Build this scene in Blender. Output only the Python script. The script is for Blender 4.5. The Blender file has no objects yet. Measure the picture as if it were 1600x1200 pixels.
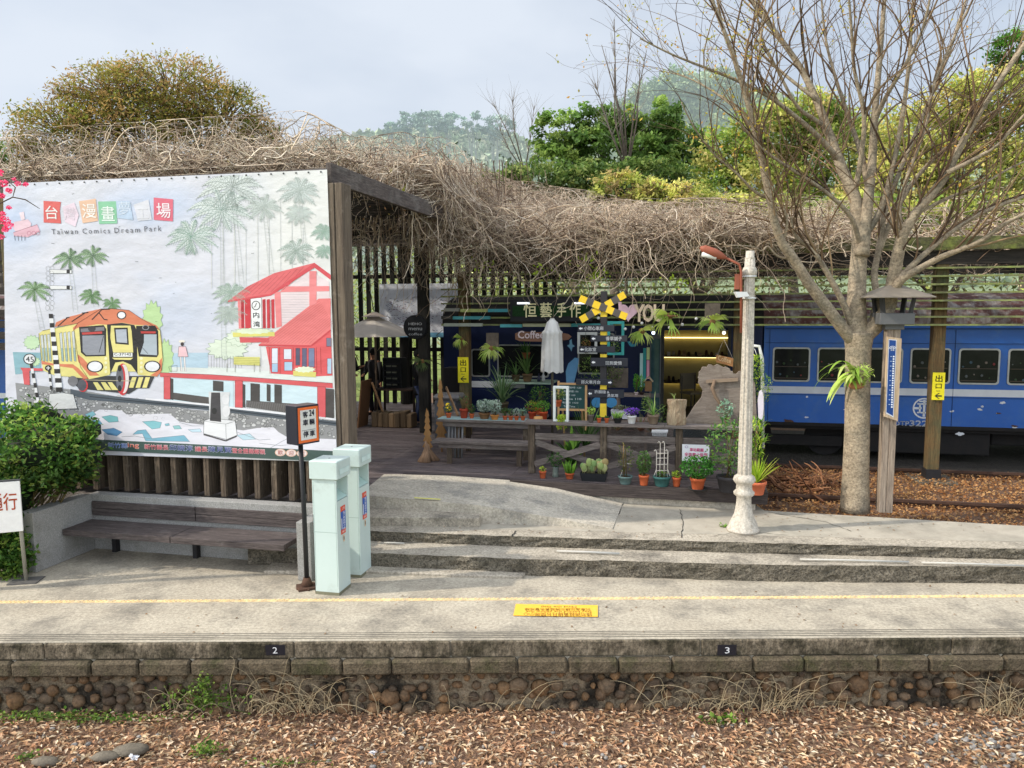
import bpy, bmesh, math, random
import numpy as np
from mathutils import Vector, Matrix, noise as mnoise
random.seed(7); rng = np.random.default_rng(7)
sc = bpy.context.scene; col = sc.collection
pi = math.pi
# ---------------------------------------------------------------- camera model
CH = 3.2; PIT = math.atan(124/1200); ROL = .006
CF = Vector((0, math.cos(PIT), -math.sin(PIT))); CU0 = Vector((0, math.sin(PIT), math.cos(PIT)))
CR = (Vector((1,0,0)) - ROL*CU0).normalized(); CU = (CU0 + ROL*Vector((1,0,0))).normalized()
def ray(x, y): return CF*1200 + CR*(x-800) - CU*(y-600)
AN = math.radians(13); ca, sa = math.cos(AN), math.sin(AN)
def W(u, v, z): return Vector((u*ca+v*sa, -u*sa+v*ca, z))
def G(x, y, z):
    d = ray(x, y); t = (z-CH)/d.z; return Vector((d.x*t, d.y*t, z))
def toU(P): return (ca*P.x-sa*P.y, sa*P.x+ca*P.y, P.z)
def PV(x, y, v):
    d = ray(x, y); t = v/(sa*d.x+ca*d.y); return Vector((d.x*t, d.y*t, CH+d.z*t))
def UV(x, y, v):
    P = toU(PV(x, y, v)); return P[0], P[2]
def PY(x, y, Y):
    d = ray(x, y); t = Y/d.y; return Vector((d.x*t, Y, CH+d.z*t))
FR = Matrix.Rotation(-AN, 4, 'Z')
cd = bpy.data.cameras.new('camera'); cam = bpy.data.objects.new('camera', cd); col.objects.link(cam)
cd.lens = 27; cd.sensor_width = 36; cd.clip_end = 3000; cd.clip_start = .05
m3 = Matrix((CR, CU, -CF)).transposed(); cam.matrix_world = Matrix.Translation((0,0,CH)) @ m3.to_4x4()
sc.camera = cam
sc.view_settings.view_transform = 'Standard'; sc.view_settings.look = 'None'
# ---------------------------------------------------------------- materials
def nd(nt, t, **k):
    n = nt.nodes.new(t)
    for a, b in k.items(): setattr(n, a, b)
    return n
MC = {}
def M(name, c1, c2=None, rough=.85, scale=6, detail=6, stretch=(1,1,1), bump=.2, bscale=None, attr=False, metal=0, emit=None, estr=1, spec=.3, dirt=None, dscale=1.2, dlim=(.45,.7), trans=0, alpha=None, bdist=.02, grain=0, gs=45):
    if name in MC: return MC[name]
    m = bpy.data.materials.new(name); m.use_nodes = True; nt = m.node_tree; L = nt.links.new
    b = nt.nodes['Principled BSDF']; b.inputs['Roughness'].default_value = rough; b.inputs['Metallic'].default_value = metal
    b.inputs['Specular IOR Level'].default_value = spec
    if c2 is None: c2 = tuple(x*.7 for x in c1)
    tc = nd(nt, 'ShaderNodeTexCoord'); mp = nd(nt, 'ShaderNodeMapping'); mp.inputs['Scale'].default_value = stretch
    L(tc.outputs['Object'], mp.inputs['Vector'])
    n1 = nd(nt, 'ShaderNodeTexNoise'); n1.inputs['Scale'].default_value = scale; n1.inputs['Detail'].default_value = detail; n1.inputs['Roughness'].default_value = .65
    L(mp.outputs[0], n1.inputs['Vector'])
    rp = nd(nt, 'ShaderNodeMapRange'); rp.inputs['From Min'].default_value = .3; rp.inputs['From Max'].default_value = .7; L(n1.outputs['Fac'], rp.inputs['Value'])
    mx = nd(nt, 'ShaderNodeMix', data_type='RGBA'); L(rp.outputs[0], mx.inputs['Factor'])
    mx.inputs['A'].default_value = (*c1, 1); mx.inputs['B'].default_value = (*c2, 1); out = mx.outputs['Result']
    if attr:
        at = nd(nt, 'ShaderNodeAttribute', attribute_name='Col')
        mm = nd(nt, 'ShaderNodeMix', data_type='RGBA', blend_type='MULTIPLY'); mm.inputs['Factor'].default_value = 1
        L(out, mm.inputs['A']); L(at.outputs['Color'], mm.inputs['B']); out = mm.outputs['Result']
    if dirt:
        n2 = nd(nt, 'ShaderNodeTexNoise'); n2.inputs['Scale'].default_value = dscale; n2.inputs['Detail'].default_value = 8; n2.inputs['Roughness'].default_value = .7
        L(tc.outputs['Object'], n2.inputs['Vector'])
        r2 = nd(nt, 'ShaderNodeMapRange'); r2.inputs['From Min'].default_value = dlim[0]; r2.inputs['From Max'].default_value = dlim[1]; L(n2.outputs['Fac'], r2.inputs['Value'])
        m2 = nd(nt, 'ShaderNodeMix', data_type='RGBA'); L(r2.outputs[0], m2.inputs['Factor']); L(out, m2.inputs['A']); m2.inputs['B'].default_value = (*dirt, 1); out = m2.outputs['Result']
    if grain:
        n5 = nd(nt, 'ShaderNodeTexNoise'); n5.inputs['Scale'].default_value = gs; n5.inputs['Detail'].default_value = 4; n5.inputs['Roughness'].default_value = .8
        L((mp if max(stretch) > 5 else tc).outputs[0 if max(stretch) > 5 else 'Object'], n5.inputs['Vector'])
        r5 = nd(nt, 'ShaderNodeMapRange'); r5.inputs['From Min'].default_value = .36; r5.inputs['From Max'].default_value = .62; r5.inputs['To Min'].default_value = 1-grain; r5.inputs['To Max'].default_value = 1+grain*.45; L(n5.outputs['Fac'], r5.inputs['Value'])
        m5 = nd(nt, 'ShaderNodeMix', data_type='RGBA', blend_type='MULTIPLY'); m5.inputs['Factor'].default_value = 1; L(out, m5.inputs['A']); L(r5.outputs[0], m5.inputs['B']); out = m5.outputs['Result']
    L(out, b.inputs['Base Color'])
    if bump:
        n3 = nd(nt, 'ShaderNodeTexNoise'); n3.inputs['Scale'].default_value = bscale or scale*4; n3.inputs['Detail'].default_value = 5
        L(mp.outputs[0], n3.inputs['Vector'])
        bm = nd(nt, 'ShaderNodeBump'); bm.inputs['Strength'].default_value = bump; bm.inputs['Distance'].default_value = bdist; L(n3.outputs['Fac'], bm.inputs['Height']); L(bm.outputs[0], b.inputs['Normal'])
    if emit: b.inputs['Emission Color'].default_value = (*emit, 1); b.inputs['Emission Strength'].default_value = estr
    if alpha is not None: b.inputs['Alpha'].default_value = alpha
    if trans:
        tr = nd(nt, 'ShaderNodeBsdfTranslucent'); L(out, tr.inputs['Color']); ms = nd(nt, 'ShaderNodeMixShader'); ms.inputs[0].default_value = trans
        o = nt.nodes['Material Output']; L(b.outputs[0], ms.inputs[1]); L(tr.outputs[0], ms.inputs[2]); L(ms.outputs[0], o.inputs['Surface'])
    m['k'] = 1; MC[name] = m; return m
leafm = M('leaf', (1.3,1.3,1.2), (1,1.03,.85), rough=.6, scale=3, bump=0, attr=True, trans=.42)
hazeglow = M('distance_haze_glow', (1,1,1), (.9,.9,.9), rough=.9, scale=3, bump=0, attr=True, emit=(.62,.72,.80), estr=.30)  # emission stands in for distance haze on far leaves and trunks
vinem = M('vine_bark', (1,1,1), (.7,.7,.7), scale=5, bump=0, attr=True)
paint = M('painted', (1,1,1), (.86,.86,.86), rough=.6, scale=9, bump=.1, attr=True)
gloss = M('glossy_paint', (1,1,1), (.9,.9,.9), rough=.3, scale=3, bump=0, attr=True, spec=.5)
potm = M('clay', (1,1,1), (.75,.72,.7), rough=.8, scale=14, bump=.15, attr=True)
woodx = M('old_wood_x', (.25,.205,.18), (.10,.08,.072), rough=.9, scale=2.2, stretch=(1,14,14), bump=.5, dirt=(.22,.20,.18), dscale=3, dlim=(.5,.8), grain=0.45, gs=9)
woody = M('old_wood_y', (.16,.13,.115), (.06,.047,.043), rough=.9, scale=2.2, stretch=(14,1,14), bump=.5, dirt=(.22,.20,.18), dscale=3, dlim=(.5,.8), grain=0.45, gs=9)
woodz = M('old_wood_z', (.17,.125,.085), (.045,.034,.026), rough=.9, scale=2.6, stretch=(14,14,.8), bump=.6, dirt=(.27,.22,.16), dscale=5, dlim=(.55,.75), grain=0.45, gs=8)
darkz = M('dark_post_wood', (.035,.03,.024), (.012,.012,.010), rough=.9, scale=2.6, stretch=(12,12,1), bump=.4)
darkx = M('dark_beam_wood', (.045,.036,.03), (.016,.014,.012), rough=.9, scale=2.6, stretch=(1,12,12), bump=.4)
brownz = M('brown_post_wood', (.20,.125,.05), (.085,.05,.022), rough=.85, scale=2.5, stretch=(10,10,.7), bump=.4, dirt=(.09,.10,.05), dscale=2.5, grain=0.35, gs=8)
palez = M('pale_post_wood', (.36,.29,.22), (.2,.15,.115), rough=.9, scale=2.5, stretch=(10,10,.6), bump=.4, grain=0.4, gs=8)
deckm = M('deck_boards', (.19,.15,.142), (.085,.066,.064), rough=.7, scale=1.6, stretch=(1,9,9), bump=.4, attr=True, dirt=(.21,.18,.17), dscale=1.5, dlim=(.5,.85), grain=0.45, gs=9)
mossx = M('mossy_slat', (.26,.27,.13), (.09,.09,.05), rough=.95, scale=2, stretch=(1,6,6), bump=.5, dirt=(.28,.33,.09), dscale=4, dlim=(.4,.7), grain=0.4, gs=12)
concrete = M('concrete', (.47,.415,.32), (.36,.31,.235), rough=.95, scale=2.2, detail=10, bump=.35, bscale=60, dirt=(.22,.195,.155), dscale=1.3, dlim=(.47,.66), stretch=(.6,1,1), grain=0.32, gs=28)
steptop = M('worn_concrete', (.50,.44,.345), (.34,.295,.23), rough=.95, scale=3, detail=10, bump=.6, bscale=50, dirt=(.17,.15,.12), dscale=1.6, dlim=(.48,.68), grain=0.45, gs=34)
riser = M('rough_riser', (.25,.215,.16), (.11,.095,.07), rough=1, scale=9, detail=8, bump=1, bscale=40, dirt=(.085,.075,.052), dscale=5, dlim=(.5,.7), bdist=.04, grain=0.75, gs=40)
rampm = M('ramp_concrete', (.56,.50,.40), (.40,.355,.285), rough=.95, scale=3.5, detail=10, bump=.4, bscale=70, dirt=(.25,.235,.205), dscale=2, dlim=(.5,.7), grain=0.34, gs=30)
mossc = M('mossy_cap', (.29,.235,.165), (.07,.054,.035), rough=1, scale=9, detail=10, stretch=(1.6,1,.6), bump=.8, bscale=30, dirt=(.045,.038,.022), dscale=2.2, dlim=(.42,.6), grain=0.6, gs=30)
ledgem = M('mossy_ledge', (.165,.128,.082), (.058,.045,.028), rough=1, scale=9, detail=9, bump=.8, bscale=60, dirt=(.06,.058,.024), dscale=3, dlim=(.5,.7), grain=0.5, gs=45)
mortar = M('mortar', (.30,.235,.155), (.17,.13,.085), rough=1, scale=3, detail=9, bump=.9, bscale=18, dirt=(.035,.028,.02), dscale=2.2, dlim=(.5,.6), bdist=.05, grain=0.5, gs=24)
cobble = M('cobble', (1,1,1), (.6,.55,.5), rough=.8, scale=9, bump=.4, attr=True, dirt=(.05,.045,.035), dscale=5, dlim=(.5,.75), grain=0.4, gs=35)
granite = M('pale_granite', (.36,.35,.325), (.27,.26,.245), rough=.9, scale=70, detail=3, bump=.2, dirt=(.2,.19,.165), dscale=2.5, dlim=(.5,.8), grain=0.4, gs=110)
blackm = M('black_metal', (.014,.014,.016), (.022,.02,.02), rough=.5, scale=12, bump=.1, dirt=(.05,.03,.02), dscale=9, dlim=(.6,.75))
blue = M('coach_blue', (.005,.095,.40), (.004,.08,.33), rough=.42, scale=1.2, bump=.05, spec=.5, dirt=(.05,.13,.30), dscale=2.3, dlim=(.5,.8))
shadeblue = M('shaded_coach_blue', (.004,.012,.06), (.003,.01,.05), rough=.5, scale=1.2, bump=.05)  # coach blue darkened: the shade it stands in is put into the colour
whitep = M('coach_white', (.62,.64,.66), (.5,.52,.54), rough=.5, scale=3, bump=.05)
under = M('underframe', (.012,.012,.012), (.02,.017,.015), rough=.9, scale=5)
glassd = M('dark_glass', (.008,.009,.010), (.020,.022,.022), rough=.08, scale=2.5, bump=0, spec=.18)
steel = M('dull_aluminium', (.42,.42,.4), (.3,.3,.28), rough=.45, metal=.5, scale=10, bump=0)
rust = M('rust', (.10,.05,.03), (.05,.03,.022), rough=.9, scale=12)
soil = M('dark_ballast', (.07,.06,.05), (.03,.026,.022), rough=1, scale=22, bump=1, bscale=26, bdist=.05)
leafbed = M('leaf_mould', (.25,.15,.095), (.13,.078,.05), rough=1, scale=20, detail=8, bump=1, bscale=45, bdist=.03, grain=0.5, gs=50)
fieldm = M('field_grass', (.20,.24,.055), (.12,.15,.04), rough=1, scale=.8, detail=9, bump=.8, bscale=20)
barkm = M('pale_bark', (.42,.34,.235), (.22,.17,.115), rough=.95, scale=4, stretch=(1,1,2.5), detail=8, bump=.5, bscale=22, dirt=(.17,.15,.11), dscale=2.2, dlim=(.5,.7), grain=0.45, gs=30)
barkd = M('dark_bark', (.15,.12,.09), (.07,.055,.045), rough=.95, scale=5, bump=.4)
boxmint = M('mint_paint', (.54,.635,.59), (.49,.58,.54), rough=.45, scale=1.2, bump=.03, spec=.4, dirt=(.40,.46,.41), dscale=4, dlim=(.56,.8))
lampw = M('cream_cast', (.56,.51,.43), (.42,.37,.30), rough=.8, scale=7, stretch=(1,1,.4), bump=.3, dirt=(.25,.19,.13), dscale=4, dlim=(.6,.72), grain=0.35, gs=30)
# ---------------------------------------------------------------- mesh builder
class MB:
    def __init__(s, T=None): s.v=[]; s.f=[]; s.c=[]; s.cur=(1,1,1); s.T=T; s.sm=[]; s.smooth=False
    def add(s, vs, fs, c=None, sm=None):
        o = len(s.v); c = c or s.cur
        for p in vs:
            p = Vector(p)
            s.v.append(s.T @ p if s.T else p); s.c.append(c)
        for f in fs: s.f.append([i+o for i in f]); s.sm.append(s.smooth if sm is None else sm)
        return s
    def bx(s, a, b, c=None):
        x0,y0,z0=a; x1,y1,z1=b
        return s.add([(x0,y0,z0),(x1,y0,z0),(x1,y1,z0),(x0,y1,z0),(x0,y0,z1),(x1,y0,z1),(x1,y1,z1),(x0,y1,z1)],
              [(0,3,2,1),(4,5,6,7),(0,1,5,4),(1,2,6,5),(2,3,7,6),(3,0,4,7)], c)
    def beam(s, a, b, w, h, c=None, up=(0,0,1)):
        a=Vector(a); b=Vector(b); d=(b-a).normalized(); up=Vector(up)
        x=d.cross(up)
        if x.length<1e-3: x=d.cross(Vector((0,1,0)))
        x.normalize(); y=x.cross(d); vs=[]
        for p in (a,b):
            for sx,sy in ((-1,-1),(1,-1),(1,1),(-1,1)): vs.append(p+x*sx*w/2+y*sy*h/2)
        return s.add(vs,[(0,3,2,1),(4,5,6,7),(0,1,5,4),(1,2,6,5),(2,3,7,6),(3,0,4,7)],c)
    def tube(s, pts, r, n=6, c=None, cap=True):
        pts=[Vector(p) for p in pts]; N=len(pts)
        if not hasattr(r,'__len__'): r=[r]*N
        vs=[]; x=None
        for i,p in enumerate(pts):
            d=(pts[min(i+1,N-1)]-pts[max(i-1,0)])
            d = d.normalized() if d.length>1e-9 else Vector((0,0,1))
            if x is None: x = d.orthogonal().normalized()
            else:
                x = x-d*x.dot(d); x = x.normalized() if x.length>1e-6 else d.orthogonal().normalized()
            y=d.cross(x)
            for k in range(n):
                a=2*pi*k/n; vs.append(p+(x*math.cos(a)+y*math.sin(a))*r[i])
        fs=[(i*n+k,i*n+(k+1)%n,(i+1)*n+(k+1)%n,(i+1)*n+k) for i in range(N-1) for k in range(n)]
        if cap: fs+= [tuple(range(n))[::-1], tuple(range((N-1)*n,N*n))]
        return s.add(vs,fs,c,True)
    def lathe(s, prof, ctr=(0,0,0), n=16, c=None, sm=True, sq=1):
        ctr=Vector(ctr); vs=[]
        for r,z in prof:
            for k in range(n):
                a=2*pi*(k+.5)/n; vs.append(ctr+Vector((r*math.cos(a),r*math.sin(a)*sq,z)))
        N=len(prof); fs=[(i*n+k,i*n+(k+1)%n,(i+1)*n+(k+1)%n,(i+1)*n+k) for i in range(N-1) for k in range(n)]
        fs+=[tuple(range(n))[::-1], tuple(range((N-1)*n,N*n))]
        return s.add(vs,fs,c,sm)
    def poly(s, pts, off=None, c=None):
        pts=[Vector(p) for p in pts]; n=len(pts)
        if off is None: return s.add(pts,[tuple(range(n))],c)
        off=Vector(off)
        return s.add(pts+[p+off for p in pts],[tuple(range(n))[::-1],tuple(range(n,2*n))]+[(i,(i+1)%n,n+(i+1)%n,n+i) for i in range(n)],c)
    def ball(s, p, r, c=None, n=8, m=6, sc3=(1,1,1), jit=0):
        p=Vector(p); vs=[p+Vector((0,0,r*sc3[2]))]; 
        for i in range(1,m):
            t=pi*i/m
            for k in range(n):
                a=2*pi*k/n; q=1+random.uniform(-jit,jit)
                vs.append(p+Vector((math.sin(t)*math.cos(a)*sc3[0],math.sin(t)*math.sin(a)*sc3[1],math.cos(t)*sc3[2]))*r*q)
        vs.append(p-Vector((0,0,r*sc3[2]))); fs=[(0,1+k,1+(k+1)%n) for k in range(n)]
        for i in range(m-2):
            fs+=[(1+i*n+k,1+(i+1)*n+k,1+(i+1)*n+(k+1)%n,1+i*n+(k+1)%n) for k in range(n)]
        L=len(vs)-1; o=1+(m-2)*n; fs+=[(L,o+(k+1)%n,o+k) for k in range(n)]
        return s.add(vs,fs,c,True)
    def build(s, name, mat, parent=None, bevel=0, tagd=None):
        me=bpy.data.meshes.new(name); vs=s.v
        if parent is not None:
            inv=PM[parent.name].inverted(); vs=[inv@p for p in s.v]
        me.from_pydata([tuple(p) for p in vs],[],s.f)
        at=me.color_attributes.new('Col','FLOAT_COLOR','POINT')
        at.data.foreach_set('color',np.array([(*q[:3],1) for q in s.c],dtype=np.float32).ravel())
        me.polygons.foreach_set('use_smooth',s.sm); me.materials.append(mat); me.update()
        o=bpy.data.objects.new(name,me); col.objects.link(o)
        if parent is not None: o.parent=parent; 
        PM[o.name]=(PM[parent.name] if parent is not None else Matrix())
        if bevel:
            b=o.modifiers.new('bevel','BEVEL'); b.width=bevel; b.segments=1; b.limit_method='ANGLE'; b.angle_limit=math.radians(50)
        return o
PM={}
def thing(name,label,cat,loc=(0,0,0),rz=0,group=None,kind=None):
    o=bpy.data.objects.new(name,None); col.objects.link(o); o.empty_display_size=.1
    o.matrix_world = Matrix.Translation(Vector(loc))@Matrix.Rotation(rz,4,'Z')
    PM[o.name]=o.matrix_world.copy()
    return tag(o,label,cat,group,kind)
def tag(o,label=None,cat=None,group=None,kind=None):
    if label: o['label']=label
    if cat: o['category']=cat
    if group: o['group']=group
    if kind: o['kind']=kind
    return o
def struct(mb,name,mat,**k):
    o=mb.build(name,mat,**k); o['kind']='structure'; return o
def dup(o,loc,rz=None,label=None,scale=None,parent=None):
    c=o.copy(); col.objects.link(c)
    if parent is not None: c.parent=parent
    else:
        M0=Matrix.Translation(Vector(loc))@Matrix.Rotation(rz or 0,4,'Z')
        if scale: M0=M0@Matrix.Scale(scale,4)
        c.matrix_world=M0
        if label: c['label']=label
    PM[c.name]=c.matrix_world.copy()
    for ch in list(o.children): dup(ch,None,parent=c)
    return c
# fast numpy leaves: rhombi
def leafset(name,P,size,cols,mat,parent=None,aspect=.5,flat=0,updir=None,curl=.25):
    P=np.asarray(P,dtype=float); n=len(P); size=np.broadcast_to(np.asarray(size,dtype=float),(n,)) 
    d=rng.normal(size=(n,3)); d[:,2]*=(1-flat)
    if updir is not None: d=d*.6+np.asarray(updir)
    d/=np.linalg.norm(d,axis=1)[:,None]+1e-9
    e=rng.normal(size=(n,3)); e[:,2]*=(1-flat); w=np.cross(d,e); 
    if flat: 
        w=np.cross(np.tile([0,0,1.],(n,1))+rng.normal(size=(n,3))*(1-flat),d)
    w/=np.linalg.norm(w,axis=1)[:,None]+1e-9
    nn=np.cross(d,w)
    s=size[:,None]; a=P-d*s*.5; b=P+w*s*aspect*.5+nn*s*curl*.3; c=P+d*s*.5; e2=P-w*s*aspect*.5+nn*s*curl*.3
    V=np.stack([a,b,c,e2],1).reshape(-1,3); return rawmesh(name,V,np.arange(4*n).reshape(n,4),np.repeat(np.asarray(cols),4,axis=0),mat,parent)
def rawmesh(name,V,F,C,mat,parent=None,smooth=False):
    if parent is not None:
        inv=np.array(PM[parent.name].inverted()); V=V@inv[:3,:3].T+inv[:3,3]
    me=bpy.data.meshes.new(name); me.vertices.add(len(V)); me.vertices.foreach_set('co',np.asarray(V,dtype=np.float32).ravel())
    k=F.shape[1]; me.loops.add(F.size); me.loops.foreach_set('vertex_index',F.astype(np.int32).ravel())
    me.polygons.add(len(F)); me.polygons.foreach_set('loop_start',np.arange(0,F.size,k,dtype=np.int32)); me.polygons.foreach_set('loop_total',np.full(len(F),k,dtype=np.int32))
    me.polygons.foreach_set('use_smooth',[smooth]*len(F))
    me.update(calc_edges=True); me.validate()
    at=me.color_attributes.new('Col','FLOAT_COLOR','POINT'); cc=np.ones((len(V),4),dtype=np.float32); cc[:,:3]=C; at.data.foreach_set('color',cc.ravel())
    me.materials.append(mat); o=bpy.data.objects.new(name,me); col.objects.link(o)
    if parent is not None: o.parent=parent
    PM[o.name]=PM[parent.name] if parent is not None else Matrix()
    return o
def tubeset(name,paths,rad,cols,mat,parent=None,n=3):
    """paths (N,K,3); rad (N,K)"""
    N,K,_=paths.shape; d=np.gradient(paths,axis=1); d/=np.linalg.norm(d,axis=2)[:,:,None]+1e-9
    ref=np.tile([.31,.52,.79],(N,K,1)); x=np.cross(d,ref); x/=np.linalg.norm(x,axis=2)[:,:,None]+1e-9; y=np.cross(d,x)
    rings=[paths+(x*math.cos(2*pi*k/n)+y*math.sin(2*pi*k/n))*rad[:,:,None] for k in range(n)]
    V=np.stack(rings,2).reshape(-1,3); idx=np.arange(N*K*n).reshape(N,K,n)
    F=[]
    for k in range(n):
        F.append(np.stack([idx[:,:-1,k],idx[:,:-1,(k+1)%n],idx[:,1:,(k+1)%n],idx[:,1:,k]],-1).reshape(-1,4))
    return rawmesh(name,V,np.concatenate(F),np.repeat(np.asarray(cols),K*n,axis=0),mat,parent,True)
# text as flat mesh data: returns verts (2D) and faces, normalised to cap height 1
TC={}
def textgeo(s,sp=1.0):
    if s in TC: return TC[s]
    sp=1.35 if s in ('Taiwan','Comics','Dream','Park') else 1.0
    cu=bpy.data.curves.new('tmp','FONT'); cu.body=s; cu.resolution_u=2; cu.fill_mode='FRONT'; cu.space_character=sp
    o=bpy.data.objects.new('tmp',cu); col.objects.link(o); dg=bpy.context.evaluated_depsgraph_get(); dg.update()
    me=bpy.data.meshes.new_from_object(o.evaluated_get(dg)); vs=[(v.co.x,v.co.y) for v in me.vertices]; fs=[tuple(p.vertices) for p in me.polygons]
    bpy.data.objects.remove(o); bpy.data.curves.remove(cu); bpy.data.meshes.remove(me); TC[s]=(vs,fs); return vs,fs
def text(mb,s,a,b,h,up,c=(0,0,0),off=(0,0,0),bold=0):
    """text from world point a to b along the baseline (stretched to fit), height h along up"""
    vs,fs=textgeo(s)
    if not vs: return
    x0=min(p[0] for p in vs); x1=max(p[0] for p in vs); y0=min(p[1] for p in vs); y1=max(p[1] for p in vs)
    a=Vector(a); b=Vector(b); up=Vector(up).normalized(); off=Vector(off); r=(b-a).normalized()
    reps=[(0,0)] if not bold else [(0,0),(bold,0),(0,bold),(bold,bold)]
    for k,(dx,dy) in enumerate(reps):
        mb.add([a+(b-a)*((x-x0)/(x1-x0))+up*h*((y-y0)/(y1-y0))+off*(1+.15*k)+r*dx*h+up*dy*h for x,y in vs],fs,c)
def rgb(*c): # srgb 0-255 -> linear
    return tuple(((x/255)/12.92 if x<=10 else ((x/255+.055)/1.055)**2.4) for x in c)
def jit(c,a): k=1+random.uniform(-a,a); return tuple(x*k for x in c)
SUN_E=4.1; SKY_S=.15
# ================================================================ GROUND
ZT=-.78
def lattice(name,xs,ys,zf,mat):
    mb=MB(); nx=len(xs)
    mb.add([(x,y,zf(x,y)) for y in ys for x in xs],[(j*nx+i,j*nx+i+1,(j+1)*nx+i+1,(j+1)*nx+i) for j in range(len(ys)-1) for i in range(nx-1)])
    return struct(mb,name,mat)
# one sheet to the horizon, with the track trench in front of the platform
ys=[-60,-10,2,7.6,7.62,8,12,20,40,80,200,600,1500]
lattice('ground',[-900,-200,-60,-20,0,20,60,200,900],ys,lambda x,y: ZT-.02 if y<7.61 else -.06,fieldm)
# dead-leaf track bed, slightly uneven
def tb(x,y): return ZT+.03*mnoise.noise(Vector((x*1.2,y*1.5,0)))+.05*max(0,(y-6.75))/.35
lattice('track_bed',[i*.25-14 for i in range(113)],[3+i*.2 for i in range(21)]+[7.14],tb,leafbed)
# platform slab
PE=7.08
p0=MB()
pts=[(-25,PE,0),(25,PE,0),(25,8.75,0),(-1.8,9.35,0),(-3.9,9.6,0),(-3.9,10.2,0),(-12,11.5,0),(-25,12,0)]
p0.poly([Vector(p)-Vector((0,0,.3)) for p in pts],(0,0,.3)); platform=struct(p0,'platform',concrete)
# edge grooves
gm=MB()
for k,yy in enumerate((7.13,7.17,7.21,7.25)): gm.bx((-20,yy,.001),(20,yy+.008,.004),(.5,.47,.4))
g=gm.build('groove_lines',M('groove_dirt',(.10,.09,.07),(.22,.2,.16),scale=5,bump=0,stretch=(1,1,1)),None); tag(g,kind='structure')
# yellow tactile line: dashes of small studs
yl=MB(); yc=rgb(240,208,150)
ya=G(0,941,0).y; 
for i in range(520):
    x=-13+i*.05
    yl.bx((x,ya-.034,.0),(x+.0495,ya+.034,.0035),jit(rgb(226,200,152),.1))
    if random.random()<.12: continue
    yl.bx((x+.006,ya-.026,.0036),(x+.026,ya-.004,.009),jit(yc,.12)); yl.bx((x+.026,ya+.004,.0036),(x+.044,ya+.026,.009),jit(yc,.12))
tag(yl.build('tactile_line',M('worn_yellow',(1,1,1),(.75,.72,.7),scale=18,bump=.2,attr=True,dirt=(.34,.3,.24),dscale=9,dlim=(.5,.7)),None),kind='structure')
# painted warning patch with upside-down writing
wp=MB(); A_,B_,C_,D_=[G(x,y,.0075) for x,y in ((802,962),(934,964),(934,946),(806,944))]
yw=M('yellow_patch',(1,1,1),(.93,.9,.85),scale=25,bump=.05,attr=True,dirt=(.55,.45,.22),dscale=11,dlim=(.55,.8))
w_=tag(thing('warning_marking','yellow painted warning patch with upside-down writing on platform floor','floor marking',A_),)
wp.poly([A_,B_,C_,D_],(0,0,.004),rgb(236,182,66)); wp.build('painted_patch',yw,w_)
wt=MB(); up=Vector((0,-1,0))
def l4(s,px0,px1,y,h): text(wt,s,G(px1,y,.013),G(px0,y,.013),h,up,rgb(120,80,20))
l4('請勿跨越黃線月台間隙小心',818,924,957,.10)
l4('Stay behind the yellow line',822,924,953.5,.06); l4('列車進站請勿跨越黃色警戒線',820,922,950,.07); l4('Mind the Gap',845,900,946,.06)
wt.build('lettering',paint,w_)
# ================================================================ RETAINING WALL of the platform
rw=thing('stone_retaining_wall','cobble retaining wall with mossy coping below the platform edge','wall',(0,PE,ZT))
mb=MB(); mb.bx((-24,PE+.06,ZT-.1),(24,PE+.4,-.30)); mb.build('mortar_face',mortar,rw)
mb=MB()
x=-24
while x<24:
    w=random.choice((1.5,1.8,2.1,2.4)); mb.bx((x,PE-.02+random.uniform(-.004,.004),-.165),(x+w-.006,PE+.3,-.004)); x+=w
mb.build('edge_cap',mossc,rw,bevel=.012)
mb=MB(); x=-24
while x<24:
    w=random.uniform(.44,.52)
    if random.random()<.2: w*=1.6
    o=random.uniform(-.006,.006); mb.bx((x,PE-.075+o,-.315),(x+w-.012,PE+.2,-.17+o*.3)); x+=w
mb.build('coping_stones',ledgem,rw,bevel=.02)
mb=MB()
cols=[rgb(130,102,74),rgb(116,94,72),rgb(138,108,76),rgb(100,84,68),rgb(124,104,82)]
for row in range(5):
    z=-.375-row*.108; x=-14+random.random()*.1
    while x<14:
        r=random.choice((random.uniform(.028,.05),random.uniform(.045,.08)))*(1 if row else .7)
        mb.ball((x,PE+.035,z+random.uniform(-.022,.022)),r,jit(random.choice(cols),.2),9,7,(random.uniform(.75,1.4),.85,random.uniform(.7,1.15)),.13)
        x+=r+random.uniform(.06,.16)
mb.build('cobbles',cobble,rw)
for s,px in (('2',430),('3',1136)):
    a=PY(px-15,1024,PE-.028); b=PY(px+15,1008,PE-.028)
    t=thing('number_plate',{'2':'dark enamel plate with numeral two on platform edge at left','3':'dark enamel plate with numeral three on platform edge at right'}[s],'number plate',a,0)
    mb=MB(); mb.bx((a.x,PE-.027,a.z),(b.x,PE-.0205,b.z),(.012,.013,.02)); mb.build('plate',gloss,t)
    mb=MB(); text(mb,s,Vector((a.x+.07,PE-.0305,a.z+.02)),Vector((a.x+.115,PE-.0305,a.z+.02)),.062,(0,0,1),(.75,.75,.75)); mb.build('numeral',paint,t)
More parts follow.
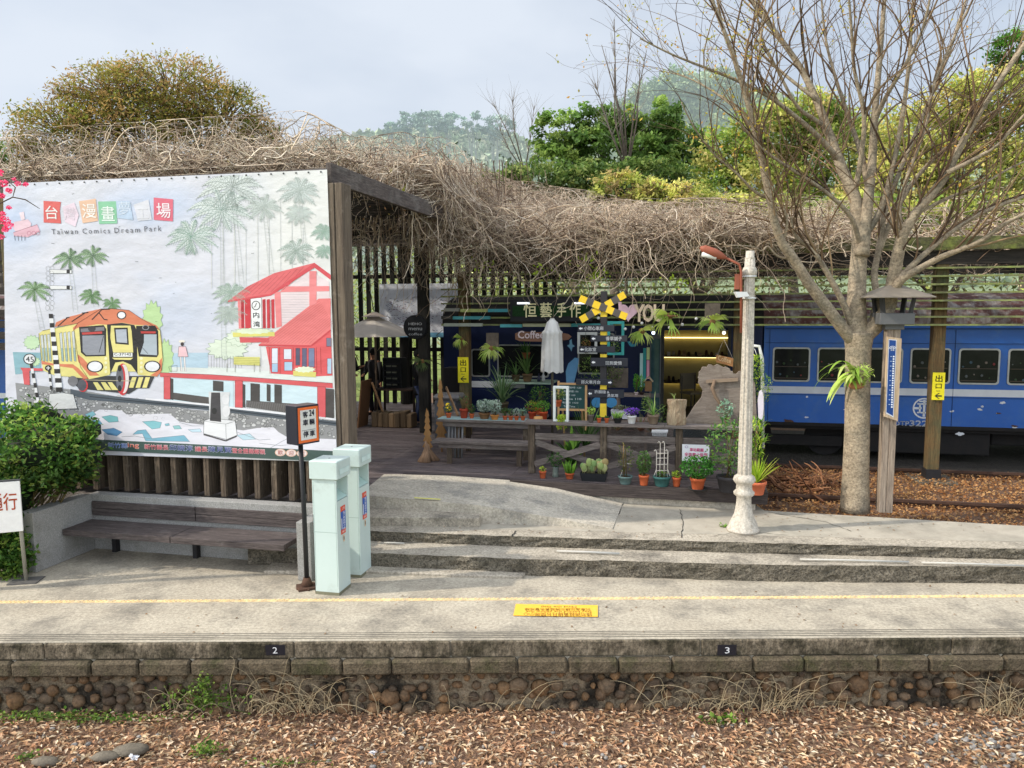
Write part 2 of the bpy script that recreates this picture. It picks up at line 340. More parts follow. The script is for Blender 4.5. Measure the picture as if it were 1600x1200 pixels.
# leaf litter
def litter(name,n,xr,yr,zf,pal,size,label):
    P=np.stack([rng.uniform(*xr,n),rng.uniform(*yr,n),np.zeros(n)],1); P[:,2]=[zf(a,b)+random.uniform(.004,.035) for a,b in P[:,:2]]
    C=np.array(pal)[rng.integers(0,len(pal),n)]*rng.uniform(.65,1.2,(n,1))
    return tag(leafset(name,P,rng.uniform(*size,n),C,leafm,aspect=.36,flat=.78,curl=.45),label,'leaves',kind='stuff')
lp=[rgb(210,172,142),rgb(182,142,114),rgb(228,200,172),rgb(150,116,92),rgb(198,154,126),rgb(232,212,194),rgb(120,96,80),rgb(160,140,120)]
litter('leaf_litter',27000,(-7.2,7.2),(5.4,7.1),lambda x,y:tb(x,y),lp,(.035,.085),'fallen tan leaves covering the track bed')
# gravel stones right
mb=MB()
for i in range(420):
    x=random.gauss(4.3,.55) if random.random()<.5 else random.uniform(-6,6); y=random.uniform(5.9,6.9); g_=random.uniform(.16,.42)
    mb.ball((x,y,tb(x,y)+.012),random.uniform(.012,.03),(g_,g_*.96,g_*.9),6,4,(1.2,1,.7),.15)
tag(mb.build('gravel',cobble),'loose grey gravel stones among the leaves of the track bed','gravel',kind='stuff')
for i,(px,py,r,lab) in enumerate(((205,1172,.13,'flat grey stone half buried in leaves at lower left'),(70,1190,.1,'small grey stone in leaves at the bottom left corner'),(165,1182,.1,'low grey sleeper stone beside the pale litter scrap'))):
    mb=MB(); p=G(px,py,ZT+.03); mb.ball((0,0,0),r,rgb(120,112,98),9,6,(1.3,.7,.35),.12)
    o=mb.build('stone',cobble); o.location=p; tag(o,lab,'stone')
for px,py,lab in ((210,1187,'crumpled white paper scrap on the leaves at lower left'),(582,1180,'crumpled white wrapper beside dark scrap on the leaves')):
    mb=MB(); 
    for k in range(7): mb.poly([(random.uniform(-.05,.05),random.uniform(-.04,.04),random.uniform(0,.05)) for _ in range(4)],None,(.7,.7,.72))
    o=mb.build('paper_scrap',paint); o.location=G(px,py,ZT+.04); tag(o,lab,'litter')
# dry creeper stems & weeds on wall
def sprigs(name,label,cat,spots,kind='grass'):
    t=thing(name,label,cat,spots[0][0]); paths=[];rad=[]
    for (c,n,L,sp) in spots:
        for i in range(n):
            a=random.uniform(0,2*pi); p=Vector(c)+Vector((random.gauss(0,sp),random.gauss(0,.05),0)); d=Vector((random.uniform(-.8,.8),-.25*random.random(),random.uniform(.8,1.9)))
            pt=[]; l=L*random.uniform(.5,1.2)/8
            for k in range(8):
                pt.append(tuple(p)); d.z-=.24; d.x+=random.uniform(-.35,.35); p=p+d*l
                if p.y>PE+.02: p.y=PE+.02
            paths.append(pt); rad.append([.0042*(1-k/10) for k in range(8)])
    C=np.array([rgb(182,164,130)]*len(paths))*rng.uniform(.6,1.15,(len(paths),1))
    tubeset('stems',np.array(paths),np.array(rad),C,vinem,t); return t
sprigs('dry_grass','dry straw-coloured grass drooping over the cobbles left of centre','dry grass',[(PY(500,1112,6.99),30,.5,.35),(PY(430,1110,6.99),50,.6,.3),(PY(300,1108,6.99),16,.5,.25)])
sprigs('dry_grass','dry pale grass tangle at wall foot right of centre','dry grass',[(PY(1150,1108,6.99),52,.55,.3),(PY(1250,1110,6.99),34,.5,.3),(PY(1050,1106,6.99),12,.5,.2)])
sprigs('dry_grass','upright dry grass tuft against the wall at far right','dry grass',[(PY(1570,1114,6.99),50,.6,.14)])
sprigs('dry_grass','low dry grass mat along the wall foot near the centre','dry grass',[(PY(770,1108,6.99),16,.36,.3)])
def weed(label,cx,cy,Y,sx,sz,n,pal,size=(.022,.045),flat=0.1,name='weed'):
    c=PY(cx,cy,Y); t=thing(name,label,'weed',c)
    P=np.stack([rng.normal(c.x,sx,n),rng.normal(Y,.035,n),rng.normal(c.z,sz,n)],1); P[:,1]=np.minimum(P[:,1],PE+.03) if Y<7.1 else P[:,1]
    C=np.array(pal)[rng.integers(0,len(pal),n)]*rng.uniform(.5,1.2,(n,1))
    leafset('leaves',P,rng.uniform(*size,n),C,leafm,t,aspect=.7,flat=flat)
    mb=MB()
    for k in range(10):
        j=random.randrange(n); mb.tube([c-Vector((random.uniform(-.05,.05),0,sz)),c+Vector((random.uniform(-.02,.02),-.02,0)),Vector(P[j])],.003,4,rgb(90,110,50))
    mb.build('stems',vinem,t)
gp=[rgb(92,128,44),rgb(120,150,60),rgb(70,100,40),rgb(140,160,80)]
weed('green ivy climbing the cobble wall left of centre',312,1090,7.03,.2,.07,380,gp,name='ivy_patch')
weed('green ivy shoot reaching up to the coping',320,1066,7.0,.04,.06,90,gp,name='ivy_patch')
weed('small leafy ivy trailing at wall foot near left corner',60,1118,7.0,.42,.03,300,gp,name='ivy_patch')
weed('low ivy patch between the two bigger ivy patches at wall foot',180,1122,6.98,.35,.02,200,gp,name='ivy_patch')
weed('green weed clump alone in the leaf litter at lower left',322,1172,6.45,.07,.05,170,gp)
weed('broad-leaved green weed growing from wall foot right of centre',1125,1135,6.92,.12,.06,190,gp,(.04,.07))
weed('small low weed among leaves in front of the dry grass',430,1192,6.3,.15,.02,60,gp)
weed('tiny seedling in leaves at far left foreground',45,1180,6.4,.06,.015,40,gp)
# ================================================================ STEPS, UPPER GROUND, RAMP, DECK
def slab(name,pts,z0,z1,mat,**k):
    mb=MB(); mb.poly([Vector((p[0],p[1],z0)) for p in pts],(0,0,z1-z0)); return struct(mb,name,mat,**k)
def rough_step(name,front,z0,z1,back):
    """front: polyline; riser uneven"""
    mb=MB(); tp=MB(); n=160; F=[]
    L=[]
    for i in range(n+1):
        t=i/n*(len(front)-1); j=min(int(t),len(front)-2); f=t-j; p=Vector((*front[j][:2],0)).lerp(Vector((*front[j+1][:2],0)),f); L.append(p)
    rows=5; vs=[]
    for r in range(rows):
        z=z0+(z1-z0)*r/(rows-1)
        for i,p in enumerate(L): vs.append((p.x,p.y-.012+.028*mnoise.noise(Vector((p.x*5,z*30,z0*9)))+.012*mnoise.noise(Vector((p.x*22,z*60,3))),z))
    m=n+1
    mb.add(vs,[(r*m+i,r*m+i+1,(r+1)*m+i+1,(r+1)*m+i) for r in range(rows-1) for i in range(n)])
    t=thing(name,*STL[name]); mb.build('riser',riser,t)
    top=[Vector(v) for v in vs[-m:]]
    tb_=MB(); bk=[Vector((p.x,min(back,p.y+.5+max(0,3-p.x)*.2),z1)) for p in L]
    tb_.add(top+bk,[(i,i+1,m+i+1,m+i) for i in range(n)]); tb_.build('tread',steptop,t); t['kind']='structure'
    for k in ('label','category'):
        if k in t: del t[k]
STL={'lower_step':(None,None),'upper_ground':(None,None)}
stA=[(-3.3,9.3),(-1.78,9.12),(0.21,8.84),(1.13,8.78),(2.97,8.6),(5.89,8.48),(12,8.1)]
stB=[(-3.3,9.75),(-1.86,9.6),(0.02,9.33),(3.06,9.0),(5.96,8.72),(12,8.3)]
slab('broken_slab',[(-3,8.95),(-1.7,8.93),(-.6,8.78),(.1,8.72),(.15,8.84),(-1.7,9.2),(-3,9.3)],-.05,.035,steptop,bevel=.01)
mb=MB()
for i in range(1): pass
rough_step('lower_step',stA,-.02,.2,9.9)
rough_step('upper_ground',stB,.19,.33,9.95)
# upper ground continues back to the leaf ground edge
slab('upper_pavement',[(-3.3,9.9),(12,9.9),(12,8.9),(12.5,8.9),(14,9.0),(14,8.4),(13.5,8.3),(12.2,8.3),(12.2,9.8),(-3.3,9.8)],.0,.31,steptop) if False else None
be=[G(1195,798,.33),G(1600,822,.33)]
def bz(x): t=(x-be[0].x)/(be[1].x-be[0].x); return be[0].y+t*(be[1].y-be[0].y)
slab('upper_pavement',[(-3.3,9.94),(0,9.6),(3,9.3),(6,8.98),(8.5,8.78),(8.5,bz(8.5)),(3.5,bz(3.5)),(3.4,11.5),(-3.3,12.6)],.0,.333,M('upper_concrete',(.47,.42,.335),(.33,.29,.23),rough=.95,scale=2.6,detail=10,bump=.35,bscale=60,dirt=(.24,.22,.175),dscale=1.1,dlim=(.45,.7)))
# step block + ramp
sb=[G(x,y,.46) for x,y in ((572,807),(749,809),(753,797),(572,796))]
slab('step_block',[(p.x,p.y) for p in (sb[0],sb[1],sb[2]+Vector((0,.25,0)),sb[3]+Vector((-.3,.25,0)))],.30,.46,steptop,bevel=.012)
rt=[(G(560,773.5,.63),.63),(G(575,774,.63),.63),(G(746,789,.575),.575),(G(860,808,.45),.45),(G(957,826,.345),.345),(G(973,786,.345),.345),(G(870,762,.53),.53),(G(796,750,.60),.60),(G(700,743,.625),.625),(G(622,741,.63),.63),(G(600,741,.63),.63)]
mb=MB(); n=len(rt); top=[p for p,z in rt]; bot=[Vector((p.x,p.y,.30)) for p in top]
cen=[(0,1,9,10),(1,2,7,8,9),(2,3,6,7),(3,4,5,6)]
mb.add(top+bot,[tuple(c) for c in cen]+[(i,(i+1)%n,n+(i+1)%n,n+i)[::-1] for i in range(n)])
struct(mb,'ramp',rampm)
mb=MB(); q=[G(x,y,z) for x,y,z in ((647,779.5,.624),(688,782,.612),(688,780.6,.612),(647,778.2,.624))]; mb.poly([p+Vector((0,.02,.006)) for p in q],None,rgb(220,215,90)); tag(mb.build('edge_marking',paint),kind='structure')
# white / rusty pvc pipes lying on steps
for a,b,z,r,lab in (((870,861),(968,865),.225,.016,'white plastic pipe lying on the step right of centre'),((1250,874),(1420,878),.225,.014,'long thin pale pipe lying on the step at right'),((1440,879),(1600,884),.225,.014,'rightmost thin pale pipe piece on the step'),((600,848),(632,849),.225,.012,'short white pipe piece on the step near the ticket machines')):
    mb=MB(); A=G(*a,z); B=G(*b,z); mb.tube([A,A.lerp(B,.5)+Vector((0,.01,0)),B],r*.8,8,(.48,.46,.41)); tag(mb.build('pipe',paint),lab,'pipe')
# siding ground
slab('siding_ground',[(3.0,11.0),(3.45,10.45),(14,8.0),(30,4.8),(40,20),(10,27),(-3,27),(-3,12.5)],-.06,.10,leafbed)
def sid(x,y): return .10
sl=[rgb(176,128,84),rgb(150,100,62),rgb(200,156,110),rgb(120,80,52),rgb(186,140,96)]
n=15000; uu=rng.uniform(.9,9,n); vv=rng.uniform(11.0,15.2,n); P=np.stack([uu*ca+vv*sa,-uu*sa+vv*ca,np.full(n,.11)+rng.uniform(0,.04,n)],1)
C=np.array(sl)[rng.integers(0,5,n)]*rng.uniform(.6,1.25,(n,1)); ok=P[:,1]>np.array([bz(x)+.02 for x in P[:,0]])
tag(leafset('fallen_leaves',P[ok],rng.uniform(.04,.085,ok.sum()),C[ok],leafm,aspect=.5,flat=.72,curl=.9),'brown fallen leaves covering the siding ground','leaves',kind='stuff')
# rails
for i,(v,lab,) in enumerate(((12.52,'nearest rusty siding rail behind the pavement edge'),(14.9,'rusty rail just in front of the blue coaches'))):
    mb=MB(FR); mb.bx((1.1,v-.033,.17),(30,v+.033,.21)); mb.bx((1.1,v-.01,.11),(30,v+.01,.17)); mb.bx((1.1,v-.06,.1),(30,v+.06,.115)); tag(mb.build('rail',rust),lab,'rail')
mb=MB(FR); mb.poly([(-8,15.3,.06),(30,15.3,.06),(30,19.5,.06),(-8,19.5,.06)],(0,0,.06)); struct(mb,'ballast',soil)
# deck
DU0,DU1=-4.28,1.06; DZ=.62
dk=thing('timber_deck','dark weathered timber deck between the banner and the coach cafe','deck',W(-2,12,DZ),-AN)
mb=MB(FR); v=9.0
while v<19.2:
    u1=DU1 if v>10.9 else -4.26
    segs=[-9.5,-7.2,-4.9,-2.6,-.4,u1] if v>10.9 else [-9.5,-7,-4.26]
    for a,b in zip(segs[:-1],segs[1:]):
        c=jit((1,1,1),.25); mb.bx((a+.003,v,DZ-.035),(b-.004,v+.131,DZ+random.uniform(-.003,.002)),c)
    v+=.142
mb.build('deck_boards',deckm,dk)
mb=MB(FR); mb.bx((-2.55,10.86,.44),(DU1+.03,10.895,DZ-.002)); mb.bx((DU1,10.9,.44),(DU1+.035,15.3,DZ-.002)); mb.bx((-9.5,8.98,.3),(-4.24,8.995,.585)); mb.bx((-4.25,9,.3),(-4.215,10.85,.585)); mb.build('fascia_board',M('fascia_wood',(.085,.066,.058),(.035,.027,.025),rough=.85,scale=2.2,stretch=(1,14,14),bump=.5,grain=.4,gs=9),dk,bevel=.004)
mb=MB(FR); mb.bx((-2.6,10.95,.2),(DU1-.12,11.05,.45)); mb.build('plinth',rampm,dk)
# ================================================================ BENCH + RETAINING WALL UNDER BANNER
bw=thing('bench_wall','low pale granite wall with two end wings under the banner','wall',W(-6,8.5,0),-AN)
mb=MB(FR); mb.bx((-7.72,8.45,0),(-4.42,8.62,.74)); mb.build('back_wall',granite,bw,bevel=.006)
mb=MB(FR); mb.bx((-7.86,7.5,0),(-7.66,8.447,.74)); mb.bx((-4.42,7.93,0),(-4.24,8.447,.70)); mb.build('wing_wall',granite,bw,bevel=.006)
mb=MB(FR); mb.bx((-9.6,8.55,0),(-7.863,8.62,.6)); mb.bx((-9.6,8.623,0),(-4.4,8.99,.69)); mb.build('wall_top',M('gritty_top',(.16,.14,.12),(.1,.08,.07),scale=9,bump=.5),bw)
benchw=M('bench_wood',(.125,.10,.092),(.055,.043,.04),rough=.85,scale=2.2,stretch=(1,14,14),bump=.5,dirt=(.19,.165,.15),dscale=3,dlim=(.55,.8),grain=.5,gs=9)
bn=thing('platform_bench','long dark timber bench built into the pale wall under banner','bench',W(-6,8.2,0),-AN)
for a,b in ((-7.64,-6.1),(-6.09,-4.57)):
    mb=MB(FR)
    for k in range(3): mb.bx((a,7.93+k*.155,.36),(b,8.08+k*.155,.42))
    mb.bx((a,7.905,.345),(b,7.928,.422)); mb.build('seat_board',benchw,bn,bevel=.004)
    mb=MB(FR); mb.bx((a,8.41,.565),(b,8.447,.655)); mb.bx((a,8.41,.47),(b,8.447,.56)); mb.build('backrest_board',benchw,bn,bevel=.004)
mb=MB(FR)
for u in (-7.3,-6.1,-4.9): mb=MB(FR); mb.bx((u-.03,8.37,0),(u+.03,8.445,.355)); mb.build('support',blackm,bn)
# ================================================================ BANNER (printed mural)
bnm=M('banner_print',(.84,.835,.83),(.78,.785,.80),rough=.5,scale=1.1,bump=.55,bscale=1.5,attr=True,stretch=(1,1,1.8),bdist=.06,spec=.35)
bn_=thing('mural_banner','huge white printed banner with orange railcar and red station drawing','banner',W(-7,9,1.2),-AN)
VB=8.63
def bp(px,py,l=0):
    px=min(px,511.5+(py-265)*.0345); py=max(py,289.5-px*.043); return PV(px,py,VB-.0015-.0005*l)
mb=MB()
nx,ny=70,46
c00,c10,c11,c01=(10,706),(527,722),(511,265),(5,287)
cols=[];vs=[]
def lerp2(a,b,t): return (a[0]+(b[0]-a[0])*t,a[1]+(b[1]-a[1])*t)
blu=np.array(rgb(190,204,228)); wht=np.array(rgb(230,229,224)); lil=np.array(rgb(216,216,223))
for j in range(ny+1):
    for i in range(nx+1):
        q=lerp2(lerp2(c00,c10,i/nx),lerp2(c01,c11,i/nx),j/ny); vs.append(PV(q[0],q[1],VB))
        nz=mnoise.fractal(Vector((q[0]/90,q[1]/60,0)),1,2,4)
        f=max(0,1-math.hypot((q[0]-20)/70,(q[1]-360)/60))+max(0,1-math.hypot((q[0]-240)/110,(q[1]-320)/45))*.9+max(0,.8-math.hypot((q[0]-290)/120,(q[1]-490)/80))*.6+max(0,nz)*.35
        cc=lil*(1-min(1,f))+blu*min(1,f); f=f*1.15; r=min(1,max(0,(q[0]-330)/120)); cc=cc*(1-r)+wht*r; cols.append(tuple(cc))
mb.v=vs; mb.c=cols; mb.f=[(j*(nx+1)+i,j*(nx+1)+i+1,(j+1)*(nx+1)+i+1,(j+1)*(nx+1)+i) for j in range(ny) for i in range(nx)]; mb.sm=[False]*len(mb.f)
mb.build('banner_sheet',bnm,bn_)

A=MB(); LAY=[0]
for k in range(26):
    q=lerp2(c01,c11,(k+.5)/26); A.ball(PV(q[0],q[1]+3,VB-.006),.012,(.12,.12,.12),8,4,(1,.3,1))  # eyelet balls, built into the same mesh as the print
def pol(pts,c,l=None):
    LAY[0]=(LAY[0]+.1)%.9; A.poly([bp(x,y,(l or 1)+LAY[0]) for x,y in pts],None,rgb(*c))
def stk(pts,w,c,l=8):
    LAY[0]=(LAY[0]+.1)%.9
    for (x0,y0),(x1,y1) in zip(pts[:-1],pts[1:]):
        dx,dy=x1-x0,y1-y0; L=math.hypot(dx,dy) or 1; nx_,ny_=-dy/L*w/2,dx/L*w/2
        A.poly([bp(x0+nx_,y0+ny_,l+LAY[0]),bp(x1+nx_,y1+ny_,l+LAY[0]),bp(x1-nx_,y1-ny_,l+LAY[0]),bp(x0-nx_,y0-ny_,l+LAY[0])],None,rgb(*c))
def ell(x,y,rx,ry,c,l=None,n=20): pol([(x+rx*math.cos(2*pi*k/n),y+ry*math.sin(2*pi*k/n)) for k in range(n)],c,l)
def zT(p): return [(x/5.714,430+y/5.714) for x,y in p]
def zS(p): return [(250+x/3.75,400+y/3.75) for x,y in p]
def zB(p): return [(220+x/5,260+y/5) for x,y in p]
def z2(p): return [(140+x/4,600+y/4) for x,y in p]
def zL(p): return [(x/5.517,260+y/5.517) for x,y in p]
def out(pts,w,c,l=8): stk(pts+[pts[0]],w,c,l)
ink=(60,62,62); grn=(120,140,125)
# palms
def palm(cx,cy,r,c,n=9,trunk=None,fill=None):
    if trunk:
        for s in (-1,1): stk([(cx+s*2.4,cy+4),(trunk[0]+s*3.6,trunk[1])],.45,(184,190,184),5)
        for k in range(int((trunk[1]-cy)/5)):
            y=cy+8+k*5; f=(y-cy)/(trunk[1]-cy); x=cx+(trunk[0]-cx)*f; stk([(x-2.6,y),(x+2.6,y+.6)],.3,(200,204,200),5)
    for k in range(n):
        a=2*pi*(k+random.uniform(-.25,.25))/n+.25; R=r*random.uniform(.75,1.1); dx=math.cos(a); dy=math.sin(a)
        ex=cx+R*dx; ey=cy+R*dy*.62+R*.20*abs(dx)
        mx_,my=cx+R*.55*dx,cy+R*.5*dy-R*.16*abs(dx)
        P=[((1-t)**2*cx+2*t*(1-t)*mx_+t*t*ex,(1-t)**2*cy+2*t*(1-t)*my+t*t*ey) for t in [i/8 for i in range(9)]]
        if fill:
            tx,ty=ex-cx,ey-cy; l=math.hypot(tx,ty) or 1; nx_,ny_=-ty/l,tx/l
            pol([(x+nx_*r*.11*math.sin(pi*i/8),y+ny_*r*.11*math.sin(pi*i/8)) for i,(x,y) in enumerate(P)]+[(x-nx_*r*.09*math.sin(pi*i/8),y-ny_*r*.09*math.sin(pi*i/8)) for i,(x,y) in reversed(list(enumerate(P)))],fill,2)
        stk(P,.55,c,6)
        for i in range(1,9):
            x,y=P[i]; px_,py_=P[i-1]; tx,ty=x-px_,y-py_; l=math.hypot(tx,ty) or 1; tx/=l; ty/=l; L=r*.2*math.sin(pi*min(.92,i/8+.05))
            for s in (-1,1): stk([(x,y),(x+(tx*.7-ty*s*.75)*L,y+(ty*.7+tx*s*.75)*L+L*.2)],.38,c,6)
            stk([((x+px_)/2,(y+py_)/2),((x+px_)/2+(tx*.7-ty*.75)*L*.9,(y+py_)/2+(ty*.7+tx*.75)*L*.9)],.35,c,6)
for a in ((363,292,68,(118,126,120),(378,448)),(346,328,62,(110,130,120),(350,560)),(298,370,52,(95,128,108),(306,398)),(413,324,38,(150,158,150),(424,425)),(468,298,44,(140,150,142),(478,412)),(466,334,30,(165,170,165),None),(462,392,36,(120,135,122),None),(506,362,26,(120,145,128),None),(508,392,22,(120,145,128),None),(361,458,34,(120,140,125),None),(358,490,30,(140,150,142),None)):
    palm(a[0],a[1],a[2]*.86,tuple(min(255,q+38) for q in a[3]),12,a[4],(220,226,221) if a[2]>35 else (212,222,213))
for a in ((54,453,27,(80,110,70),(66,515)),(109,404,26,(80,105,85),(118,488)),(145,400,26,(90,112,92),(150,480)),(143,463,22,(90,125,80),None),(175,475,18,(110,145,100),None)):
    palm(a[0],a[1],a[2],a[3],10,a[4],(180,208,165))
for k in range(4): stk([(400-4+k*1.0,0+450),(409,570)] if k==0 else [(396+k*4,450),(404+k*4,575)],.4,(200,203,200),5) if k<2 else None
def shrubart(cx,cy,rx,ry,c,l=2):
    P=[]; 
    for k in range(26):
        a=2*pi*k/26; q=1 if k%2 else .78; P.append((cx+rx*q*math.cos(a),cy+ry*q*math.sin(a)))
    pol(P,c,l); out(P,.35,(120,150,110),3)
shrubart(238,500,17,32,(190,218,160)); shrubart(258,560,14,32,(190,218,160)); shrubart(50,535,14,12,(195,220,180)); shrubart(52,565,12,8,(195,220,180))
shrubart(355,545,34,18,(222,232,212)); shrubart(375,528,24,14,(222,232,212))
# sea, snow-white ground, gravel
pol([(20,550),(64,551),(64,580),(24,585)],(140,180,190),1); pol([(250,552),(325,551),(325,575),(250,573)],(185,208,222),1); pol([(264,590),(365,596),(365,640),(262,632)],(205,226,232),1); pol([(375,597),(520,606),(520,640),(375,630)],(208,228,234),1)
pol([(255,572),(335,573),(520,588),(520,600),(255,586)],(226,232,226),1)
pol([(24,598),(140,612),(300,640),(525,655),(527,712),(150,690),(28,640)],(150,150,150),1)
random.seed(3)
for k in range(420):
    t=random.random(); x=28+t*495; yt=604+ (x-28)*.105; yb=yt+27; y=random.uniform(yt,yb); r=random.uniform(1.5,3.2)
    P=[(x+r*1.3*math.cos(a+.3)*random.uniform(.8,1.1),y+r*math.sin(a+.3)*random.uniform(.8,1.1)) for a in [2*pi*i/6 for i in range(6)]]
    pol(P,random.choice(((205,205,203),(188,188,186),(170,170,168),(215,215,213))),2); out(P,.35,(80,80,80),3)
W0=z2([(-60,250),(0,195),(60,160),(200,165),(230,190),(500,185),(560,235),(740,260),(960,290),(1050,275),(1150,270),(1180,300),(1240,335),(1540,345),(1545,420),(0,352),(-120,345)])
pol(W0,(232,230,236),3)
for p,c in (([(75,205),(130,195),(175,205),(180,235),(120,240)],(125,188,190)),([(330,235),(400,230),(450,240),(440,275),(390,282)],(140,198,205)),([(75,285),(150,275),(205,300),(170,325),(110,315)],(90,140,180)),([(270,315),(300,290),(350,285),(390,340),(590,320),(625,360),(350,355),(330,310)],(130,185,205)),([(520,262),(560,258),(575,280),(530,282)],(150,200,200)),([(920,320),(1000,310),(1040,345),(960,350)],(195,222,232)),([(615,285),(690,280),(700,300),(640,300)],(200,225,235)),([(470,250),(495,245),(500,258),(475,262)],(140,195,205)),([(-30,190),(20,170),(40,190),(0,215)],(140,195,205)),([(-20,230),(60,225),(80,250),(10,262)],(110,170,190))):
    pol(z2(p),c,4); out(z2(p),.4,(100,120,130),5)
for P in ([(200,330),(280,325),(420,350)],[(560,240),(640,262),(740,262)],[(920,300),(1060,350),(1130,345)],[(1060,370),(1190,385),(1260,378)],[(1130,400),(1200,360),(1240,340)]): stk(z2(P),.5,(130,135,140),5)
# rail beam
pol(z2([(-120,30),(0,60),(330,95),(760,135),(1540,235),(1540,262),(760,165),(330,125),(0,100),(-120,70)]),(84,92,100),4); stk(z2([(0,78),(330,112),(760,150),(1540,248)]),1.2,(45,50,56),5)
stk(z2([(350,92),(760,132),(900,150),(1540,222)]),3,(235,235,238),5)
# under-station darks
for x0,x1,y0,y1 in ((310,372,730,790),(530,585,745,850),(625,648,750,850),(670,714,752,862),(60,78,715,840),(485,500,750,885),(970,1020,775,955)): pol(zS([(x0,y0),(x1,y0+5),(x1,y1+4),(x0,y1)]),(78,74,72),3)
pol(zS([(78,800),(290,828),(290,872),(78,840)]),(88,84,82),2); pol(zS([(505,845),(925,875),(925,945),(505,885)]),(98,94,92),2)
for k in range(40):
    x=510+k*10.5; stk(zS([(x,850+k*.8),(x+6,880+k*1.2),(x,900+k*1.2)]),.35,(150,148,146),3)
red=(216,96,100); pink=(235,140,140)
pol(zS([(0,683),(300,695),(1010,745),(1012,775),(520,735),(0,708)]),red,5)
for x,y0,y1,w in ((22,705,838,38),(440,730,887,44),(922,765,948,48)): pol(zS([(x,y0),(x+w,y0+2),(x+w,y1+2),(x,y1)]),red,5); out(zS([(x,y0),(x+w,y0+2),(x+w,y1+2),(x,y1)]),.4,(120,50,50),6)
stk(zS([(0,683),(300,695),(1010,745)]),.5,(90,60,60),6)
# station
pol(zS([(465,255),(690,225),(710,210),(875,85),(990,150),(1005,420),(880,530),(690,420),(465,420)]),(232,215,215),2)
pol(zS([(395,265),(510,180),(670,100),(905,40),(745,180),(640,225),(560,245)]),(226,110,112),5)
for k in range(9): 
    t=k/9; stk(zS([(430+t*330,250-t*60),(540+t*340,165-t*115)]),.4,(170,70,75),6)
pol(zS([(905,40),(1000,110),(1000,140),(905,68),(650,232),(560,248),(400,270),(395,262),(640,222)]),(214,84,90),6)
pol(zS([(875,88),(917,88),(917,282),(875,292)]),pink,5); pol(zS([(735,178),(992,176),(992,206),(700,212)]),pink,5)
for k in range(12): stk(zS([(712,225+k*15),(870,225+k*15)]),.3,(180,175,178),4)
pol(zS([(455,262),(472,260),(478,425),(462,425)]),pink,5); pol(zS([(670,212),(706,208),(714,412),(682,420)]),pink,5)
for x in (474,496,512,600,625,652): pol(zS([(x,255),(x+18,252),(x+20,422),(x+3,424)]),(205,62,70),5)
for x in (476,602,640):
    for k in range(24): stk(zS([(x,262+k*6.6),(x+14,261+k*6.6)]),.45,(120,30,36),7)
pol(zS([(530,248),(594,244),(597,425),(536,426)]),(240,240,238),6); out(zS([(530,248),(594,244),(597,425),(536,426)]),.4,ink,7)
ell(*zS([(562,290)])[0],6.8,7.4,(45,45,45),7); ell(*zS([(562,290)])[0],5.6,6.2,(240,240,238),7.5); stk(zS([(566,275),(558,295),(550,300)]),.9,(45,45,45),9)
NB=-(Vector((sa,ca,0)))
def btx(s,p0,p1,hp,c,bold=0,l=9):
    a,b=bp(*p0,l),bp(*p1,l); text(A,s,a,b,hp*9.4/1200,(0,0,1),rgb(*c),off=NB*.0004,bold=bold)
btx('内',(395.5,496.5),(405,497),9,(40,40,40),.02); btx('湾',(396,511),(406,511),9,(40,40,40),.02)
pol(zS([(465,475),(640,478),(640,505),(470,508)]),red,5); pol(zS([(425,448),(670,445),(672,470),(428,474)]),(222,214,120),6); shrubart(*zS([(545,440)])[0],32,5,(225,235,205),6)
pol(zS([(620,530),(885,530),(930,490),(1000,430),(1010,700),(920,705),(650,688)]),(224,96,98),4)
pol(zS([(578,520),(930,250),(1000,248),(1000,430),(885,525)]),(233,128,126),5); stk(zS([(578,522),(885,527),(1000,434)]),2.4,(205,75,80),6)
for k in range(14): stk(zS([(600+k*21,514),(935+k*6,262+k*10)]) ,.35,(190,90,90),6)
for x0,y0,x1,y1,c in ((655,540,690,630,(225,230,238)),(655,630,690,680,(170,200,225)),(725,545,770,605,(225,228,235)),(728,620,775,672,(175,205,228)),(795,540,820,640,(90,90,110)),(832,540,860,650,(100,100,125)),(870,540,905,650,(120,130,160)),(975,480,1003,530,(120,120,140)),(980,600,1005,690,(180,205,225))): pol(zS([(x0,y0),(x1,y0),(x1,y1),(x0,y1)]),c,6); out(zS([(x0,y0),(x1,y0),(x1,y1),(x0,y1)]),.5,(150,50,55),7)
for x in (640,700,780,915,940): stk(zS([(x,535),(x+4,690)]),.5,(160,60,60),7)
pol(zS([(780,672),(915,680),(912,710),(780,702)]),(222,212,120),8); shrubart(*zS([(848,665)])[0],18,5,(232,240,210),8)
pol(zS([(432,590),(585,592),(585,642),(432,636)]),(220,216,130),6)
for k in range(4): stk(zS([(432,600+k*10),(585,603+k*10)]),.4,(150,146,70),7)
for x in (392,440,552,585): stk(zS([(x,630),(x,680)]),.6,(120,118,90),7)
for k in range(12): stk(zS([(300+k*16,585),(300+k*16,655)]),.5,(150,155,150),4)
# strolling figure and dog outline, generic
ell(*zS([(128,500)])[0],5,2,(238,230,214),6); ell(*zS([(130,516)])[0],2.6,3,(70,60,60),6); pol(zS([(110,530),(150,530),(165,590),(105,590)]),(240,200,204),6); out(zS([(110,530),(150,530),(165,590),(105,590)]),.4,ink,7)
for x in (120,142): stk(zS([(x,590),(x+6,675)]),2.2,(240,232,228),6); stk(zS([(x-4,590),(x+2,675)]),.4,ink,7)
out(zS([(50,650),(70,645),(100,640),(100,675),(60,675)]),.4,ink,6)
